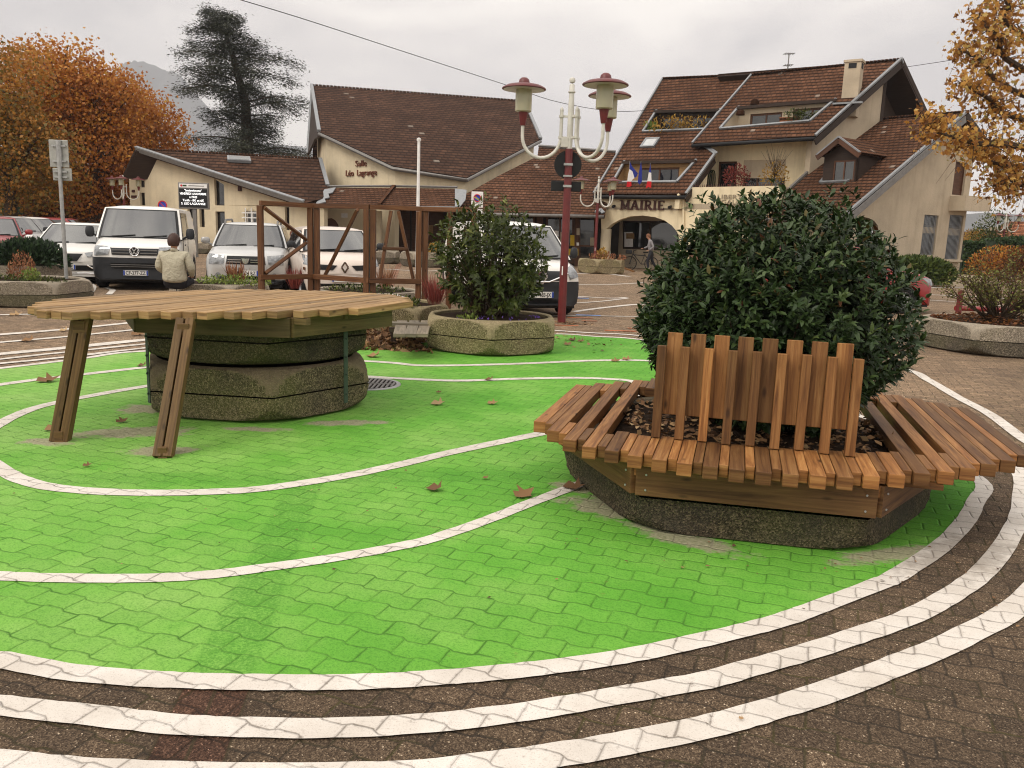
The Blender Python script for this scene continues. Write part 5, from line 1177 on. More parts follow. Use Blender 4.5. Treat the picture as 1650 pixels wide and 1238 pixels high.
q = PW.off(.06).P([(211, 315), (219, 315), (219, 319), (211, 319)]); mb.slab(PW.off(.06), q, (), .06); part(mb, 'small_fittings', 'text_brown', an)
mb = MB(); c = PW.off(.12).hit(476, 378); 
mb.lathe([(0, 0), (.25, 0), (.27, .08), (0, .08)], c=c, n=18, ax=Matrix.Rotation(PI/2, 3, 'X')); c2_ = PW.off(.14).hit(474, 387); mb.box(c2_, (.75, .12, .12), 0); part(mb, 'wall_fountain', 'text_red', an)
# ================================================================ VEHICLES
def make_car(name, label, cat, loc, rz, paint, st, W_, gh, wheels, trim=None, bump=None, details=None, bot=.2, frontfun=None, wr=.31, side_glass=True, bulge=.14):
    """car pointing to local -Y. st: stations (y, halfwidth, zbottom, ztop). gh: (zb, yf0, yr0, w0, zt, yf1, yr1, w1, crown)"""
    t = thing(name, label, cat, loc, rz, None); N = 12
    ys = np.array([s[0] for s in st]); 
    def interp(y, k): return float(np.interp(y, ys, [s[k] for s in st]))
    L = st[-1][0]; Y = sorted(set(list(ys)+[i*L/44 for i in range(45)]))
    rows = []
    prof = [(0, 0), (.55, 0), (.86, .0), (.965, .10), (.995, .30), (1.0, .5), (.99, .68), (.965, .84), (.90, .95), (.78, .992), (.5, 1.0), (0, 1.0)]
    for y in Y:
        w, zb, zt = interp(y, 1), interp(y, 2), interp(y, 3); row = []
        for (a, b) in prof:
            yy = y + (bulge*(a**2.2)*max(0, 1-y/.5) if y < .5 else 0)
            row.append(Vector((a*w, yy, zb+(zt-zb)*b+.03*(1-a*a)*(b > .9))))
        full = row+[Vector((-p.x, p.y, p.z)) for p in row[1:-1][::-1]]; rows.append(full)
    n = len(rows[0]); vs = [p for r_ in rows for p in r_]
    # wheel arches: pull vertices out of the arch disc upward
    def arch(p):
        for wy in wheels:
            d = math.hypot(p.y-wy, p.z-wr); ra = wr*1.22
            if d < ra and abs(p.x) > W_*.55 and p.z < wr*2.4:
                k = (p.y-wy)/ra; z = wr+math.sqrt(max(0, ra*ra-(p.y-wy)**2)); return Vector((p.x*.985, p.y, max(p.z, z)))
        return p
    vs = [arch(p) for p in vs]
    fs = [(i*n+k, i*n+(k+1) % n, (i+1)*n+(k+1) % n, (i+1)*n+k) for i in range(len(rows)-1) for k in range(n)]
    fs += [tuple(range(n))[::-1], tuple((len(rows)-1)*n+k for k in range(n))]
    def split(pred):
        return [f for f in fs if pred(sum((vs[i] for i in f), V3((0, 0, 0)))/len(f))]
    bz, by = bump if bump else (-1, -1)
    isb = lambda c: (c.z < bz and (c.y < by or c.y > L-.25))
    bm = bmesh.new(); bv = [bm.verts.new(v) for v in vs]
    for f in fs: bm.faces.new([bv[i] for i in f])
    if bump:
        for co, no in (((0, 0, bz), (0, 0, 1)), ((0, by, 0), (0, 1, 0)), ((0, L-.25, 0), (0, 1, 0))): bmesh.ops.bisect_plane(bm, geom=bm.verts[:]+bm.edges[:]+bm.faces[:], plane_co=co, plane_no=no, dist=1e-4)
    bm.verts.index_update()
    for nm, want, mt in (('bumper', True, 'plastic'), ('body', False, paint)):
        F_ = [[v.index for v in f.verts] for f in bm.faces if isb(f.calc_center_median()) == want]
        if F_: b = MB(); b.mesh([v.co[:] for v in bm.verts], F_, .5, True); b.build(nm, M[mt], t, recalc=False)
    bm.free()
    bvh = BVHTree.FromPolygons([tuple(p) for p in vs], [f for f in fs])
    zb, yf0, yr0, w0, zt, yf1, yr1, w1, crown = gh
    # greenhouse
    def ring(v, s_, side):
        e = v; yf = yf0+(yf1-yf0)*e; yr = yr0+(yr1-yr0)*e; w = w0+(w1-w0)*(e**1.25); z = zb+(zt-zb)*v
        if side == 'f': return Vector((s_*w, yf+.13*s_*s_*s_*s_+.05*s_*s_, z))
        if side == 'r': return Vector((s_*w, yr-.08*s_*s_, z))
        return Vector((side*(w), (yf+.18)+(yr-.08-yf-.18)*s_, z))
    g = MB(); V_ = [i/6 for i in range(7)]
    g.grid([[ring(v, -1+2*k/12, 'f') for k in range(13)] for v in V_], .5, True)
    g.grid([[ring(v, -1+2*k/12, 'r') for k in range(13)] for v in V_], .5, True)
    for sd_ in (-1, 1): g.grid([[ring(v, k/12, sd_) for k in range(13)] for v in V_], .5, True)
    top = []
    for i in range(13):
        f_ = i/12; row = []
        for k in range(13):
            s_ = -1+2*k/12; a, b = ring(1, s_, 'f'), ring(1, s_, 'r'); p = a.lerp(b, f_)
            if abs(s_) == 1: p = ring(1, f_, int(s_))
            p = p.copy(); p.z += crown*(1-s_**4)*(1-(2*f_-1)**6)**.8 if 0 < f_ < 1 else 0; row.append(p)
        top.append(row)
    g.grid(top, .5, True); gb_ = g.build('roof', M[paint], t)
    def patch(side, s0, s1, v0, v1, mat, nm, off=.012, taper=0, n=10):
        rows_ = []
        for i in range(n+1):
            v = v0+(v1-v0)*i/n; row = []
            for k in range(n+1):
                q = k/n; a = s0+(s1-s0)*q
                if side in (-1, 1): a = (s0+taper*(i/n))+(s1-(s0+taper*(i/n)))*q
                p = ring(v, a, side).copy()
                if side == 'f': p += Vector((0, -off, off*.6))
                elif side == 'r': p += Vector((0, off, off*.6))
                else: p += Vector((side*off, 0, .0))
                row.append(p)
            rows_.append(row)
        b = MB(); b.grid(rows_, .5, True); return b.build(nm, M[mat], t)
    patch('f', -.95, .95, .005, .965, 'black', 'windscreen_seal', off=.006); patch('f', -.885, .885, .045, .92, 'glass_grey', 'windscreen', off=.014)
    patch('r', -.84, .84, .35, .92, 'glass', 'rear_window')
    if side_glass:
        for sd_ in (-1, 1):
            patch(sd_, .03, .36, .10, .90, 'glass', 'side_window', taper=.02); patch(sd_, .40, .66 if side_glass != 2 else .5, .10, .90, 'glass', 'side_window')
            if side_glass != 2: patch(sd_, .69, .93, .12, .88, 'glass', 'side_window')
    def deco(nm, mat, quad, off=.012, n=8, m_=5, th=0):
        """quad: 4 (x,z) corners TL,TR,BR,BL projected on the front"""
        rows_ = []
        for i in range(m_+1):
            row = []
            for k in range(n+1):
                a = Vector(quad[0]).lerp(Vector(quad[1]), k/n); b_ = Vector(quad[3]).lerp(Vector(quad[2]), k/n); q = a.lerp(b_, i/m_)
                h = bvh.ray_cast(Vector((q.x, -2, q.y)), Vector((0, 1, 0)), 4)
                yy = h[0].y if h[0] is not None else 0
                row.append(Vector((q.x, yy-off, q.y)))
            rows_.append(row)
        b = MB(); b.grid(rows_, .5, True)
        # returns to the body so the piece has depth
        edge_ = rows_[0]+[r_[-1] for r_ in rows_[1:]]+rows_[-1][::-1][1:]+[r_[0] for r_ in rows_[::-1]][1:]
        for p, q in zip(edge_, edge_[1:]): b.face([p, q, q+V3((0, off+.02, 0)), p+V3((0, off+.02, 0))], r=.5)
        return b.build(nm, M[mat], t)
    def front_y(x, z):
        h = bvh.ray_cast(Vector((x, -2, z)), Vector((0, 1, 0)), 4); return h[0].y if h[0] is not None else 0
    # wheels
    for wy in wheels:
        for sd_ in (-1, 1):
            x = sd_*(W_-.11); b = MB(); Rx_ = Matrix.Rotation(PI/2, 3, 'Y')
            b.lathe([(wr*.62, -.1), (wr*.93, -.11), (wr, -.07), (wr, .07), (wr*.93, .11), (wr*.62, .1)], c=(x, wy, wr), n=24, ax=Rx_); w_ = b.build('wheel', M['rubber'], t)
            b = MB(); b.lathe([(0, sd_*.06), (wr*.2, sd_*.085), (wr*.58, sd_*.06), (wr*.63, sd_*.1)], c=(x, wy, wr), n=20, ax=Rx_); b.build('rim', M['alloy'], w_)
    b = MB(); b.box((0, L/2, bot+.06), (W_*1.7, L*.9, .16)); b.build('underbody', M['black'], t)
    # mirrors
    for sd_ in (-1, 1):
        b = MB(); c = Vector((sd_*(w0+.17), yf0+.42, zb+.13)); mt, ms = trim or ('plastic', (.20, .11, .15))
        vs_ = []; b.lathe([(0, -.5), (.32, -.46), (.48, -.25), (.5, 0), (.44, .35), (.3, .48), (0, .5)], c=(0, 0, 0), n=12)
        b.v = [(c.x+x*ms[0], c.y+y*ms[1], c.z+z*ms[2]) for x, y, z in b.v]; b.tube([c-V3((sd_*.06, 0, .05)), (sd_*(w0-.04), yf0+.45, zb-.02)], .025, 6); b.build('wing_mirror', M[mt], t)
    # wipers and seats hint
    b = MB()
    for sx in (-.62, .12): p, q = ring(.04, sx, 'f'), ring(.10, sx+.55, 'f'); b.tube([p+V3((0, -.03, .015)), q+V3((0, -.03, .015))], .010, 5)
    b.build('wipers', M['black'], t)
    if details: details(t, deco, front_y)
    return t
def plate(t, fy, s_, z, x=0, w=.52, h=.115):
    y = fy(x, z)-.03; b = MB(); b.box((x, y, z), (w, .018, h)); p = b.build('number_plate', M['white_plastic'], t)
    for sx in (-1, 1): b = MB(); b.box((x+sx*(w/2-.018), y-.011, z), (.032, .006, h-.008)); b.build('plate_band', M['blue_strip'], p)
    if s_: fit_text(p, s_, (x-w*.40, y-.011, z-h*.34), (1, 0, 0), (0, -1, 0), w*.80, h*.68, .003, 'black', 'plate_text', .010)
def ringtube(b, c, r, rt, n=28, sx=1, sz=1): b.tube([V3((c[0]+math.cos(2*PI*i/n)*r*sx, c[1], c[2]+math.sin(2*PI*i/n)*r*sz)) for i in range(n+1)], rt, 6, cap=False)
def diamond(t, fy, z, s_=.10, x=0):
    y = fy(x, z)-.035; b = MB()
    for k in (1.0, .55):
        P_ = [(0, 1.25*s_*k), (.82*s_*k, 0), (0, -1.25*s_*k), (-.82*s_*k, 0), (0, 1.25*s_*k)]
        if k == 1.0:
            for p, q in zip(P_, P_[1:]): b.bar((x+p[0], y, z+p[1]), (x+q[0], y, z+q[1]), .03, .035)
    b.build('diamond_badge', M['chrome'], t)
# --- white panel van (left)
def van_det(t, deco, fy):
    for sx in (-1, 1): deco('headlight', 'lens', [(sx*.50, .985), (sx*.865, 1.0), (sx*.87, .77), (sx*.56, .80)][::1], .02)
    deco('grille', 'plastic', [(-.50, .955), (.50, .955), (.48, .80), (-.48, .80)], .02); deco('lower_intake', 'black', [(-.52, .62), (.52, .62), (.52, .50), (-.52, .50)], .015)
    b = MB()
    for z in (.845, .91): 
        y = fy(.2, z)-.045; b.bar((-.47, y+.02, z), (-.12, y, z), .02, .02); b.bar((.12, y, z), (.47, y+.02, z), .02, .02)
    for z in (.54, .585): y = fy(.1, z)-.03; b.bar((-.5, y, z), (.5, y, z), .012, .012)
    b.build('grille_bars', M['gutter'], t)
    y = fy(0, .88)-.05; b = MB(); ringtube(b, (0, y, .885), .098, .011)
    for P_ in ([(-.052, .08), (-.0, .004), (.052, .08)], [(-.085, .045), (-.045, -.075), (0, -.012), (.045, -.075), (.085, .045)]):
        for p, q in zip(P_, P_[1:]): b.bar((p[0], y, .885+p[1]), (q[0], y, .885+q[1]), .016, .02)
    b.build('round_badge', M['chrome'], t); b = MB(); b.lathe([(0, .0), (.095, 0)], c=(0, y+.012, .885), n=24, ax=Matrix.Rotation(PI/2, 3, 'X')); b.build('badge_back', M['black'], t)
    plate(t, fy, 'CF-277-ZZ', .40)
    for sx in (-1, 1):
        b = MB(); b.box((sx*.955, 1.45, 1.02), (.02, .13, .03)); b.build('door_handle', M['plastic'], t)
    b = MB()
    for yy in (1.05, 2.25): b.box((.945, yy, .85), (.012, .012, .9)); b.box((-.945, yy, .85), (.012, .012, .9))
    b.build('door_seam', M['black'], t)
st = [(0, .70, .26, .60), (.03, .80, .24, .85), (.10, .88, .22, .96), (.25, .93, .21, 1.02), (.55, .945, .22, 1.10), (.85, .95, .22, 1.17), (1.2, .952, .25, 1.22), (4.3, .95, .28, 1.25), (4.85, .93, .30, 1.22)]
make_car('white_van', 'white delivery van with charcoal bumper parked head on behind the sitting person', 'van', (-8.62, 18.8, 0), R(16.5), 'car_white', st, .95, (1.16, .72, 4.84, .93, 1.86, 1.38, 4.72, .82, .07), (.93, 3.95), bump=(.74, .55), details=van_det, wr=.325, side_glass=2, trim=('plastic', (.20, .13, .26)), bulge=.16)
# --- silver SUV
def suv_det(t, deco, fy):
    deco('grille', 'black', [(-.40, .88), (.40, .88), (.42, .70), (-.42, .70)], .02)
    b = MB()
    for z in (.75, .80): y = fy(0, z)-.05; b.bar((-.38, y+.03, z), (-.10, y, z), .02, .022); b.bar((.10, y, z), (.38, y+.03, z), .02, .022)
    y = fy(0, .78)-.055; b.prism([(-.085, .04), (.085, .04), (.05, -.06), (0, -.085), (-.05, -.06)], -.01, .01, Matrix.Translation((0, y, .79)) @ Matrix.Rotation(PI/2, 4, 'X'))
    b.build('chrome_grille_bars', M['chrome'], t)
    for sx in (-1, 1): deco('headlight', 'lens', [(sx*.45, .89), (sx*.80, .92), (sx*.80, .69), (sx*.48, .70)], .02)
    deco('skid_plate', 'plastic', [(-.62, .43), (.62, .43), (.58, .25), (-.58, .25)], .015)
    plate(t, fy, 'BH 524 RZ', .51)
    for sx in (-1, 1):
        b = MB(); b.tube([(sx*.60, 1.75, 1.56), (sx*.60, 1.9, 1.66), (sx*.60, 3.3, 1.68), (sx*.60, 3.5, 1.58)], .025, 8); b.build('roof_rail', M['gutter'], t)
    for sx in (-1, 1): b = MB(); b.lathe([(.0, -.01), (.06, -.01)], c=(sx*.6, fy(sx*.6, .45)-.02, .45), n=14, ax=Matrix.Rotation(PI/2, 3, 'X')); b.build('fog_lamp', M['lens'], t)
st = [(0, .66, .28, .55), (.03, .76, .26, .78), (.12, .84, .25, .90), (.4, .89, .25, .97), (.95, .905, .26, 1.05), (1.4, .91, .28, 1.08), (3.6, .905, .3, 1.1), (4.25, .86, .34, 1.05)]
make_car('silver_suv', 'silver off-roader with roof rails parked left of the wooden frame', 'car', (-5.98, 18.4, 0), R(13), 'car_silver', st, .90, (1.05, .98, 4.15, .84, 1.575, 1.62, 3.9, .66, .05), (.82, 3.45), bump=(.36, .35), details=suv_det, wr=.345, trim=('car_grey', (.21, .12, .15)))
# --- beige small hatch
def hat_det(t, deco, fy):
    for sx in (-1, 1):
        deco('upper_intake', 'black', [(sx*.15, .80), (sx*.60, .82), (sx*.60, .71), (sx*.24, .70)], .015); deco('headlight', 'lens', [(sx*.50, .93), (sx*.78, 1.0), (sx*.80, .80), (sx*.62, .76)], .018)
    deco('lower_intake', 'black', [(-.5, .42), (.5, .42), (.5, .28), (-.5, .28)], .015); diamond(t, fy, .765, .085); plate(t, fy, '', .52)
    for sx in (-1, 1): b = MB(); b.box((sx*.80, .25, .72), (.03, .08, .06)); b.build('indicator', M['tiles_orange'], t)
st = [(0, .60, .26, .60), (.03, .70, .24, .78), (.12, .78, .22, .88), (.4, .82, .22, .98), (.85, .84, .24, 1.08), (1.3, .85, .26, 1.10), (3.2, .84, .3, 1.12), (3.75, .80, .34, 1.08)]
make_car('beige_hatchback', 'pale beige small hatchback with diamond badge parked behind the wooden frame', 'car', (-3.56, 17.3, 0), R(21), 'car_beige', st, .84, (1.06, .62, 3.7, .80, 1.53, 1.42, 3.5, .66, .06), (.68, 3.1), details=hat_det, wr=.30)
# --- white compact van
def kan_det(t, deco, fy):
    deco('grille', 'plastic', [(-.50, .90), (.50, .90), (.42, .72), (-.42, .72)], .02)
    for sx in (-1, 1): deco('headlight', 'lens', [(sx*.53, .94), (sx*.84, 1.05), (sx*.86, .80), (sx*.62, .74)], .02)
    b = MB(); y0 = fy(0, .70)-.05
    P_ = [(-.55, .86), (-.36, .78), (-.14, .70), (.14, .70), (.36, .78), (.55, .86)]
    b.tube([V3((x, fy(x, z)-.035, z)) for x, z in P_], .018, 6); b.build('chrome_strip', M['chrome'], t)
    diamond(t, fy, .80, .115); plate(t, fy, 'CW-463-JX', .45); deco('lower_intake', 'black', [(-.5, .36), (.5, .36), (.46, .27), (-.46, .27)], .012)
st = [(0, .66, .25, .60), (.03, .78, .23, .82), (.12, .86, .21, .93), (.4, .905, .21, 1.02), (.8, .915, .22, 1.10), (1.2, .917, .25, 1.14), (3.9, .915, .28, 1.16), (4.25, .89, .30, 1.12)]
make_car('white_compact_van', 'white compact van with black bumper half hidden by the laurel and red post', 'van', (.50, 15.75, 0), R(19), 'car_white', st, .915, (1.10, .62, 4.22, .90, 1.76, 1.45, 4.12, .76, .07), (.85, 3.55), bump=(.70, .5), details=kan_det, wr=.315, side_glass=2, trim=('plastic', (.17, .12, .22)))
# --- white saloon
def meg_det(t, deco, fy):
    deco('grille', 'black', [(-.42, .74), (.42, .74), (.30, .56), (-.30, .56)], .015)
    for sx in (-1, 1):
        deco('headlight', 'lens', [(sx*.46, .76), (sx*.84, .82), (sx*.84, .70), (sx*.52, .66)], .018)
        b = MB(); b.tube([V3((x*sx, fy(x*sx, z)-.03, z)) for x, z in [(.50, .47), (.60, .40), (.74, .37)]], .018, 6); b.build('silver_blade', M['chrome'], t)
    deco('lower_intake', 'black', [(-.72, .46), (.72, .46), (.72, .33), (-.72, .33)], .012); diamond(t, fy, .665, .10); plate(t, fy, '028 CE', .42)
    b = MB(); b.tube([V3((x, fy(x, .27)-.03, .27)) for x in (-.7, -.3, .3, .7)], .014, 6); b.build('chrome_lip', M['chrome'], t)
st = [(0, .62, .20, .52), (.03, .74, .19, .66), (.12, .83, .18, .76), (.4, .88, .18, .84), (1.0, .905, .20, .93), (1.5, .91, .22, .95), (3.7, .905, .25, .98), (4.5, .84, .30, .95)]
make_car('white_saloon', 'white low saloon between the red car and the white delivery van', 'car', (-10.85, 19.9, 0), R(17), 'car_white', st, .905, (.93, 1.0, 4.1, .83, 1.42, 1.95, 3.4, .64, .04), (.88, 3.55), details=meg_det, wr=.32, trim=('car_white', (.19, .12, .13)))
def gen_det(t, deco, fy):
    deco('grille', 'black', [(-.38, .74), (.38, .74), (.36, .60), (-.36, .60)], .015)
    for sx in (-1, 1): deco('headlight', 'lens', [(sx*.46, .80), (sx*.82, .88), (sx*.82, .70), (sx*.50, .68)], .018)
    deco('lower_intake', 'black', [(-.6, .42), (.6, .42), (.56, .28), (-.56, .28)], .012); plate(t, fy, '', .46)
st2 = [(0, .62, .24, .56), (.03, .74, .22, .74), (.12, .83, .2, .84), (.4, .88, .2, .94), (.95, .905, .22, 1.0), (1.4, .91, .24, 1.03), (3.6, .905, .27, 1.05), (4.2, .84, .32, 1.0)]
GH = (1.0, .95, 4.1, .83, 1.50, 1.6, 3.75, .66, .05)
make_car('red_suv', 'red car at the left edge with its side windows visible', 'car', (-14.3, 22.5, 0), R(30), 'car_red', st2, .905, GH, (.82, 3.4), details=gen_det, wr=.33, trim=('car_red', (.2, .12, .15)))
make_car('grey_hatchback', 'grey car parked far back right of the red car', 'car', (-17.2, 29.5, 0), R(48), 'car_grey', st2, .905, GH, (.82, 3.4), details=gen_det, wr=.33)
make_car('white_hatchback', 'white car roof just behind the red car', 'car', (-16.6, 26.2, 0), R(36), 'car_white', st2, .905, GH, (.82, 3.4), details=gen_det, wr=.33)
make_car('distant_white_car', 'far white car seen over the saloon roof', 'car', (-17.6, 33.5, 0), R(80), 'car_white', st2, .905, GH, (.82, 3.4), details=gen_det, wr=.33)
make_car('distant_red_car', 'small red car roof furthest back under the autumn trees', 'car', (-18.6, 38.5, 0), R(100), 'car_red', st2, .905, GH, (.82, 3.4), details=gen_det, wr=.33)
make_car('red_car', 'red car nose poking out right of the big bush', 'car', (10.2, 20.6, 0), R(82), 'car_red', st2, .905, GH, (.82, 3.4), details=gen_det, wr=.33)
# ================================================================ WOODEN FRAME
wf = thing('wooden_frame', 'open zigzag frame of red brown posts and diagonal braces behind the table', 'frame', (0, 0, 0))
def wp(x, y, Y): return D(x, y, Y)
K = [(419, 333, 448, 13.6), (505, 335, 448, 14.3), (596, 333, 452, 13.7), (681, 336, 449, 13.9), (768, 340, 452, 13.5)]
tops = [D(x, y, Y) for x, y, _, Y in K]; bots = [D(x, y2, Y) for x, _, y2, Y in K]
for q in tops: q.z = 1.93
for i, (q, b) in enumerate(zip(bots, tops)): q.x, q.y, q.z = b.x, b.y, .74
top = MB(); bot = MB()
for i in range(4): top.bar(tops[i], tops[i+1], .07, .075)
for i in range(3): bot.bar(bots[i]-V3((0, .06, 0)), bots[i+1]-V3((0, .06, 0)), .045, .085)
top.build('top_rail', M['wood_frame'], wf, bevel=.004); bot.build('bottom_rail', M['wood_frame'], wf, bevel=.004)
def post(x, y, z0=0, r=None, w=.09):
    b = MB(); b.bar((x, y, z0), (x, y, 1.89), w, w, r=r); b.build('post', M['wood_frame'], wf, bevel=.004)
post(tops[0].x, tops[0].y)
for i in (1, 2, 3):
    for sg in (-.052, .052): post(tops[i].x+sg, tops[i].y+sg*.3)
post(tops[3].x+.45, tops[3].y+.1, 0); post(tops[4].x-.04, tops[4].y)
br = MB()
def brace(a, b, o=0): br.bar(V3(a)+V3((0, o, 0)), V3(b)+V3((0, o, 0)), .05, .085, up=(0, -1, 0))
t0, t1, t2_, t3 = tops[:4]; 
z = lambda p, zz: V3((p.x, p.y, zz))
brace(z(t0, 1.86)+V3((.06, 0, 0)), z(t1, 1.36)-V3((.13, 0, 0))); brace(z(t0, .80)+V3((.06, 0, 0)), z(t1, 1.30)-V3((.13, 0, 0)))
brace(z(t2_, 1.88)-V3((.2, 0, 0)), z(t1, .78)+V3((.2, .0, 0)))
mA = t2_.lerp(t3, .47); brace(z(mA, 1.88)-V3((.06, 0, 0)), z(t2_, .78)+V3((.17, 0, 0))); brace(z(mA, 1.88)+V3((.06, 0, 0)), z(t3, .78)-V3((.14, 0, 0)))
a, b = t2_.lerp(t3, .24), t2_.lerp(t3, .72); brace(z(a, 1.27), z(b, 1.27), -.04)
br.build('braces', M['wood_frame'], wf, bevel=.003)
b = MB()
for i in (1, 2): b.bar((tops[i].x-.004, tops[i].y+.02, .1), (tops[i].x-.004, tops[i].y+.02, 1.6), .02, .02)
b.build('steel_rods', M['galv'], wf)
# ================================================================ STREET LAMPS
def lamp(label, loc, rz, angles, hats=True, group='red and white three armed street lamps', redmat='lamp_red', H=3.12):
    t = thing('street_lamp', label, 'street lamp', loc, rz, group)
    b = MB(); b.tube([(0, 0, 0), (0, 0, 3.09)], [.075, .066], 18); b.build('pole', M[redmat], t)
    b = MB(); b.tube([(0, 0, 3.13), (0, 0, 3.95), (0, 0, 3.98), (0, 0, 4.25), (0, 0, 4.27)], [.052, .052, .046, .046, .03], 14); b.lathe([(0, -.055), (.045, -.035), (.055, 0), (.045, .035), (0, .055)], c=(0, 0, 4.33), n=14)
    b.lathe([(.05, 0), (.064, .005), (.064, .025), (.05, .03)], c=(0, 0, 4.12), n=14); b.box((-.09, 0, 3.28), (.12, .1, .16)); b.build('mast_head', M['lamp_white'], t).location.z = -.08
    for an in angles:
        d = V3((math.cos(an), math.sin(an), 0)); r0, r1 = .16, .84; z0 = 3.43; rc = (r1-r0)/2; P_ = [d*r0+V3((0, 0, 3.86)), d*r0+V3((0, 0, z0))]
        for i in range(1, 16): a = PI*i/16; P_.append(d*((r0+r1)/2-rc*math.cos(a))+V3((0, 0, z0-.37*math.sin(a))))
        P_ += [d*r1+V3((0, 0, z0)), d*r1+V3((0, 0, 3.62))]
        b = MB(); b.tube(P_, .030, 12); b.lathe([(.030, 0), (.034, .02), (.022, .06), (0, .09)], c=d*r0+V3((0, 0, 3.86)), n=10)
        for zz in (3.42, 3.78): b.bar(V3((0, 0, zz)), d*r0+V3((0, 0, zz)), .03, .035); b.lathe([(.03, -.02), (.046, -.02), (.046, .02), (.03, .02)], c=d*r0+V3((0, 0, zz)), n=10)
        arm = b.build('arm', M['lamp_white'], t); arm.location.z = -.14; c = d*r1
        b = MB(); b.lathe([(.0, 3.60), (.045, 3.60), (.085, 3.83), (.0, 3.83)], c=c, n=16); b.build('cone', M['lamp_red'], arm)
        b = MB(); b.lathe([(.0, 3.83), (.125, 3.83), (.145, 3.845), (.145, 4.16), (.13, 4.22)], c=c, n=22); b.build('lantern', M['lamp_glass'], arm)
        b = MB(); b.lathe([(.06, 3.84), (.06, 4.00), (.035, 4.03), (.035, 4.17), (0, 4.17)], c=c, n=10)
        for k in range(6): a = k*PI/3; b.tube([c+V3((.09*math.cos(a), .09*math.sin(a), 3.99)), c+V3((.09*math.cos(a), .09*math.sin(a), 4.20))], .008, 5)
        b.build('lamp_holder', M['lamp_white'], arm)
        b = MB(); b.lathe([(.12, 4.215), (.375, 4.205), (.39, 4.215), (.38, 4.235), (.30, 4.275), (.16, 4.305), (.10, 4.315), (.095, 4.335), (.085, 4.375), (.05, 4.405), (0, 4.415)], c=c, n=32); b.build('hat', M['lamp_hat'], arm)
        b = MB(); b.lathe([(.0, 4.213), (.36, 4.203)], c=c, n=24); b.build('reflector', M['lamp_white'], arm)
    return t
L1 = lamp('near lamp post with dark red pole, three arms and two dark sign backs', (.87, 15.16, 0), 0, (R(180), R(-52), R(32)))
b = MB(); b.box((-.03, -.07, .95), (.02, .012, .16)); b.build('sticker', M['sign_white'], L1)
l2 = dup(L1, (3.72, 39.6, 0), R(10), 'distant lamp post with red pole in front of the brown wing and MAIRIE arch')
l3 = dup(L1, (-21.05, 45, 0), R(-20), 'distant lamp post at the left end of the low annex', .9)
l4 = dup(L1, (36.4, 63, 0), R(25), 'distant lamp post with dark pole at the right edge')
for l in (l2, l3, l4):
    for o in list(bpy.data.objects):
        if o.parent is l and o.name.startswith('sticker') and l is not l2: bpy.data.objects.remove(o)
# sign backs on the near lamp
sg = thing('traffic_sign', 'round black sign back clamped to the near lamp post', 'traffic sign', (.86, 15.05, 0))
b = MB(); b.lathe([(0, 0), (.24, 0), (.245, .015), (0, .02)], c=(0, -.02, 2.82), n=36, ax=None)
b.v = [(x, -.0-(z-2.82)+.0+.16, 2.82+y+.02) for x, y, z in b.v]; b.build('disc', M['black'], sg)
b = MB(); b.box((0, .04, 2.82), (.16, .04, .04)); b.box((0, .04, 2.62), (.16, .04, .03)); b.build('clamp', M['galv'], sg)
sg = thing('traffic_sign', 'small dark oblong sign back below the round black one', 'traffic sign', (.86, 15.05, 0))
b = MB(); b.box((-.015, .16, 2.445), (.54, .02, .18)); b.build('panel', M['black'], sg, bevel=.03); b = MB(); b.box((0, .05, 2.445), (.15, .04, .04)); b.build('clamp', M['galv'], sg)
# left sign
sg = thing('road_sign', 'grey backed road sign with a small plate under it on a galvanised pole', 'road sign', (-8.62, 15.9, 0))
b = MB(); b.tube([(0, 0, 0), (0, 0, 3.0)], .034, 12); b.build('pole', M['galv'], sg)
b = MB(); b.box((-.02, .05, 2.76), (.36, .02, .50)); b.build('panel', M['sign_back'], sg, bevel=.02); b = MB(); b.box((.02, .05, 2.38), (.36, .02, .23)); b.build('small_plate', M['sign_back'], sg, bevel=.02)
b = MB()
for z_ in (2.62, 2.9, 2.33, 2.43): b.box((0, .02, z_), (.26, .03, .03))
b.tube([(0, .02, 2.52), (0, .02, 3.0)], .05, 10)
b.build('brackets', M['galv'], sg)
# round no parking sign over the van
def noparking(parent, c, r, arrow=True):
    Ax = Matrix.Rotation(PI/2, 3, 'X')
    for nm, r0, r1, y, mt in (('ring', r*.80, r, 0, 'sign_red'), ('field', 0, r*.82, .004, 'sign_blue')):
        b = MB(); b.lathe([(r0, 0), (r1, 0), (r1, .02), (r0, .02)] if r0 else [(0, 0), (r1, 0)], c=V3(c)+V3((0, -.012+y, 0)), n=28, ax=Ax); b.build(nm, M[mt], parent)
    b = MB(); k = r*.6; b.bar(V3(c)+V3((-k, -.02, k)), V3(c)+V3((k, -.02, -k)), .012, r*.17, up=(0, 0, 1)); b.build('bar', M['sign_red'], parent)
p = D(262, 331, 40); sg = thing('no_parking_sign', 'round blue and red sign showing just over the white delivery van roof', 'road sign', (p.x, p.y, 0)); noparking(sg, (0, 0, p.z), .22)
b = MB(); b.tube([(0, .04, 0), (0, .04, p.z+.1)], .03, 8); b.build('pole', M['galv'], sg)
p = D(769, 322, 26); sg = thing('parking_panel', 'white panel with blue and red disc standing above the laurel bush', 'road sign', (p.x, p.y, 0))
b = MB(); b.box((0, 0, p.z), (.36, .02, .48)); b.build('panel', M['sign_white'], sg, bevel=.02); noparking(sg, (0, -.02, p.z+.05), .115)
b = MB(); b.box((.10, -.014, p.z-.17), (.03, .006, .07)); b.box((.05, -.014, p.z-.17), (.03, .006, .07)); b.build('pictogram', M['black'], sg)
b = MB(); b.box((.0, 0, p.z-.35), (.34, .02, .14)); b.build('small_plate', M['sign_white'], sg, bevel=.01)
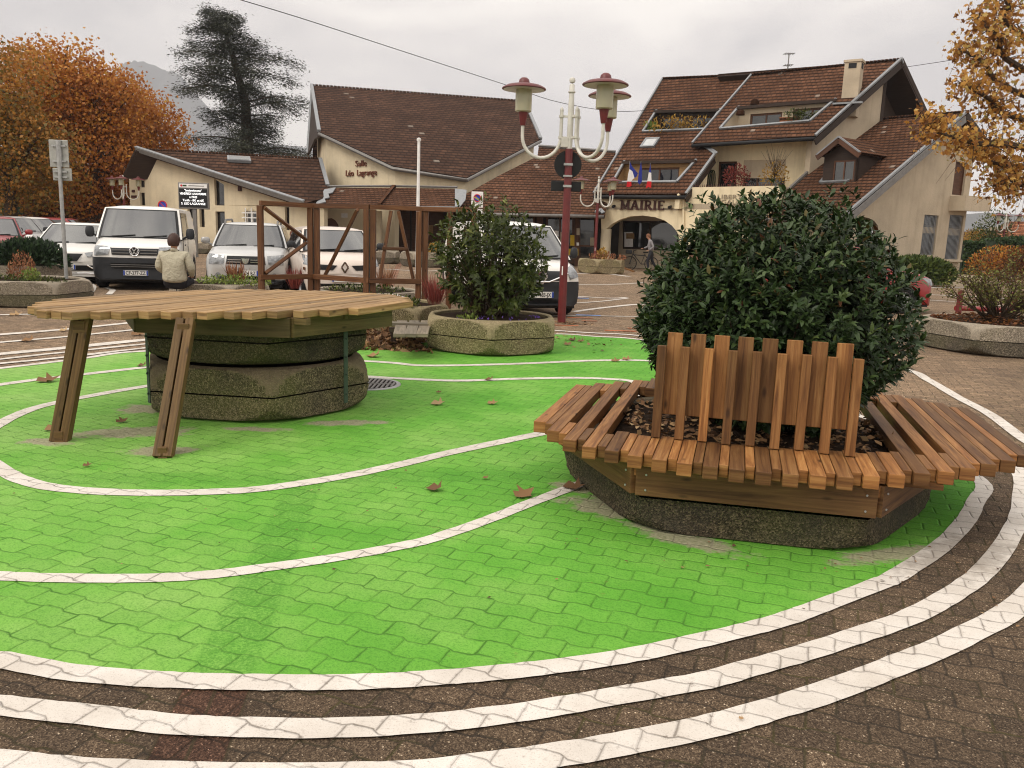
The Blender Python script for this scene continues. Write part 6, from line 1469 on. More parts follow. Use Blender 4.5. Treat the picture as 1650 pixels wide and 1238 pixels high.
b = MB(); b.tube([(0, .04, 0), (0, .04, p.z+.2)], .03, 8); b.build('pole', M['galv'], sg)
# LED board
p = D(312.5, 316, 38); sg = thing('display_board', 'black electronic notice board with white text in front of the low annex', 'notice board', (p.x, p.y, 0), R(-4))
wB_, hB_ = 1.40, 1.16; b = MB(); b.box((0, 0, p.z), (wB_, .14, hB_)); b.build('cabinet', M['gutter'], sg, bevel=.02)
b = MB(); b.box((0, -.075, p.z-.10), (wB_-.10, .01, hB_-.34)); b.build('screen', M['black'], sg); b = MB(); b.box((0, -.075, p.z+.44), (wB_-.10, .01, .17)); b.build('header', M['sign_white'], sg)
b = MB(); b.lathe([(0, 0), (.05, 0)], c=(-.53, -.084, p.z+.44), n=14, ax=Matrix.Rotation(PI/2, 3, 'X')); b.build('header_disc', M['sign_red'], sg); b = MB(); b.box((-.38, -.083, p.z+.44), (.18, .004, .07)); b.build('header_bar', M['hedge'], sg)
m = Mat('lit_text', .5); m.b.inputs['Emission Color'].default_value = (1, 1, 1, 1); m.b.inputs['Emission Strength'].default_value = 1.2; m.col((.8, .8, .8)); M['lit'] = m.m
def flat(par, s_, x, y, z, size, mat, xs=1.0, off=.004, al='CENTER'):
    fit_text(par, s_, (x, y, z), (1, 0, 0), (0, -1, 0), xs, size*.7, .002, mat, 'board_text', .006, True)
for i, s_ in enumerate(['"Sanslanefonotte"', 'VENDREDI 16 NOVEMBRE', 'A 19H30', 'Tarifs - 8€ et 6€', 'S. LEO LAGRANGE']):
    flat(sg, s_, 0, -.085, p.z+.19-i*.145, .135, 'lit', [.80, 1.22, .36, .98, 1.12][i])
b = MB(); b.box((.16, -.083, p.z+.44), (.72, .004, .035)); b.build('header_line', M['gutter'], sg)
b = MB(); b.bar((0, .03, 0), (0, .03, p.z-hB_/2), .16, .12); b.build('post', M['gutter'], sg)
# flagpole
p = D(675, 228, 30); fp = thing('flagpole', 'bare white flagpole in front of the village hall', 'flagpole', (p.x, p.y, 0))
b = MB(); b.tube([(0, 0, 0), (0, 0, p.z)], [.07, .05], 12); b.build('pole', M['sign_white'], fp); b = MB(); b.lathe([(0, -.08), (.07, -.04), (.08, 0), (.07, .05), (0, .08)], c=(0, 0, p.z+.05), n=12); b.build('finial', M['sign_white'], fp)
# flags on the terrace front
def flag(cols, x, y0, y1, Y, lean, lab, w=.42):
    a = D(x, y0, Y); h = a.z-D(x, y1, Y).z; t = thing('flag', lab, 'flag', (a.x, a.y, a.z-h), 0, 'flags above the entrance')
    b = MB(); b.tube([(0, .03, h*.25), (lean*.0, .03, h*1.02)], .012, 6); b.build('staff', M['gutter'], t)
    nb = len(cols); g0 = 0
    for i, c in enumerate(cols):
        rows_ = []
        for k in range(9):
            f_ = k/8; row = []
            for j in range(5):
                u_ = (i+j/4)/nb; zz = h*(1-f_*.92)-u_*h*(.34 if nb > 1 else .2)*(1 if f_ < .9 else .6); xx = w*u_*(1-f_*.35)*(.75+.25*math.sin(3*f_+1)); yy = .05*math.sin(u_*9+f_*4)
                row.append(V3((xx, yy-.02, zz)))
            rows_.append(row)
        b = MB(); b.grid(rows_, .5, True); b.build('stripe', M[c], t)
def tri(cols, x, y0, y1, Y, lab, order):
    a = D(x, y0, Y); b_ = D(x, y1, Y); h = a.z-b_.z; t = thing('flag', lab, 'flag', (a.x, a.y, b_.z), 0, 'flags above the entrance'); b = MB(); b.tube([(0, .03, h*.1), (0, .03, h*1.0)], .012, 6); b.build('staff', M['gutter'], t)
    for nm, pts in order:
        b = MB(); P_ = [(px*h, pz*h) for px, pz in pts]; n = len(P_)
        b.prism(P_, -.008, .008, Matrix.Rotation(PI/2, 4, 'X')); b.build('cloth', M[nm], t)
F1 = [('flag_blue', [(0, .98), (.10, .80), (.34, .55), (.30, .42), (.22, .36), (.12, .62), (.0, .70)]), ('flag_white', [(0, .70), (.12, .62), (.22, .36), (.14, .30), (.10, .22), (-.06, .22), (-.04, .5)]), ('flag_red', [(-.06, .22), (.10, .22), (.12, .06), (.02, .0), (-.08, .02)])]
F2 = [('flag_blue', [(0, .98), (.07, .6), (.09, .15), (.0, .0), (-.09, .1), (-.07, .5)])]
F3 = [('flag_blue', [(0, .98), (.04, .72), (.06, .62), (-.04, .64), (-.02, .8)]), ('flag_white', [(-.04, .64), (.06, .62), (.09, .28), (-.08, .28)]), ('flag_red', [(-.08, .28), (.09, .28), (.09, .02), (-.02, .06), (-.12, .0)])]
tri(0, 1015, 260, 302, 41.4, 'unfurled blue white and red flag, left of the plain blue one', F1); tri(0, 1033, 260, 298, 41.0, 'plain dark blue flag between two tricolours', F2); tri(0, 1048, 263, 304, 40.6, 'limp blue white and red flag right of the plain blue one', F3)
# overhead wire
w0_, w1_ = D(360, -6, 22), D(905, 167, 46)
ww = thing('overhead_wire', 'thin dark cable sagging across the sky past the near lamp', 'cable', (0, 0, 0))
P_ = [D(340, -14, 24), D(480, 28, 27), D(640, 80, 31), D(815, 137, 36), D(905, 166, 39), D(1010, 180, 42), D(1130, 166, 43)]
b = MB(); b.tube(catmull(P_, 5), .013, 5); b.build('cable', M['black'], ww)
ww = thing('overhead_wire', 'thin cable from the town hall gable towards the golden tree', 'cable', (0, 0, 0))
b = MB(); b.tube(catmull([D(1440, 111, 43), D(1515, 100, 36), D(1600, 86, 30)], 5), .012, 5); b.build('cable', M['black'], ww)
# red bollards and wooden plank
for (x, y, lab) in [(1546, 503, 'short red post behind the twiggy shrub'), (1633, 507, 'short red post at the right edge behind the twiggy shrub')]:
    p = D(x, 490, 16.2); t = thing('bollard', lab, 'bollard', (p.x, p.y, 0), 0, 'red bollards'); b = MB(); b.tube([(0, 0, 0), (0, 0, .78), (0, 0, .80)], [.055, .055, .03], 12); b.build('post', M['lamp_red'], t)
t = thing('rail_barrier', 'low red rail glimpsed through the twiggy shrub', 'barrier', D(1582, 481, 16.5)*1.0); t.location.z = 0
b = MB(); b.tube([(-.5, 0, .42), (.5, 0, .42)], .05, 10); b.build('rail', M['car_red'], t); b = MB()
for sx in (-.45, .45): b.tube([(sx, 0, 0), (sx, 0, .42)], .035, 8)
b.build('legs', M['car_red'], t)
t = thing('plank', 'orange wooden plank lying beside the far sand coloured planter', 'plank', (0, 0, 0)); b = MB(); b.bar(G(1000, 430, .25), G(1022, 438, .06), .16, .06); b.build('board', M['wood_bench'], t)
# ================================================================ BICYCLE
bk = thing('bicycle', 'black city bicycle with front bag by the town hall window', 'bicycle', (D(1015, 420, 40).x, 40.0, 0), R(4))
for x, nm in ((0, 'front_wheel'), (1.05, 'rear_wheel')):
    b = MB(); ringtube(b, (x, 0, .34), .32, .022, 32); b.tube([(x, -.04, .34), (x, .04, .34)], .03, 8)
    for k in range(14): a = 2*PI*k/14; b.tube([(x, 0, .34), (x+.32*math.cos(a), 0, .34+.32*math.sin(a))], .0035, 3, cap=False)
    b.build(nm, M['rubber'], bk)
b = MB(); 
for P_ in ([(0, 0, .34), (.12, 0, .78), (.15, 0, .92)], [(.13, 0, .80), (.55, 0, .32), (.72, 0, .82)], [(.14, 0, .75), (.70, 0, .72)], [(.55, 0, .32), (1.05, 0, .34), (.72, 0, .74)]): b.tube(P_, .022, 8)
b.build('frame', M['black'], bk); b = MB(); b.tube([(.22, -.28, .98), (.15, 0, .95), (.22, .28, .98)], .016, 8); b.build('handlebar', M['black'], bk)
b = MB(); b.box((.74, 0, .88), (.24, .14, .06)); b.build('saddle', M['black'], bk, bevel=.02); b = MB(); b.box((-.08, 0, .88), (.26, .30, .20)); b.build('front_bag', M['black'], bk, bevel=.03)
# ================================================================ PEOPLE
def skin_obj(name, verts, edges, mat, parent, sub=2, root=0):
    me = bpy.data.meshes.new(name); me.from_pydata([v[0] for v in verts], edges, []); o = bpy.data.objects.new(name, me); COL.objects.link(o); o.parent = parent
    s = o.modifiers.new('skin', 'SKIN'); s.use_smooth_shade = True
    for i, v in enumerate(verts): r_ = v[1]; me.skin_vertices[0].data[i].radius = r_ if hasattr(r_, '__len__') else (r_, r_); me.skin_vertices[0].data[i].use_root = (i == root)
    b = o.modifiers.new('sub', 'SUBSURF'); b.levels = b.render_levels = sub; me.materials.append(M[mat]); return o
def skin_layer(o):
    pass
def mkskin(name, verts, edges, mat, parent, sub=2, root=0):
    me = bpy.data.meshes.new(name); bm = bmesh.new(); lay = bm.verts.layers.skin.verify(); vv = []
    for i, (p, r_) in enumerate(verts):
        v = bm.verts.new(p); d = v[lay]; d.radius = r_ if hasattr(r_, '__len__') else (r_, r_); d.use_root = (i == root); vv.append(v)
    for a, b in edges: bm.edges.new((vv[a], vv[b]))
    bm.to_mesh(me); bm.free(); o = bpy.data.objects.new(name, me); COL.objects.link(o); o.parent = parent
    s = o.modifiers.new('skin', 'SKIN'); s.use_smooth_shade = True; b = o.modifiers.new('sub', 'SUBSURF'); b.levels = b.render_levels = sub; me.materials.append(M[mat]); return o
def head_mesh(c, s, facing, tilt=0):
    b = MB(); prof = [(0, -.125), (.035, -.12), (.052, -.10), (.062, -.06), (.072, -.02), (.076, .02), (.074, .06), (.060, .095), (.034, .115), (0, .12)]
    b.lathe(prof, n=20); V_ = []
    for x, y, z_ in b.v:
        yy = y*1.22; 
        if y < 0 and z_ < 0: yy = y*1.15
        V_.append((x, yy, z_))
    b.v = V_
    b.mesh([(-.012, -.088, -.03), (.012, -.088, -.03), (0, -.088, .02), (0, -.112, -.028)], [(0, 1, 3), (1, 2, 3), (2, 0, 3)], .5, True)   # nose
    for sx in (-1, 1): b.lathe([(0, -.012), (.018, -.008), (.024, 0), (.018, .008), (0, .012)], c=(sx*.077, .005, -.005), n=10, ax=Matrix.Rotation(PI/2, 3, 'Y'))
    Mx = Matrix.Translation(c) @ Matrix.Rotation(facing, 4, 'Z') @ Matrix.Rotation(tilt, 4, 'X') @ Matrix.Scale(s, 4); b.v = [tuple(Mx @ Vector(v)) for v in b.v]; return b, Mx
def face_bits(Mx, parent):
    b = MB()
    for sx in (-1, 1): b.lathe([(0, -.004), (.009, 0), (0, .004)], c=(sx*.03, -.084, .012), n=8, ax=Matrix.Rotation(PI/2, 3, 'X'))
    b.v = [tuple(Mx @ Vector(v)) for v in b.v]; b.build('eyes', M['black'], parent)
    b = MB(); b.box((0, -.082, -.058), (.04, .008, .008)); b.v = [tuple(Mx @ Vector(v)) for v in b.v]; b.build('mouth', M['text_red'], parent)
def hair(Mx, parent, mat, full=1.0):
    b = MB(); rows_ = []
    for i in range(9):
        th_a = (i/8)*R(128); row = []
        for k in range(21):
            a = 2*PI*k/20; lim = th_a*(1.0 if math.sin(a) > -.25 else .62)
            row.append(V3((1.08*.088*math.sin(lim)*math.cos(a), .108*math.sin(lim)*math.sin(a)+.004, .005+.128*math.cos(lim)))*full)
        rows_.append(row)
    b.grid(rows_, .5, True); b.v = [tuple(Mx @ Vector(v)+Vector((random.uniform(-.003, .003), random.uniform(-.003, .003), 0))) for v in b.v]; b.build('hair', M[mat], parent)
def hand(parent, c, dirv, palm, s=1.0, curl=.5, mat='skin'):
    d = V3(dirv).normalized(); n = V3(palm).normalized(); sd_ = d.cross(n).normalized(); c = V3(c); vs = [(c, .024), (c+d*.05, (.036, .018)), (c+d*.085, (.038, .016))]; ed = [(0, 1), (1, 2)]
    for k, (o, L) in enumerate(((-.030, .062), (-.010, .072), (.011, .068), (.031, .054))):
        a = c+d*.09+sd_*o; i0 = len(vs); vs += [(a, .010), (a+(d*(1-curl*.4)+n*curl*.6)*L*.5, .009), (a+(d*(1-curl)+n*curl*1.2)*L, .008)]; ed += [(2, i0), (i0, i0+1), (i0+1, i0+2)]
    i0 = len(vs); vs += [(c+d*.03-sd_*.036, .011), (c+d*.065-sd_*.058+n*.01, .009)]; ed += [(1, i0), (i0, i0+1)]
    return mkskin('hand', vs, ed, mat, parent, 1)
# seated person, seen from behind
pp = thing('person', 'person with short dark reddish hair and beige jacket sitting on a planter, back turned', 'person', (D(277, 420, 14.75).x, 14.85, 0), R(2))
legs = [((0, .0, .50), .17), ((-.12, .06, .50), .12), ((-.11, .50, .53), .078), ((-.12, .55, .12), .055), ((.12, .06, .50), .12), ((.10, .50, .53), .078), ((.11, .56, .12), .055), ((0, 0, .62), .15)]
tro = mkskin('trousers', legs, [(0, 1), (1, 2), (2, 3), (0, 4), (4, 5), (5, 6), (0, 7)], 'trousers', pp)
jk = [((0, .0, .49), (.245, .18)), ((0, .0, .62), (.235, .16)), ((0, -.01, .80), (.215, .15)), ((0, .0, .95), (.195, .13)), ((0, .01, 1.045), (.10, .085)), ((0, .02, 1.10), .062),
      ((-.21, .01, 1.00), .085), ((-.29, .0, .77), .078), ((-.21, .22, .66), .055), ((.21, .01, 1.00), .085), ((.30, .0, .77), .078), ((.23, .20, .62), .055)]
jo_ = mkskin('jacket', jk, [(0, 1), (1, 2), (2, 3), (3, 4), (4, 5), (3, 6), (6, 7), (7, 8), (3, 9), (9, 10), (10, 11)], 'jacket', pp)
b, Mx = head_mesh((0.0, .03, 1.235), 1.0, R(180-12), R(4)); b.tube([(0, .02, 1.04), (0, .025, 1.16)], .052, 12); b.build('head', M['skin'], pp); hair(Mx, pp, 'hair_brown', 1.14); face_bits(Mx, pp)
hand(pp, (-.19, .25, .65), (.5, .8, -.1), (0, 0, -1)); hand(pp, (.21, .24, .61), (-.5, .8, -.1), (0, 0, -1))
for sx in (-1, 1): b = MB(); b.box((sx*.115, .62, .04), (.09, .26, .08)); b.build('shoe', M['shoe'], pp, bevel=.02)
b = MB(); b.tube([(-.06, .0, 1.075), (0, -.05, 1.10), (.06, .0, 1.075)], .03, 8); b.build('collar', M['jacket'], pp)
# man with the bicycle
mn = thing('person', 'man with ginger hair, grey top and dark trousers walking left beside the bicycle', 'person', (D(1047, 420, 39.6).x, 39.4, 0), R(0))
tv = [((0, 0, .92), .15), ((-.02, -.09, .86), .105), ((-.16, -.10, .47), .075), ((-.08, -.10, .10), .05), ((.04, .09, .86), .105), ((.10, .10, .48), .075), ((.34, .10, .14), .05), ((0, 0, 1.0), .14)]
mkskin('trousers', tv, [(0, 1), (1, 2), (2, 3), (0, 4), (4, 5), (5, 6), (0, 7)], 'trousers', mn)
sv = [((0, 0, .95), (.13, .16)), ((-.01, 0, 1.12), (.12, .15)), ((-.05, 0, 1.34), (.12, .17)), ((-.09, 0, 1.46), .08), ((-.10, 0, 1.52), .058), ((-.06, -.19, 1.40), .065), ((.06, -.26, 1.16), .05), ((-.10, -.20, 1.02), .04), ((-.06, .19, 1.40), .065), ((-.12, .26, 1.16), .05), ((-.30, .20, 1.08), .04)]
mkskin('shirt', sv, [(0, 1), (1, 2), (2, 3), (3, 4), (2, 5), (5, 6), (6, 7), (2, 8), (8, 9), (9, 10)], 'shirt', mn)
b, Mx = head_mesh((-.17, 0, 1.635), 1.0, R(-90), R(18)); b.tube([(-.10, 0, 1.48), (-.15, 0, 1.58)], .052, 12); b.build('head', M['skin'], mn); hair(Mx, mn, 'hair_ginger', 1.03); face_bits(Mx, mn)
hand(mn, (-.13, -.19, 1.0), (-1, .1, -.2), (0, 0, -1)); hand(mn, (-.33, .19, 1.07), (-1, 0, 0), (0, 0, -1))
b = MB(); b.box((-.12, -.10, .04), (.27, .10, .08)); b.box((.33, .10, .07), (.27, .10, .08)); b.build('shoes', M['shoe'], mn, bevel=.02)
# ================================================================ VEGETATION
def twigs(P0, P1, r0, r1, name, mat, parent, sag=0.0, n=4, seg=5):
    b = MB()
    for a, c in zip(P0, P1):
        a, c = V3(a), V3(c); pts = []
        for i in range(n+1): f = i/n; p = a.lerp(c, f); p.z += sag*4*f*(1-f); pts.append(p)
        b.tube(pts, [r0+(r1-r0)*i/n for i in range(n+1)], seg, cap=False)
    return b.build(name, M[mat], parent, recalc=False)
def lumpy(n, c, rx, ry, rz, seed, lump=.16, inner=.0, zmin=-1):
    """points on a lumpy ellipsoid: returns P, outward normals"""
    g = np.random.default_rng(seed); d = g.normal(size=(n, 3)); d /= np.linalg.norm(d, axis=1, keepdims=True); d = d[d[:, 2] > zmin]
    k = g.normal(size=(14, 3)); k /= np.linalg.norm(k, axis=1, keepdims=True); a = g.uniform(-.5, 1, 14)
    f = 1+lump*np.sum(a[None]*np.exp(6*(d@k.T-1)), axis=1)
    r = f*(1-inner*g.random(len(d))**1.6); P = np.array(c)+d*r[:, None]*np.array([rx, ry, rz]); N = nrm(d/np.array([rx, ry, rz])); return P, N
def bush(name, label, cat, c, rx, ry, rz, nclus, per, size, mat, seed, lump=.2, tip=.06, zmin=-.9, stem=True, soil=.42, bushy=.35, spiky=0, core=0):
    t = thing(name, label, cat, (c[0], c[1], soil)); off = np.array([c[0], c[1], soil])
    P, N = lumpy(nclus, (0, 0, c[2]-soil), rx, ry, rz, seed, lump, bushy, zmin); g = np.random.default_rng(seed+1); n = len(P)
    if core: P[:, :2] *= (1-.30*np.clip((c[2]-soil-.05-P[:, 2])/rz, 0, 1))[:, None]
    if spiky:
        m = g.random(n) < spiky; m &= N[:, 2] > .1; P[m] += (N[m]*.4+np.array([0, 0, 1]))*g.uniform(.03, .20, m.sum())[:, None]*rz*.8
    ax = nrm(N+np.array([0, 0, .5])+g.normal(size=(n, 3))*.35)
    PP = np.repeat(P, per, 0); AX = np.repeat(ax, per, 0); j = np.tile(np.arange(per), n)
    # rosette: leaves leave the twig all round, opening outward
    ref = nrm(np.cross(AX, np.array([.3, .5, .8]))); bi = np.cross(AX, ref); ang = j*2.4+np.repeat(g.random(n)*6.28, per)
    rad = ref*np.cos(ang)[:, None]+bi*np.sin(ang)[:, None]; openn = (.35+.9*(1-j/per))[:, None]
    A = nrm(AX+rad*openn*1.3-np.array([0, 0, .35])*openn+g.normal(size=AX.shape)*.15)
    PP = PP-AX*((1-j/per)*tip*1.3)[:, None]+g.normal(size=PP.shape)*size*.12
    Nn = nrm(AX+rad*.2+np.array([0, 0, .4])); rnd = np.clip(np.repeat(g.random(n)*.55, per)+g.random(n*per)*.35+(j/per)*.10, 0, 1)
    top_ = np.repeat(N[:, 2] > .3, per) & (g.random(n*per) < .05); rnd = np.where(top_, .97 + .03*g.random(n*per), np.minimum(rnd, .9))
    leaves('foliage', PP, A, Nn, size*g.uniform(.6, 1.2, n*per), M[mat], t, LEAF, .40, rnd, smooth=True)
    if core:
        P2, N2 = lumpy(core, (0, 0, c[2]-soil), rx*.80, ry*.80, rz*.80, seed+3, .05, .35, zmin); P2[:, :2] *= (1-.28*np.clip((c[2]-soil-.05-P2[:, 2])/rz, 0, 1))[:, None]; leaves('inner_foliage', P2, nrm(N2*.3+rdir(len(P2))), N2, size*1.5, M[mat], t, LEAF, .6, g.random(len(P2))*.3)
    if stem:
        k = min(160, n); idx = g.choice(n, k, False); base = np.stack([g.normal(size=k)*rx*.12, g.normal(size=k)*ry*.12, np.full(k, -.02)], 1)
        twigs(base, P[idx], .011, .003, 'stems', 'bark', t, sag=.03)
    return t
bush('laurel_shrub', 'biggest dark glossy evergreen bush, rising behind the slatted backrest', 'bush', (1.64, 5.45, 1.08), .84, .82, .72, 4300, 8, .060, 'leaf_laurel', 5, lump=.21, bushy=.28, spiky=.08, zmin=-.95, tip=.05, core=2600)
bush('laurel_shrub', 'mid-size olive green laurel in the ochre planter, sky and van showing through', 'bush', (-.33, 11.45, 1.20), .80, .74, .74, 760, 7, .10, 'leaf_olive', 9, lump=.28, bushy=.65, spiky=.16, zmin=-.92, tip=.09, soil=.42)
# little flowers and ground plants in planters
def tufts(name, label, cat, c, r, n, h, mat, seed, spread=.5, size=.05, stuff=False, z=.44, tpl=RHOM, wr=.5, rx=None, up=1.0):
    g = np.random.default_rng(seed); a = g.random(n)*6.28; q = np.sqrt(g.random(n)); P = np.stack([np.cos(a)*q*(rx or r), np.sin(a)*q*r, g.random(n)**1.3*h*(1-.5*q*q)], 1)
    A = nrm(g.normal(size=(n, 3))*spread+np.array([0, 0, up])); 
    t = thing(name, label, cat, (c[0], c[1], z)); leaves('foliage', P, A, rdir(n), size*g.uniform(.6, 1.3, n), M[mat], t, tpl, wr); return t
def blades(name, label, cat, c, r, n, h, mat, seed, z=.44, w=.02, lean=.35):
    g = np.random.default_rng(seed); a = g.random(n)*6.28; q = np.sqrt(g.random(n)); P = np.stack([np.cos(a)*q*r*.6, np.sin(a)*q*r*.6, np.zeros(n)], 1)
    A = nrm(np.stack([np.cos(a)*q*lean, np.sin(a)*q*lean, np.ones(n)], 1)+g.normal(size=(n, 3))*.12); t = thing(name, label, cat, (c[0], c[1], z)); leaves('foliage', P, A, rdir(n), h*g.uniform(.5, 1.1, n), M[mat], t, RHOM, w/h*2); return t
tufts('pansies', 'tiny violet flowers at the foot of the laurel in the ochre planter', 'flowers', (-.32, 10.85), .09, 26, .05, 'violet', 3, size=.035, z=.45, rx=.5)
tufts('pansy', 'violet flower at the right rim of the ochre planter', 'flowers', (.27, 11.2), .06, 14, .06, 'violet', 4, size=.04, z=.46)
tufts('seedlings', 'lime green seedlings in the front soil of the ochre planter', 'plant', (-.62, 10.85), .14, 60, .06, 'lime', 5, size=.05, z=.45)
tufts('ground_plants', 'mixed low green plants in the planter beside the low grey bench', 'plants', (-2.0, 12.5), .5, 420, .16, 'leaf_olive', 6, size=.07, rx=.6)
tufts('silver_plant', 'pale grey leafed plant beside the red twigs, left of the laurel', 'plant', (-1.75, 12.35), .13, 90, .16, 'flag_white', 7, size=.08, spread=.8)
blades('red_grass', 'red grass tuft just left of the laurel planter', 'grass tuft', (-1.25, 12.9), .16, 260, .50, 'red_twigs', 8, w=.006)
blades('red_grass', 'red grass tuft between two posts of the wooden frame', 'grass tuft', (-4.05, 15.2), .12, 200, .42, 'red_twigs', 18, w=.006)
blades('red_grass', 'thin reddish tuft behind the A shaped brace of the frame', 'grass tuft', (-2.45, 15.7), .12, 160, .50, 'heather', 19, w=.006)
tufts('bedding_plants', 'low bedding plants in the planter before the beige car', 'plants', (-2.75, 15.2), .55, 420, .12, 'leaf_olive', 20, size=.06, rx=.75)
tufts('bedding_plants', 'green and yellow bedding plants right of the seated person', 'plants', (-5.35, 15.8), .45, 560, .18, 'lime', 21, size=.06, rx=.7)
blades('russet_plant', 'russet plant beside the seated person in front of the off-roader', 'plant', (-5.45, 16.2), .2, 130, .42, 'heather', 22, w=.014)
tufts('heather', 'rusty heather plume in the planter at the left edge', 'heather', (-9.05, 15.2), .2, 900, .52, 'heather', 23, size=.045, spread=.35, rx=.24)
tufts('green_sprig', 'lime green sprigs right of the rusty heather', 'plant', (-8.72, 14.9), .16, 330, .24, 'lime', 24, size=.05)
tufts('ground_plants', 'low green plants along the front of the left edge planter', 'plants', (-9.0, 14.85), .3, 620, .10, 'leaf_olive', 25, size=.05, rx=.95)
tufts('yellow_grass', 'pale yellow tuft in the far planter at the distant lamp', 'plant', (3.65, 35.7), .22, 200, .5, 'yellow_leaf', 26, size=.14, z=.58)
tufts('ground_plants', 'brownish plants in the far planter before the columns', 'plants', (3.9, 35.7), .5, 200, .3, 'heather', 27, size=.12, z=.58, rx=.8)
tufts('yellow_grass', 'pale tuft in the far planter seen under the frame brace', 'plant', (-3.55, 36.4), .3, 160, .45, 'yellow_leaf', 28, size=.14, z=.58)
tufts('ground_plants', 'green plants in the small planter under the wall fountain', 'plants', (-11.8, 41.5), .4, 200, .3, 'lime', 29, size=.12, z=.38)
# juniper in planter (dark) and in front of the town hall wing
def spray(name, label, cat, c, rx, ry, rz, n, size, mat, seed, z=0, lump=.3, inner=.6, zmin=-.2, up=.4, wr=.45):
    P, N = lumpy(n, (0, 0, c[2]-z), rx, ry, rz, seed, lump, inner, zmin); t = thing(name, label, cat, (c[0], c[1], z))
    leaves('foliage', P, nrm(N+np.array([0, 0, up])+rng.normal(size=N.shape)*.55), nrm(N+rng.normal(size=N.shape)*.8), size*rng.uniform(.6, 1.3, len(P)), M[mat], t, RHOM, wr); return t
spray('juniper', 'dark spreading juniper in the planter in front of the white saloon', 'shrub', (-10.45, 17.7, .66), .78, .6, .36, 7500, .11, 'juniper_dark', 31, z=.5)
spray('juniper', 'bright green juniper spreading along the raised bed by the town hall', 'shrub', (D(1478, 430, 34.5).x, 34.5, .52), 1.55, .8, .62, 8000, .20, 'juniper', 32, z=.2, zmin=-.5)
# raised bed wall
rbw = thing('raised_bed', 'low beige retaining wall of the bed under the juniper', 'low wall', (0, 0, 0)); b = MB(); a, c = V3((D(1400, 400, 32.4).x, 32.4, .2)), V3((D(1600, 400, 36.5).x, 36.5, .2)); b.bar(a, c, .25, .44); d_ = (c-a).normalized(); b.bar(c, c+V3((-d_.y, d_.x, 0))*3, .25, .44); b.build('wall', M['cream2'], rbw)
b = MB(); nn = V3((-d_.y, d_.x, 0)); b.face([a+V3((0, 0, .12)), c+V3((0, 0, .12)), c+nn*3+V3((0, 0, .12)), a+nn*3+V3((0, 0, .12))]); b.build('soil', M['soil'], rbw)
# twiggy shrub on the right planter
t = thing('twiggy_shrub', 'sparse twiggy shrub with small green leaves in the pale right planter', 'shrub', (7.75, 13.3, .42)); g = np.random.default_rng(44)
ends = []; starts = []
b = MB(); tips = []
for i in range(46):
    a = g.uniform(0, 6.28); L = g.uniform(.75, 1.2); tilt = g.uniform(.35, 1.1); d = V3((math.cos(a)*math.sin(tilt)*1.25, math.sin(a)*math.sin(tilt)*.8, math.cos(tilt))); p = V3((g.normal()*.08, g.normal()*.06, 0)); pts = [p]
    for k in range(6):
        d = (d+V3((g.normal()*.12, g.normal()*.12, g.normal()*.10))).normalized(); p = p+d*L/6; p.z = max(.05, p.z); pts.append(p.copy())
        if k > 1:
            for q in range(3): e_ = p+V3((g.normal(), g.normal(), abs(g.normal())*.8))*.12; b.tube([p, p.lerp(e_, .5)+V3((0, 0, .01)), e_], [.004, .003, .002], 4, cap=False); tips += [p.lerp(e_, f_) for f_ in (.5, 1)]
    b.tube(pts, [.013*(1-k/7)+.003 for k in range(7)], 6, cap=False)
b.build('branches', M['bark'], t, recalc=False)
P = np.array([tuple(p) for p in tips]); P = np.repeat(P, 4, 0)+g.normal(size=(len(tips)*4, 3))*.035; leaves('foliage', P, rdir(len(P), .3), rdir(len(P), 1), .042*g.uniform(.6, 1.3, len(P)), M['leaf_shrub'], t, RHOM, .6)
# bark mulch on that planter
n = 900; a = rng.random(n)*6.28; q = np.sqrt(rng.random(n)); P = np.stack([7.85+np.cos(a)*q*1.0, 13.35+np.sin(a)*q*1.0, .455+.12*(1-q)+rng.random(n)*.02], 1)
tag(leaves('bark_mulch', P, rdir(n)*np.array([1, 1, .3]), rdir(n, 2), rng.uniform(.04, .10, n), M['leaf_autumn_dark'], None, RHOM, .45), 'dark red brown bark mulch in the pale right planter', 'mulch', kind='stuff')
n = 1200; a = rng.random(n)*6.28; q = np.sqrt(rng.random(n)); P = np.stack([1.60+np.cos(a)*q*.86, 5.36+np.sin(a)*q*.86, .405+rng.random(n)*.03], 1)
tag(leaves('bark_mulch', P, rdir(n)*np.array([1, 1, .3]), rdir(n, 2), rng.uniform(.02, .07, n), M['litter'], None, RHOM, .6), 'dark mulch and leaf bits under the big bush inside the seat', 'mulch', kind='stuff')
# balcony plants
p = D(1187, 283, 41.2); spray('balcony_shrub', 'red leaved balcony shrub over the parapet spikes', 'plant', (p.x, p.y, p.z), .62, .4, .50, 620, .13, 'red_twigs', 51, z=p.z-.6, inner=.8, zmin=-.9)
p = D(1249, 284, 39.9); spray('balcony_shrub', 'golden yellow balcony shrub beside the red one', 'plant', (p.x, p.y, p.z), .62, .4, .55, 420, .13, 'yellow_leaf', 52, z=p.z-.6, inner=.85, zmin=-.9)
t = thing('bare_twigs', 'bare upright twigs rising from the golden balcony shrub', 'plant', (p.x, p.y, p.z)); st_ = np.zeros((26, 3))+rng.normal(size=(26, 3))*.08; en = rng.normal(size=(26, 3))*np.array([.5, .2, .2])+np.array([0, 0, 1.1]); twigs(st_, en, .012, .004, 'twigs', 'bark', t)
p = D(1096, 202, PR1.hit(1096, 211).y+.25); spray('terrace_vine', 'yellow brown climbing plants along the top left roof terrace', 'plant', (p.x, p.y, p.z), 1.8, .2, .42, 520, .16, 'yellow_leaf', 53, z=p.z-.5, inner=.9, zmin=-.9)
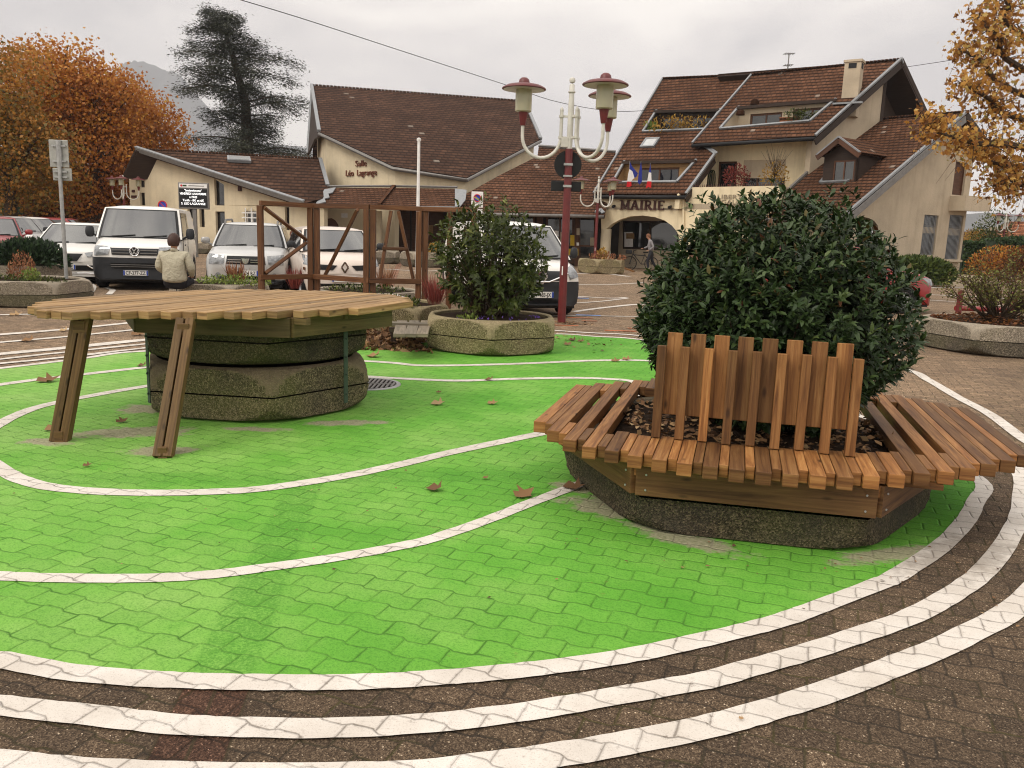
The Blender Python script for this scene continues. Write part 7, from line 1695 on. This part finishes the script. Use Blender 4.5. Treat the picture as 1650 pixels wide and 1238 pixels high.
p = D(1048, 208, 45.5); spray('terrace_vine', 'green shrub tip at the left corner of the top roof terrace', 'plant', (p.x, p.y, p.z), .35, .3, .30, 240, .18, 'lime', 54, z=p.z-.3, inner=.9, zmin=-.9)
p = D(1288, 186, PR2.hit(1288, 199).y+.3); spray('terrace_plants', 'potted green plants on the upper right roof terrace', 'plant', (p.x, p.y, p.z), .8, .2, .26, 300, .15, 'leaf_olive', 55, z=p.z-.3, inner=.9, zmin=-.9)
t = thing('flower_box', 'long terracotta flower box on the upper right roof terrace', 'flower box', D(1272, 194, 41.3)); b = MB(); b.box((0, 0, 0), (.9, .2, .22), math.atan2(ad.y, ad.x)); b.box((0, 0, .12), (.96, .26, .03), math.atan2(ad.y, ad.x)); b.build('trough', M['tiles_orange'], t)
# ---- trees
def tree(name, label, x, y, H, crown, mat, seed, nl=9000, size=.28, trunk_r=.28, barkm='bark', fork=2.6, tpl=RHOM, group=None, lump=.3, inner=.5, clumps=0, wr=.8):
    """crown: list of (dx, dy, z, rx, ry, rz)"""
    g = np.random.default_rng(seed); t = thing(name, label, 'tree', (x, y, 0), 0, group); b = MB(); ends = []
    tw = [V3((g.normal()*.03*k, g.normal()*.03*k, fork*k/3)) for k in range(4)]; b.tube(tw, [trunk_r*1.25, trunk_r, trunk_r*.92, trunk_r*.85], 10)
    for (cx, cy, cz, rx, ry, rz) in crown:
        base = tw[-1]; tip = V3((cx, cy, cz+rz*.5)); mid = base.lerp(tip, .5)+V3((g.normal()*.3, g.normal()*.3, 0)); b.tube(catmull([base, mid, tip], 4), list(np.linspace(trunk_r*.6, .04, 9)), 7)
        for k in range(12):
            d = V3((g.normal(), g.normal(), g.normal()*.7+.3)).normalized(); e_ = V3((cx+d.x*rx*.9, cy+d.y*ry*.9, cz+d.z*rz*.9)); s_ = mid.lerp(tip, g.random()); b.tube(catmull([s_, s_.lerp(e_, .5)+V3((0, 0, .15)), e_], 3), list(np.linspace(trunk_r*.18, .015, 7)), 5, cap=False)
    b.build('trunk', M[barkm], t, recalc=False)
    vol = np.array([c[3]*c[4]*c[5] for c in crown]); cnt = (nl*vol/vol.sum()).astype(int); PS_, NS = [], []
    for i, (c, k) in enumerate(zip(crown, cnt)):
        nc = max(8, k//14); P, N = lumpy(nc, c[:3], c[3], c[4], c[5], seed*7+i, lump, inner); P = np.repeat(P, 14, 0)+g.normal(size=(len(P)*14, 3))*size*1.7; PS_.append(P); NS.append(np.repeat(N, 14, 0))
    P = np.concatenate(PS_); N = np.concatenate(NS); n = len(P); cl = np.repeat(g.random(n//14+1), 14)[:n]; zr = (P[:, 2]-P[:, 2].min())/np.ptp(P[:, 2])
    rnd = np.clip(cl*.45+g.random(n)*.35+zr*.22, 0, 1)
    leaves('crown', P, rdir(n, -.2), nrm(N*.6+rdir(n)), size*g.uniform(.6, 1.25, n), M[mat], t, tpl, wr, rnd)
    return t
def at(px, Y): return D(px, 350, Y).x
AT = 'autumn plane trees beyond the car park'
x_ = at(20, 44); tree('plane_tree', 'autumn tree at the left edge, partly still green', x_, 44, 11, [(-.5, 0, 5.0, 2.6, 2.6, 2.6), (-.8, 0, 7.6, 2.3, 2.2, 2.0), (-1.9, 0, 9.6, 1.5, 1.5, 1.6), (1.0, .5, 4.2, 2.2, 2, 2.0)], 'leaf_greenish', 61, 17000, .19, .35, group=AT)
x_ = at(66, 52); tree('plane_tree', 'orange autumn tree second from the left', x_, 52, 13, [(0, 0, 5.2, 3.0, 2.8, 3.2), (-.6, 0, 8.4, 2.5, 2.4, 2.3), (.4, 0, 9.9, 1.9, 1.9, 1.7), (1.4, 0, 7.4, 2.5, 2.4, 2.4)], 'leaf_autumn', 62, 21000, .20, .34, group=AT)
x_ = at(150, 50); tree('plane_tree', 'tallest full orange tree directly behind the grey sign pole', x_, 50, 13, [(0, 0, 5.0, 3.1, 2.9, 3.0), (-.3, 0, 8.2, 2.8, 2.5, 2.3), (-1.2, 0, 9.9, 1.9, 1.8, 1.6), (1.3, 0, 8.2, 2.1, 2, 2.0)], 'leaf_autumn', 63, 23000, .20, .36, group=AT)
x_ = at(222, 55); tree('plane_tree', 'orange autumn tree touching the low annex roof', x_, 55, 11, [(0, 0, 5.4, 2.9, 2.6, 3.2), (-.9, 0, 8.2, 2.5, 2.3, 2.3), (.7, 0, 7.0, 2.0, 2.0, 2.2)], 'leaf_autumn', 64, 18000, .20, .32, group=AT)
# dark undergrowth and hedge behind the cars
def hedge(name, label, x0, x1, y, z1, depth, n, size, mat, seed, z0=0, cat='hedge', y1=None):
    g = np.random.default_rng(seed); t = thing(name, label, cat, ((x0+x1)/2, y, 0)); L = x1-x0; y1 = y if y1 is None else y1; sl = (y1-y)/L
    face = g.integers(0, 3, n); X = g.random(n)*L-L/2; Z = z0+g.random(n)*(z1-z0); Y = g.random(n)*depth; Y[face < 2] = g.random((face < 2).sum())*.15*depth; Z[face == 2] = z1-g.random((face == 2).sum())*.12
    Y = Y+sl*(X+L/2)+.12*np.sin(X*2.1); Z = Z*(1+.05*np.sin(X*1.7+2)); P = np.stack([X, Y, Z], 1)
    leaves('foliage', P, rdir(n, .3), rdir(n), size*g.uniform(.6, 1.3, n), M[mat], t, RHOM, .8)
    b = MB(); b.mesh([(-L/2, .2, 0), (L/2, .2+sl*L, 0), (L/2, depth*.9+sl*L, 0), (-L/2, depth*.9, 0), (-L/2, .2, z1*.93), (L/2, .2+sl*L, z1*.93), (L/2, depth*.9+sl*L, z1*.93), (-L/2, depth*.9, z1*.93)], [(0, 1, 5, 4), (1, 2, 6, 5), (2, 3, 7, 6), (3, 0, 4, 7), (4, 5, 6, 7)]); b.build('inner_branches', M['juniper_dark'], t); return t
hedge('undergrowth', 'dark shaded undergrowth behind the parked cars on the left', -62, -20, 56, 3.4, 3, 22000, .3, 'hedge_dark', 71)
spray('shrub', 'dark rusty shrub mass under the orange trees, left of the annex', 'shrub', (at(185, 56), 55.0, 2.4), 2.8, 1.5, 2.4, 5000, .26, 'leaf_autumn_dark', 73, z=0, zmin=-.9)
spray('shrub', 'reddish brown bushes low behind the white delivery van', 'shrub', (at(105, 50), 51.5, 2.2), 3.4, 1.2, 1.9, 6000, .26, 'leaf_autumn_dark', 74, z=0, zmin=-.9)
# cedar
def cedar(label, x, y, H):
    g = np.random.default_rng(81); t = thing('cedar_tree', label, 'tree', (x, y, 0)); b = MB()
    b.tube([V3((0, 0, 0)), V3((.1, 0, H*.3)), V3((.0, 0, H*.6)), V3((-1.1, 0, H*.82)), V3((-2.1, 0, H*.97))], [.75, .62, .42, .22, .05], 10)
    PS_, AX = [], []
    spec = []
    for k in range(60):
        h = .27+.71*(k/59)**.9; spec.append(h)
    for k, h in enumerate(spec):
        a = k*2.4+g.normal()*.3; z0 = H*h
        R_ = (7.4 if h < .42 else 5.6 if h < .62 else 5.0 if h < .8 else 3.3 if h < .92 else 2.2)*g.uniform(.5, 1.1)
        if .5 < h < .58: R_ *= .62
        rise = g.uniform(.02, .22)*R_; d = V3((math.cos(a), math.sin(a), 0)); x0 = -.0 if h < .6 else -(h-.6)*6.0
        p0 = V3((x0, 0, z0)); p1 = p0+d*R_*.5+V3((0, 0, rise)); p2 = p0+d*R_+V3((0, 0, rise*.75-R_*.06)); path = catmull([p0, p1, p2], 6); b.tube(path, list(np.linspace(.14*(1.2-h), .02, len(path))), 5, cap=False)
        for q, p in enumerate(path[3:]):
            f_ = (q+3)/len(path); w = R_*.30*(1.15-f_)+.25
            for s_ in range(int(7*w)+3):
                off = V3((g.normal()*w*.55, g.normal()*w*.55, g.normal()*.22-.1)); m_ = 13; c = np.array([*(p+off)]); PS_.append(c+g.normal(size=(m_, 3))*np.array([.34, .34, .20])-np.array([0, 0, .12])); AX.append(np.tile(np.array([d.x, d.y, -.12]), (m_, 1)))
    b.build('trunk', M['bark'], t, recalc=False); P = np.concatenate(PS_); A = nrm(np.concatenate(AX)+rng.normal(size=P.shape)*np.array([.6, .6, .25])); n = len(P)
    leaves('crown', P, A, nrm(np.array([0, 0, 1.])+rng.normal(size=P.shape)*.4), .27*rng.uniform(.5, 1.3, n), M['needle'], t, RHOM, .30); return t
cedar('tall dark cedar with layered branches behind the low annex', at(400, 76), 76, 19.8)
# golden plane tree at the right: trunk out of frame, branches hang in
t = thing('golden_plane_tree', 'golden leaved plane tree reaching in from the upper right corner', 'tree', (17.0, 21.0, 0)); g = np.random.default_rng(91); b = MB(); b.tube([(0, 0, 0), (.05, 0, 2.2), (-.1, 0, 4.2)], [.30, .24, .2], 12); tips = []
def br_(pts, r0, r1):
    Q = catmull([V3(p) for p in pts], 6); b.tube(Q, list(np.linspace(r0, r1, len(Q))), 7, cap=False); return Q
def off(px, py, Y): p = D(px, py, Y); return (p.x-17.0, p.y-21.0, p.z)
limbs = [[(-.1, 0, 4.0), off(1640, 190, 20.5), off(1595, 160, 20), off(1548, 135, 19.5)], [(-.1, 0, 4.0), off(1645, 110, 20.5), off(1610, 60, 20), off(1570, 30, 19.5)], [(-.1, 0, 4.1), off(1650, 60, 21), off(1625, 10, 21), off(1600, -60, 21)],
         [(-.1, 0, 3.4), off(1640, 236, 20), off(1580, 232, 19.2), off(1515, 215, 18.8), off(1492, 196, 18.6)], [(-.1, 0, 3.6), off(1655, 270, 21.5), off(1600, 262, 21), off(1560, 236, 20.5)], [(-.1, 0, 3.0), off(1660, 300, 21), off(1640, 290, 20.5), off(1600, 300, 20)],
         [(-.1, 0, 4.0), off(1640, 150, 22), off(1585, 100, 22.4), off(1545, 80, 22.6)], [(-.1, 0, 4.0), (1, 1, 7), (2.2, 1.2, 9)], [(-.1, 0, 4.0), (2, -.5, 6), (4, -1, 7.5)], [(-.1, 0, 4), (.3, 2, 7), (.4, 3, 9)]]
for L_ in limbs:
    Q = br_(L_, .10, .02)
    for i, q in enumerate(Q[5:]):
        for k in range(4):
            d = V3((g.normal(), g.normal(), g.normal()*.8)).normalized(); e_ = q+d*g.uniform(.2, .72)*(1.0 if i < 10 else .6); br_([q, q.lerp(e_, .5)+V3((0, 0, .04)), e_], .012, .004); tips += [(q.lerp(e_, f_), 1) for f_ in (.45, .7, .9, 1.0)]
        if i % 3 == 0:
            e_ = q+V3((g.normal()*.3, g.normal()*.3, -g.uniform(.5, 1.1))); br_([q, q.lerp(e_, .5), e_], .006, .002)
b.build('branches', M['bark'], t, recalc=False); P = np.array([tuple(p[0]) for p in tips]); sel = P[:, 2] > 1.3
P = P[sel]; k = 3; P = np.repeat(P, k, 0)+g.normal(size=(len(P)*k, 3))*.15; n = len(P)
leaves('crown', P, rdir(n, -.5), rdir(n), .125*g.uniform(.55, 1.25, n), M['leaf_gold'], t, MAPLE, .8)
# bare twigs further right behind
t = thing('bare_tree', 'thin bare branches hanging at the right edge above the far lamp', 'tree', (at(1640, 24), 24, 0)); b = MB(); g = np.random.default_rng(92); b.tube([(1.2, 0, 0), (1.1, 0, 2.2), (.8, 0, 3.6)], [.07, .05, .03], 8)
for k in range(26):
    a = V3((g.uniform(-.2, 1.1), g.normal()*.3, g.uniform(3.0, 3.8))); e_ = a+V3((g.uniform(-1.3, .1), g.normal()*.3, -g.uniform(.4, 1.3))); br_([a, a.lerp(e_, .4)+V3((-.12, 0, .08)), e_], .009, .003)
    b.tube([V3((.8, 0, 3.5)), a], [.02, .009], 5, cap=False)
b.build('branches', M['bark'], t, recalc=False)
# ---- right background: hedges, shrubs, houses
hedge('hedge', 'clipped green hedge right of the town hall wing', D(1556, 400, 52).x, D(1589, 400, 52).x, 52, 1.9, 1.5, 3500, .16, 'hedge', 101, z0=.3)
hedge('hedge', 'tall green hedge at the far right edge in front of the houses', D(1608, 400, 60).x, D(1720, 400, 60).x, 60, 2.4, 2, 5000, .2, 'hedge', 102)
spray('shrub', 'orange brown shrubs at the far right edge', 'shrub', (D(1622, 425, 46).x, 46, .7), 2.0, .8, .9, 3500, .18, 'leaf_autumn', 103, zmin=-.8, inner=.7)
spray('shrub', 'dark reddish shrub at the right frame edge under the hedge', 'shrub', (D(1648, 418, 38).x, 38, .8), .9, .6, 1.0, 2000, .16, 'leaf_autumn_dark', 104, zmin=-.8, inner=.7)
spray('shrub', 'grey green bare looking shrub between the wing and the far houses', 'shrub', (D(1600, 372, 64).x, 64, 2.4), 1.6, 1.2, 2.0, 2200, .2, 'leaf_olive', 105, zmin=-.9, inner=.9)
spray('shrub', 'small orange tree crown beside the clipped hedge', 'shrub', (D(1575, 382, 66).x, 66, 2.3), 1.1, 1, .9, 1000, .2, 'yellow_leaf', 106, zmin=-.9, inner=.8)
def house(label, px, Y, w, dpt, h, rh, rz, rm='tiles_orange', wall='cream'):
    t = thing('house', label, 'house', (D(px, 390, Y).x, Y, 0), rz); b = MB(); b.mesh([(-w/2, 0, 0), (w/2, 0, 0), (w/2, dpt, 0), (-w/2, dpt, 0), (-w/2, 0, h), (w/2, 0, h), (w/2, dpt, h), (-w/2, dpt, h), (-w/2, dpt/2, h+rh), (w/2, dpt/2, h+rh)], [(0, 1, 5, 4), (1, 2, 6, 9, 5), (2, 3, 7, 6), (3, 0, 4, 8, 7)]); b.build('walls', M[wall], t)
    for sg_ in (0, 1):
        y0, y1 = (-.5, dpt/2) if sg_ == 0 else (dpt+.5, dpt/2); pl = Pl((-w/2, y0, h-.25), (w/2, y0, h-.25), (0, y1, h+rh+.05)); pl.n = pl.n if pl.n.z > 0 else -pl.n
        pl.u = V3((1, 0, 0)); pl.v = pl.n.cross(pl.u); b = MB(); b.slab(pl, [(-w/2-.5, y0, h-.25), (w/2+.5, y0, h-.25), (w/2+.5, y1, h+rh+.05), (-w/2-.5, y1, h+rh+.05)], (), .15); b.build('roof', M[rm], t)
    for x in (-w*.25, w*.25): b = MB(); b.box((x, -.02, h*.55), (1.0, .1, 1.1)); o = b.build('window', M['sign_white'], t); b = MB(); b.box((x, -.08, h*.55), (.8, .04, .9)); b.build('pane', M['glass'], o)
    b = MB(); b.box((w*.2, dpt*.6, h+rh+.1), (.6, .5, 1.2)); b.build('chimney', M['cream2'], t); return t
house('distant house with bright orange roof behind the hedge at the right edge', 1650, 82, 7, 6, 2.6, 1.8, R(-62))
house('distant house with dull brown roof left of the orange roofed one', 1612, 92, 8, 6, 1.8, 1.6, R(8), 'tiles', 'cream')
# ---- mountains and haze
def ridge(name, pts, Y, depth, mat):
    P_ = [D(px, py, Y) for px, py in pts]; g = np.random.default_rng(int(Y)); Q = catmull(P_, 8); rows_ = []
    for j in range(14):
        f_ = j/13; row = []
        for i, p in enumerate(Q):
            z_ = max(-2, p.z*(1-f_)**1.15) if j else p.z; rg = .10*p.z*math.sin(i*.55+2*f_)*f_*(1-f_)*3; row.append(V3((p.x, p.y-depth*f_+rg*3+g.normal()*depth*.002, max(-2, z_+rg+g.normal()*p.z*.003))))
        rows_.append(row)
    bk_ = [V3((p.x, p.y+depth*.6, -2)) for p in Q]; b = MB(); b.grid([bk_]+rows_, .5, True); return tag(b.build(name, mat, None), kind='structure')
mm_ = Mat('wooded_mountain', .95, .05); nz = mm_.noise(mm_.wpos(), .006, 8, .65); mm_.col(mm_.ramp(nz, [(.3, (.045, .055, .05)), (.55, (.075, .08, .07)), (.75, (.13, .13, .12))]))
ridge('mountain', [(60, 350), (110, 250), (160, 150), (188, 112), (206, 100), (232, 100), (262, 112), (290, 122), (330, 168), (380, 215), (440, 232), (500, 240), (560, 270), (640, 320), (760, 360)], 3200, 900, mm_.m)
ridge('distant_hills', [(-5200, 330), (-4000, 322), (-3000, 326), (-2200, 330), (-1500, 326), (-900, 322), (-400, 330), (0, 338), (200, 346)], 1500, 500, mm_.m)
ridge('hills', [(1380, 400), (1460, 370), (1540, 348), (1600, 343), (1650, 346), (1740, 338), (1850, 352), (1990, 400)], 2200, 700, mm_.m)
hz = MB(); hz.mesh([(-2600, -40, -3), (4200, -40, -3), (4200, 4400, -3), (-2600, 4400, -3), (-2600, -40, 780), (4200, -40, 780), (4200, 4400, 780), (-2600, 4400, 780)], [(0, 3, 2, 1), (4, 5, 6, 7), (0, 1, 5, 4), (1, 2, 6, 5), (2, 3, 7, 6), (3, 0, 4, 7)])
hm = bpy.data.materials.new('haze_air'); hm.use_nodes = True; ht = hm.node_tree; ht.nodes.remove(ht.nodes['Principled BSDF']); pv = ht.nodes.new('ShaderNodeVolumePrincipled'); pv.inputs['Density'].default_value = .00030; pv.inputs['Color'].default_value = (.87, .88, .94, 1); pv.inputs['Anisotropy'].default_value = .2
ht.links.new(pv.outputs[0], ht.nodes['Material Output'].inputs['Volume'])
if HAZE: tag(hz.build('haze', hm, None), kind='stuff')
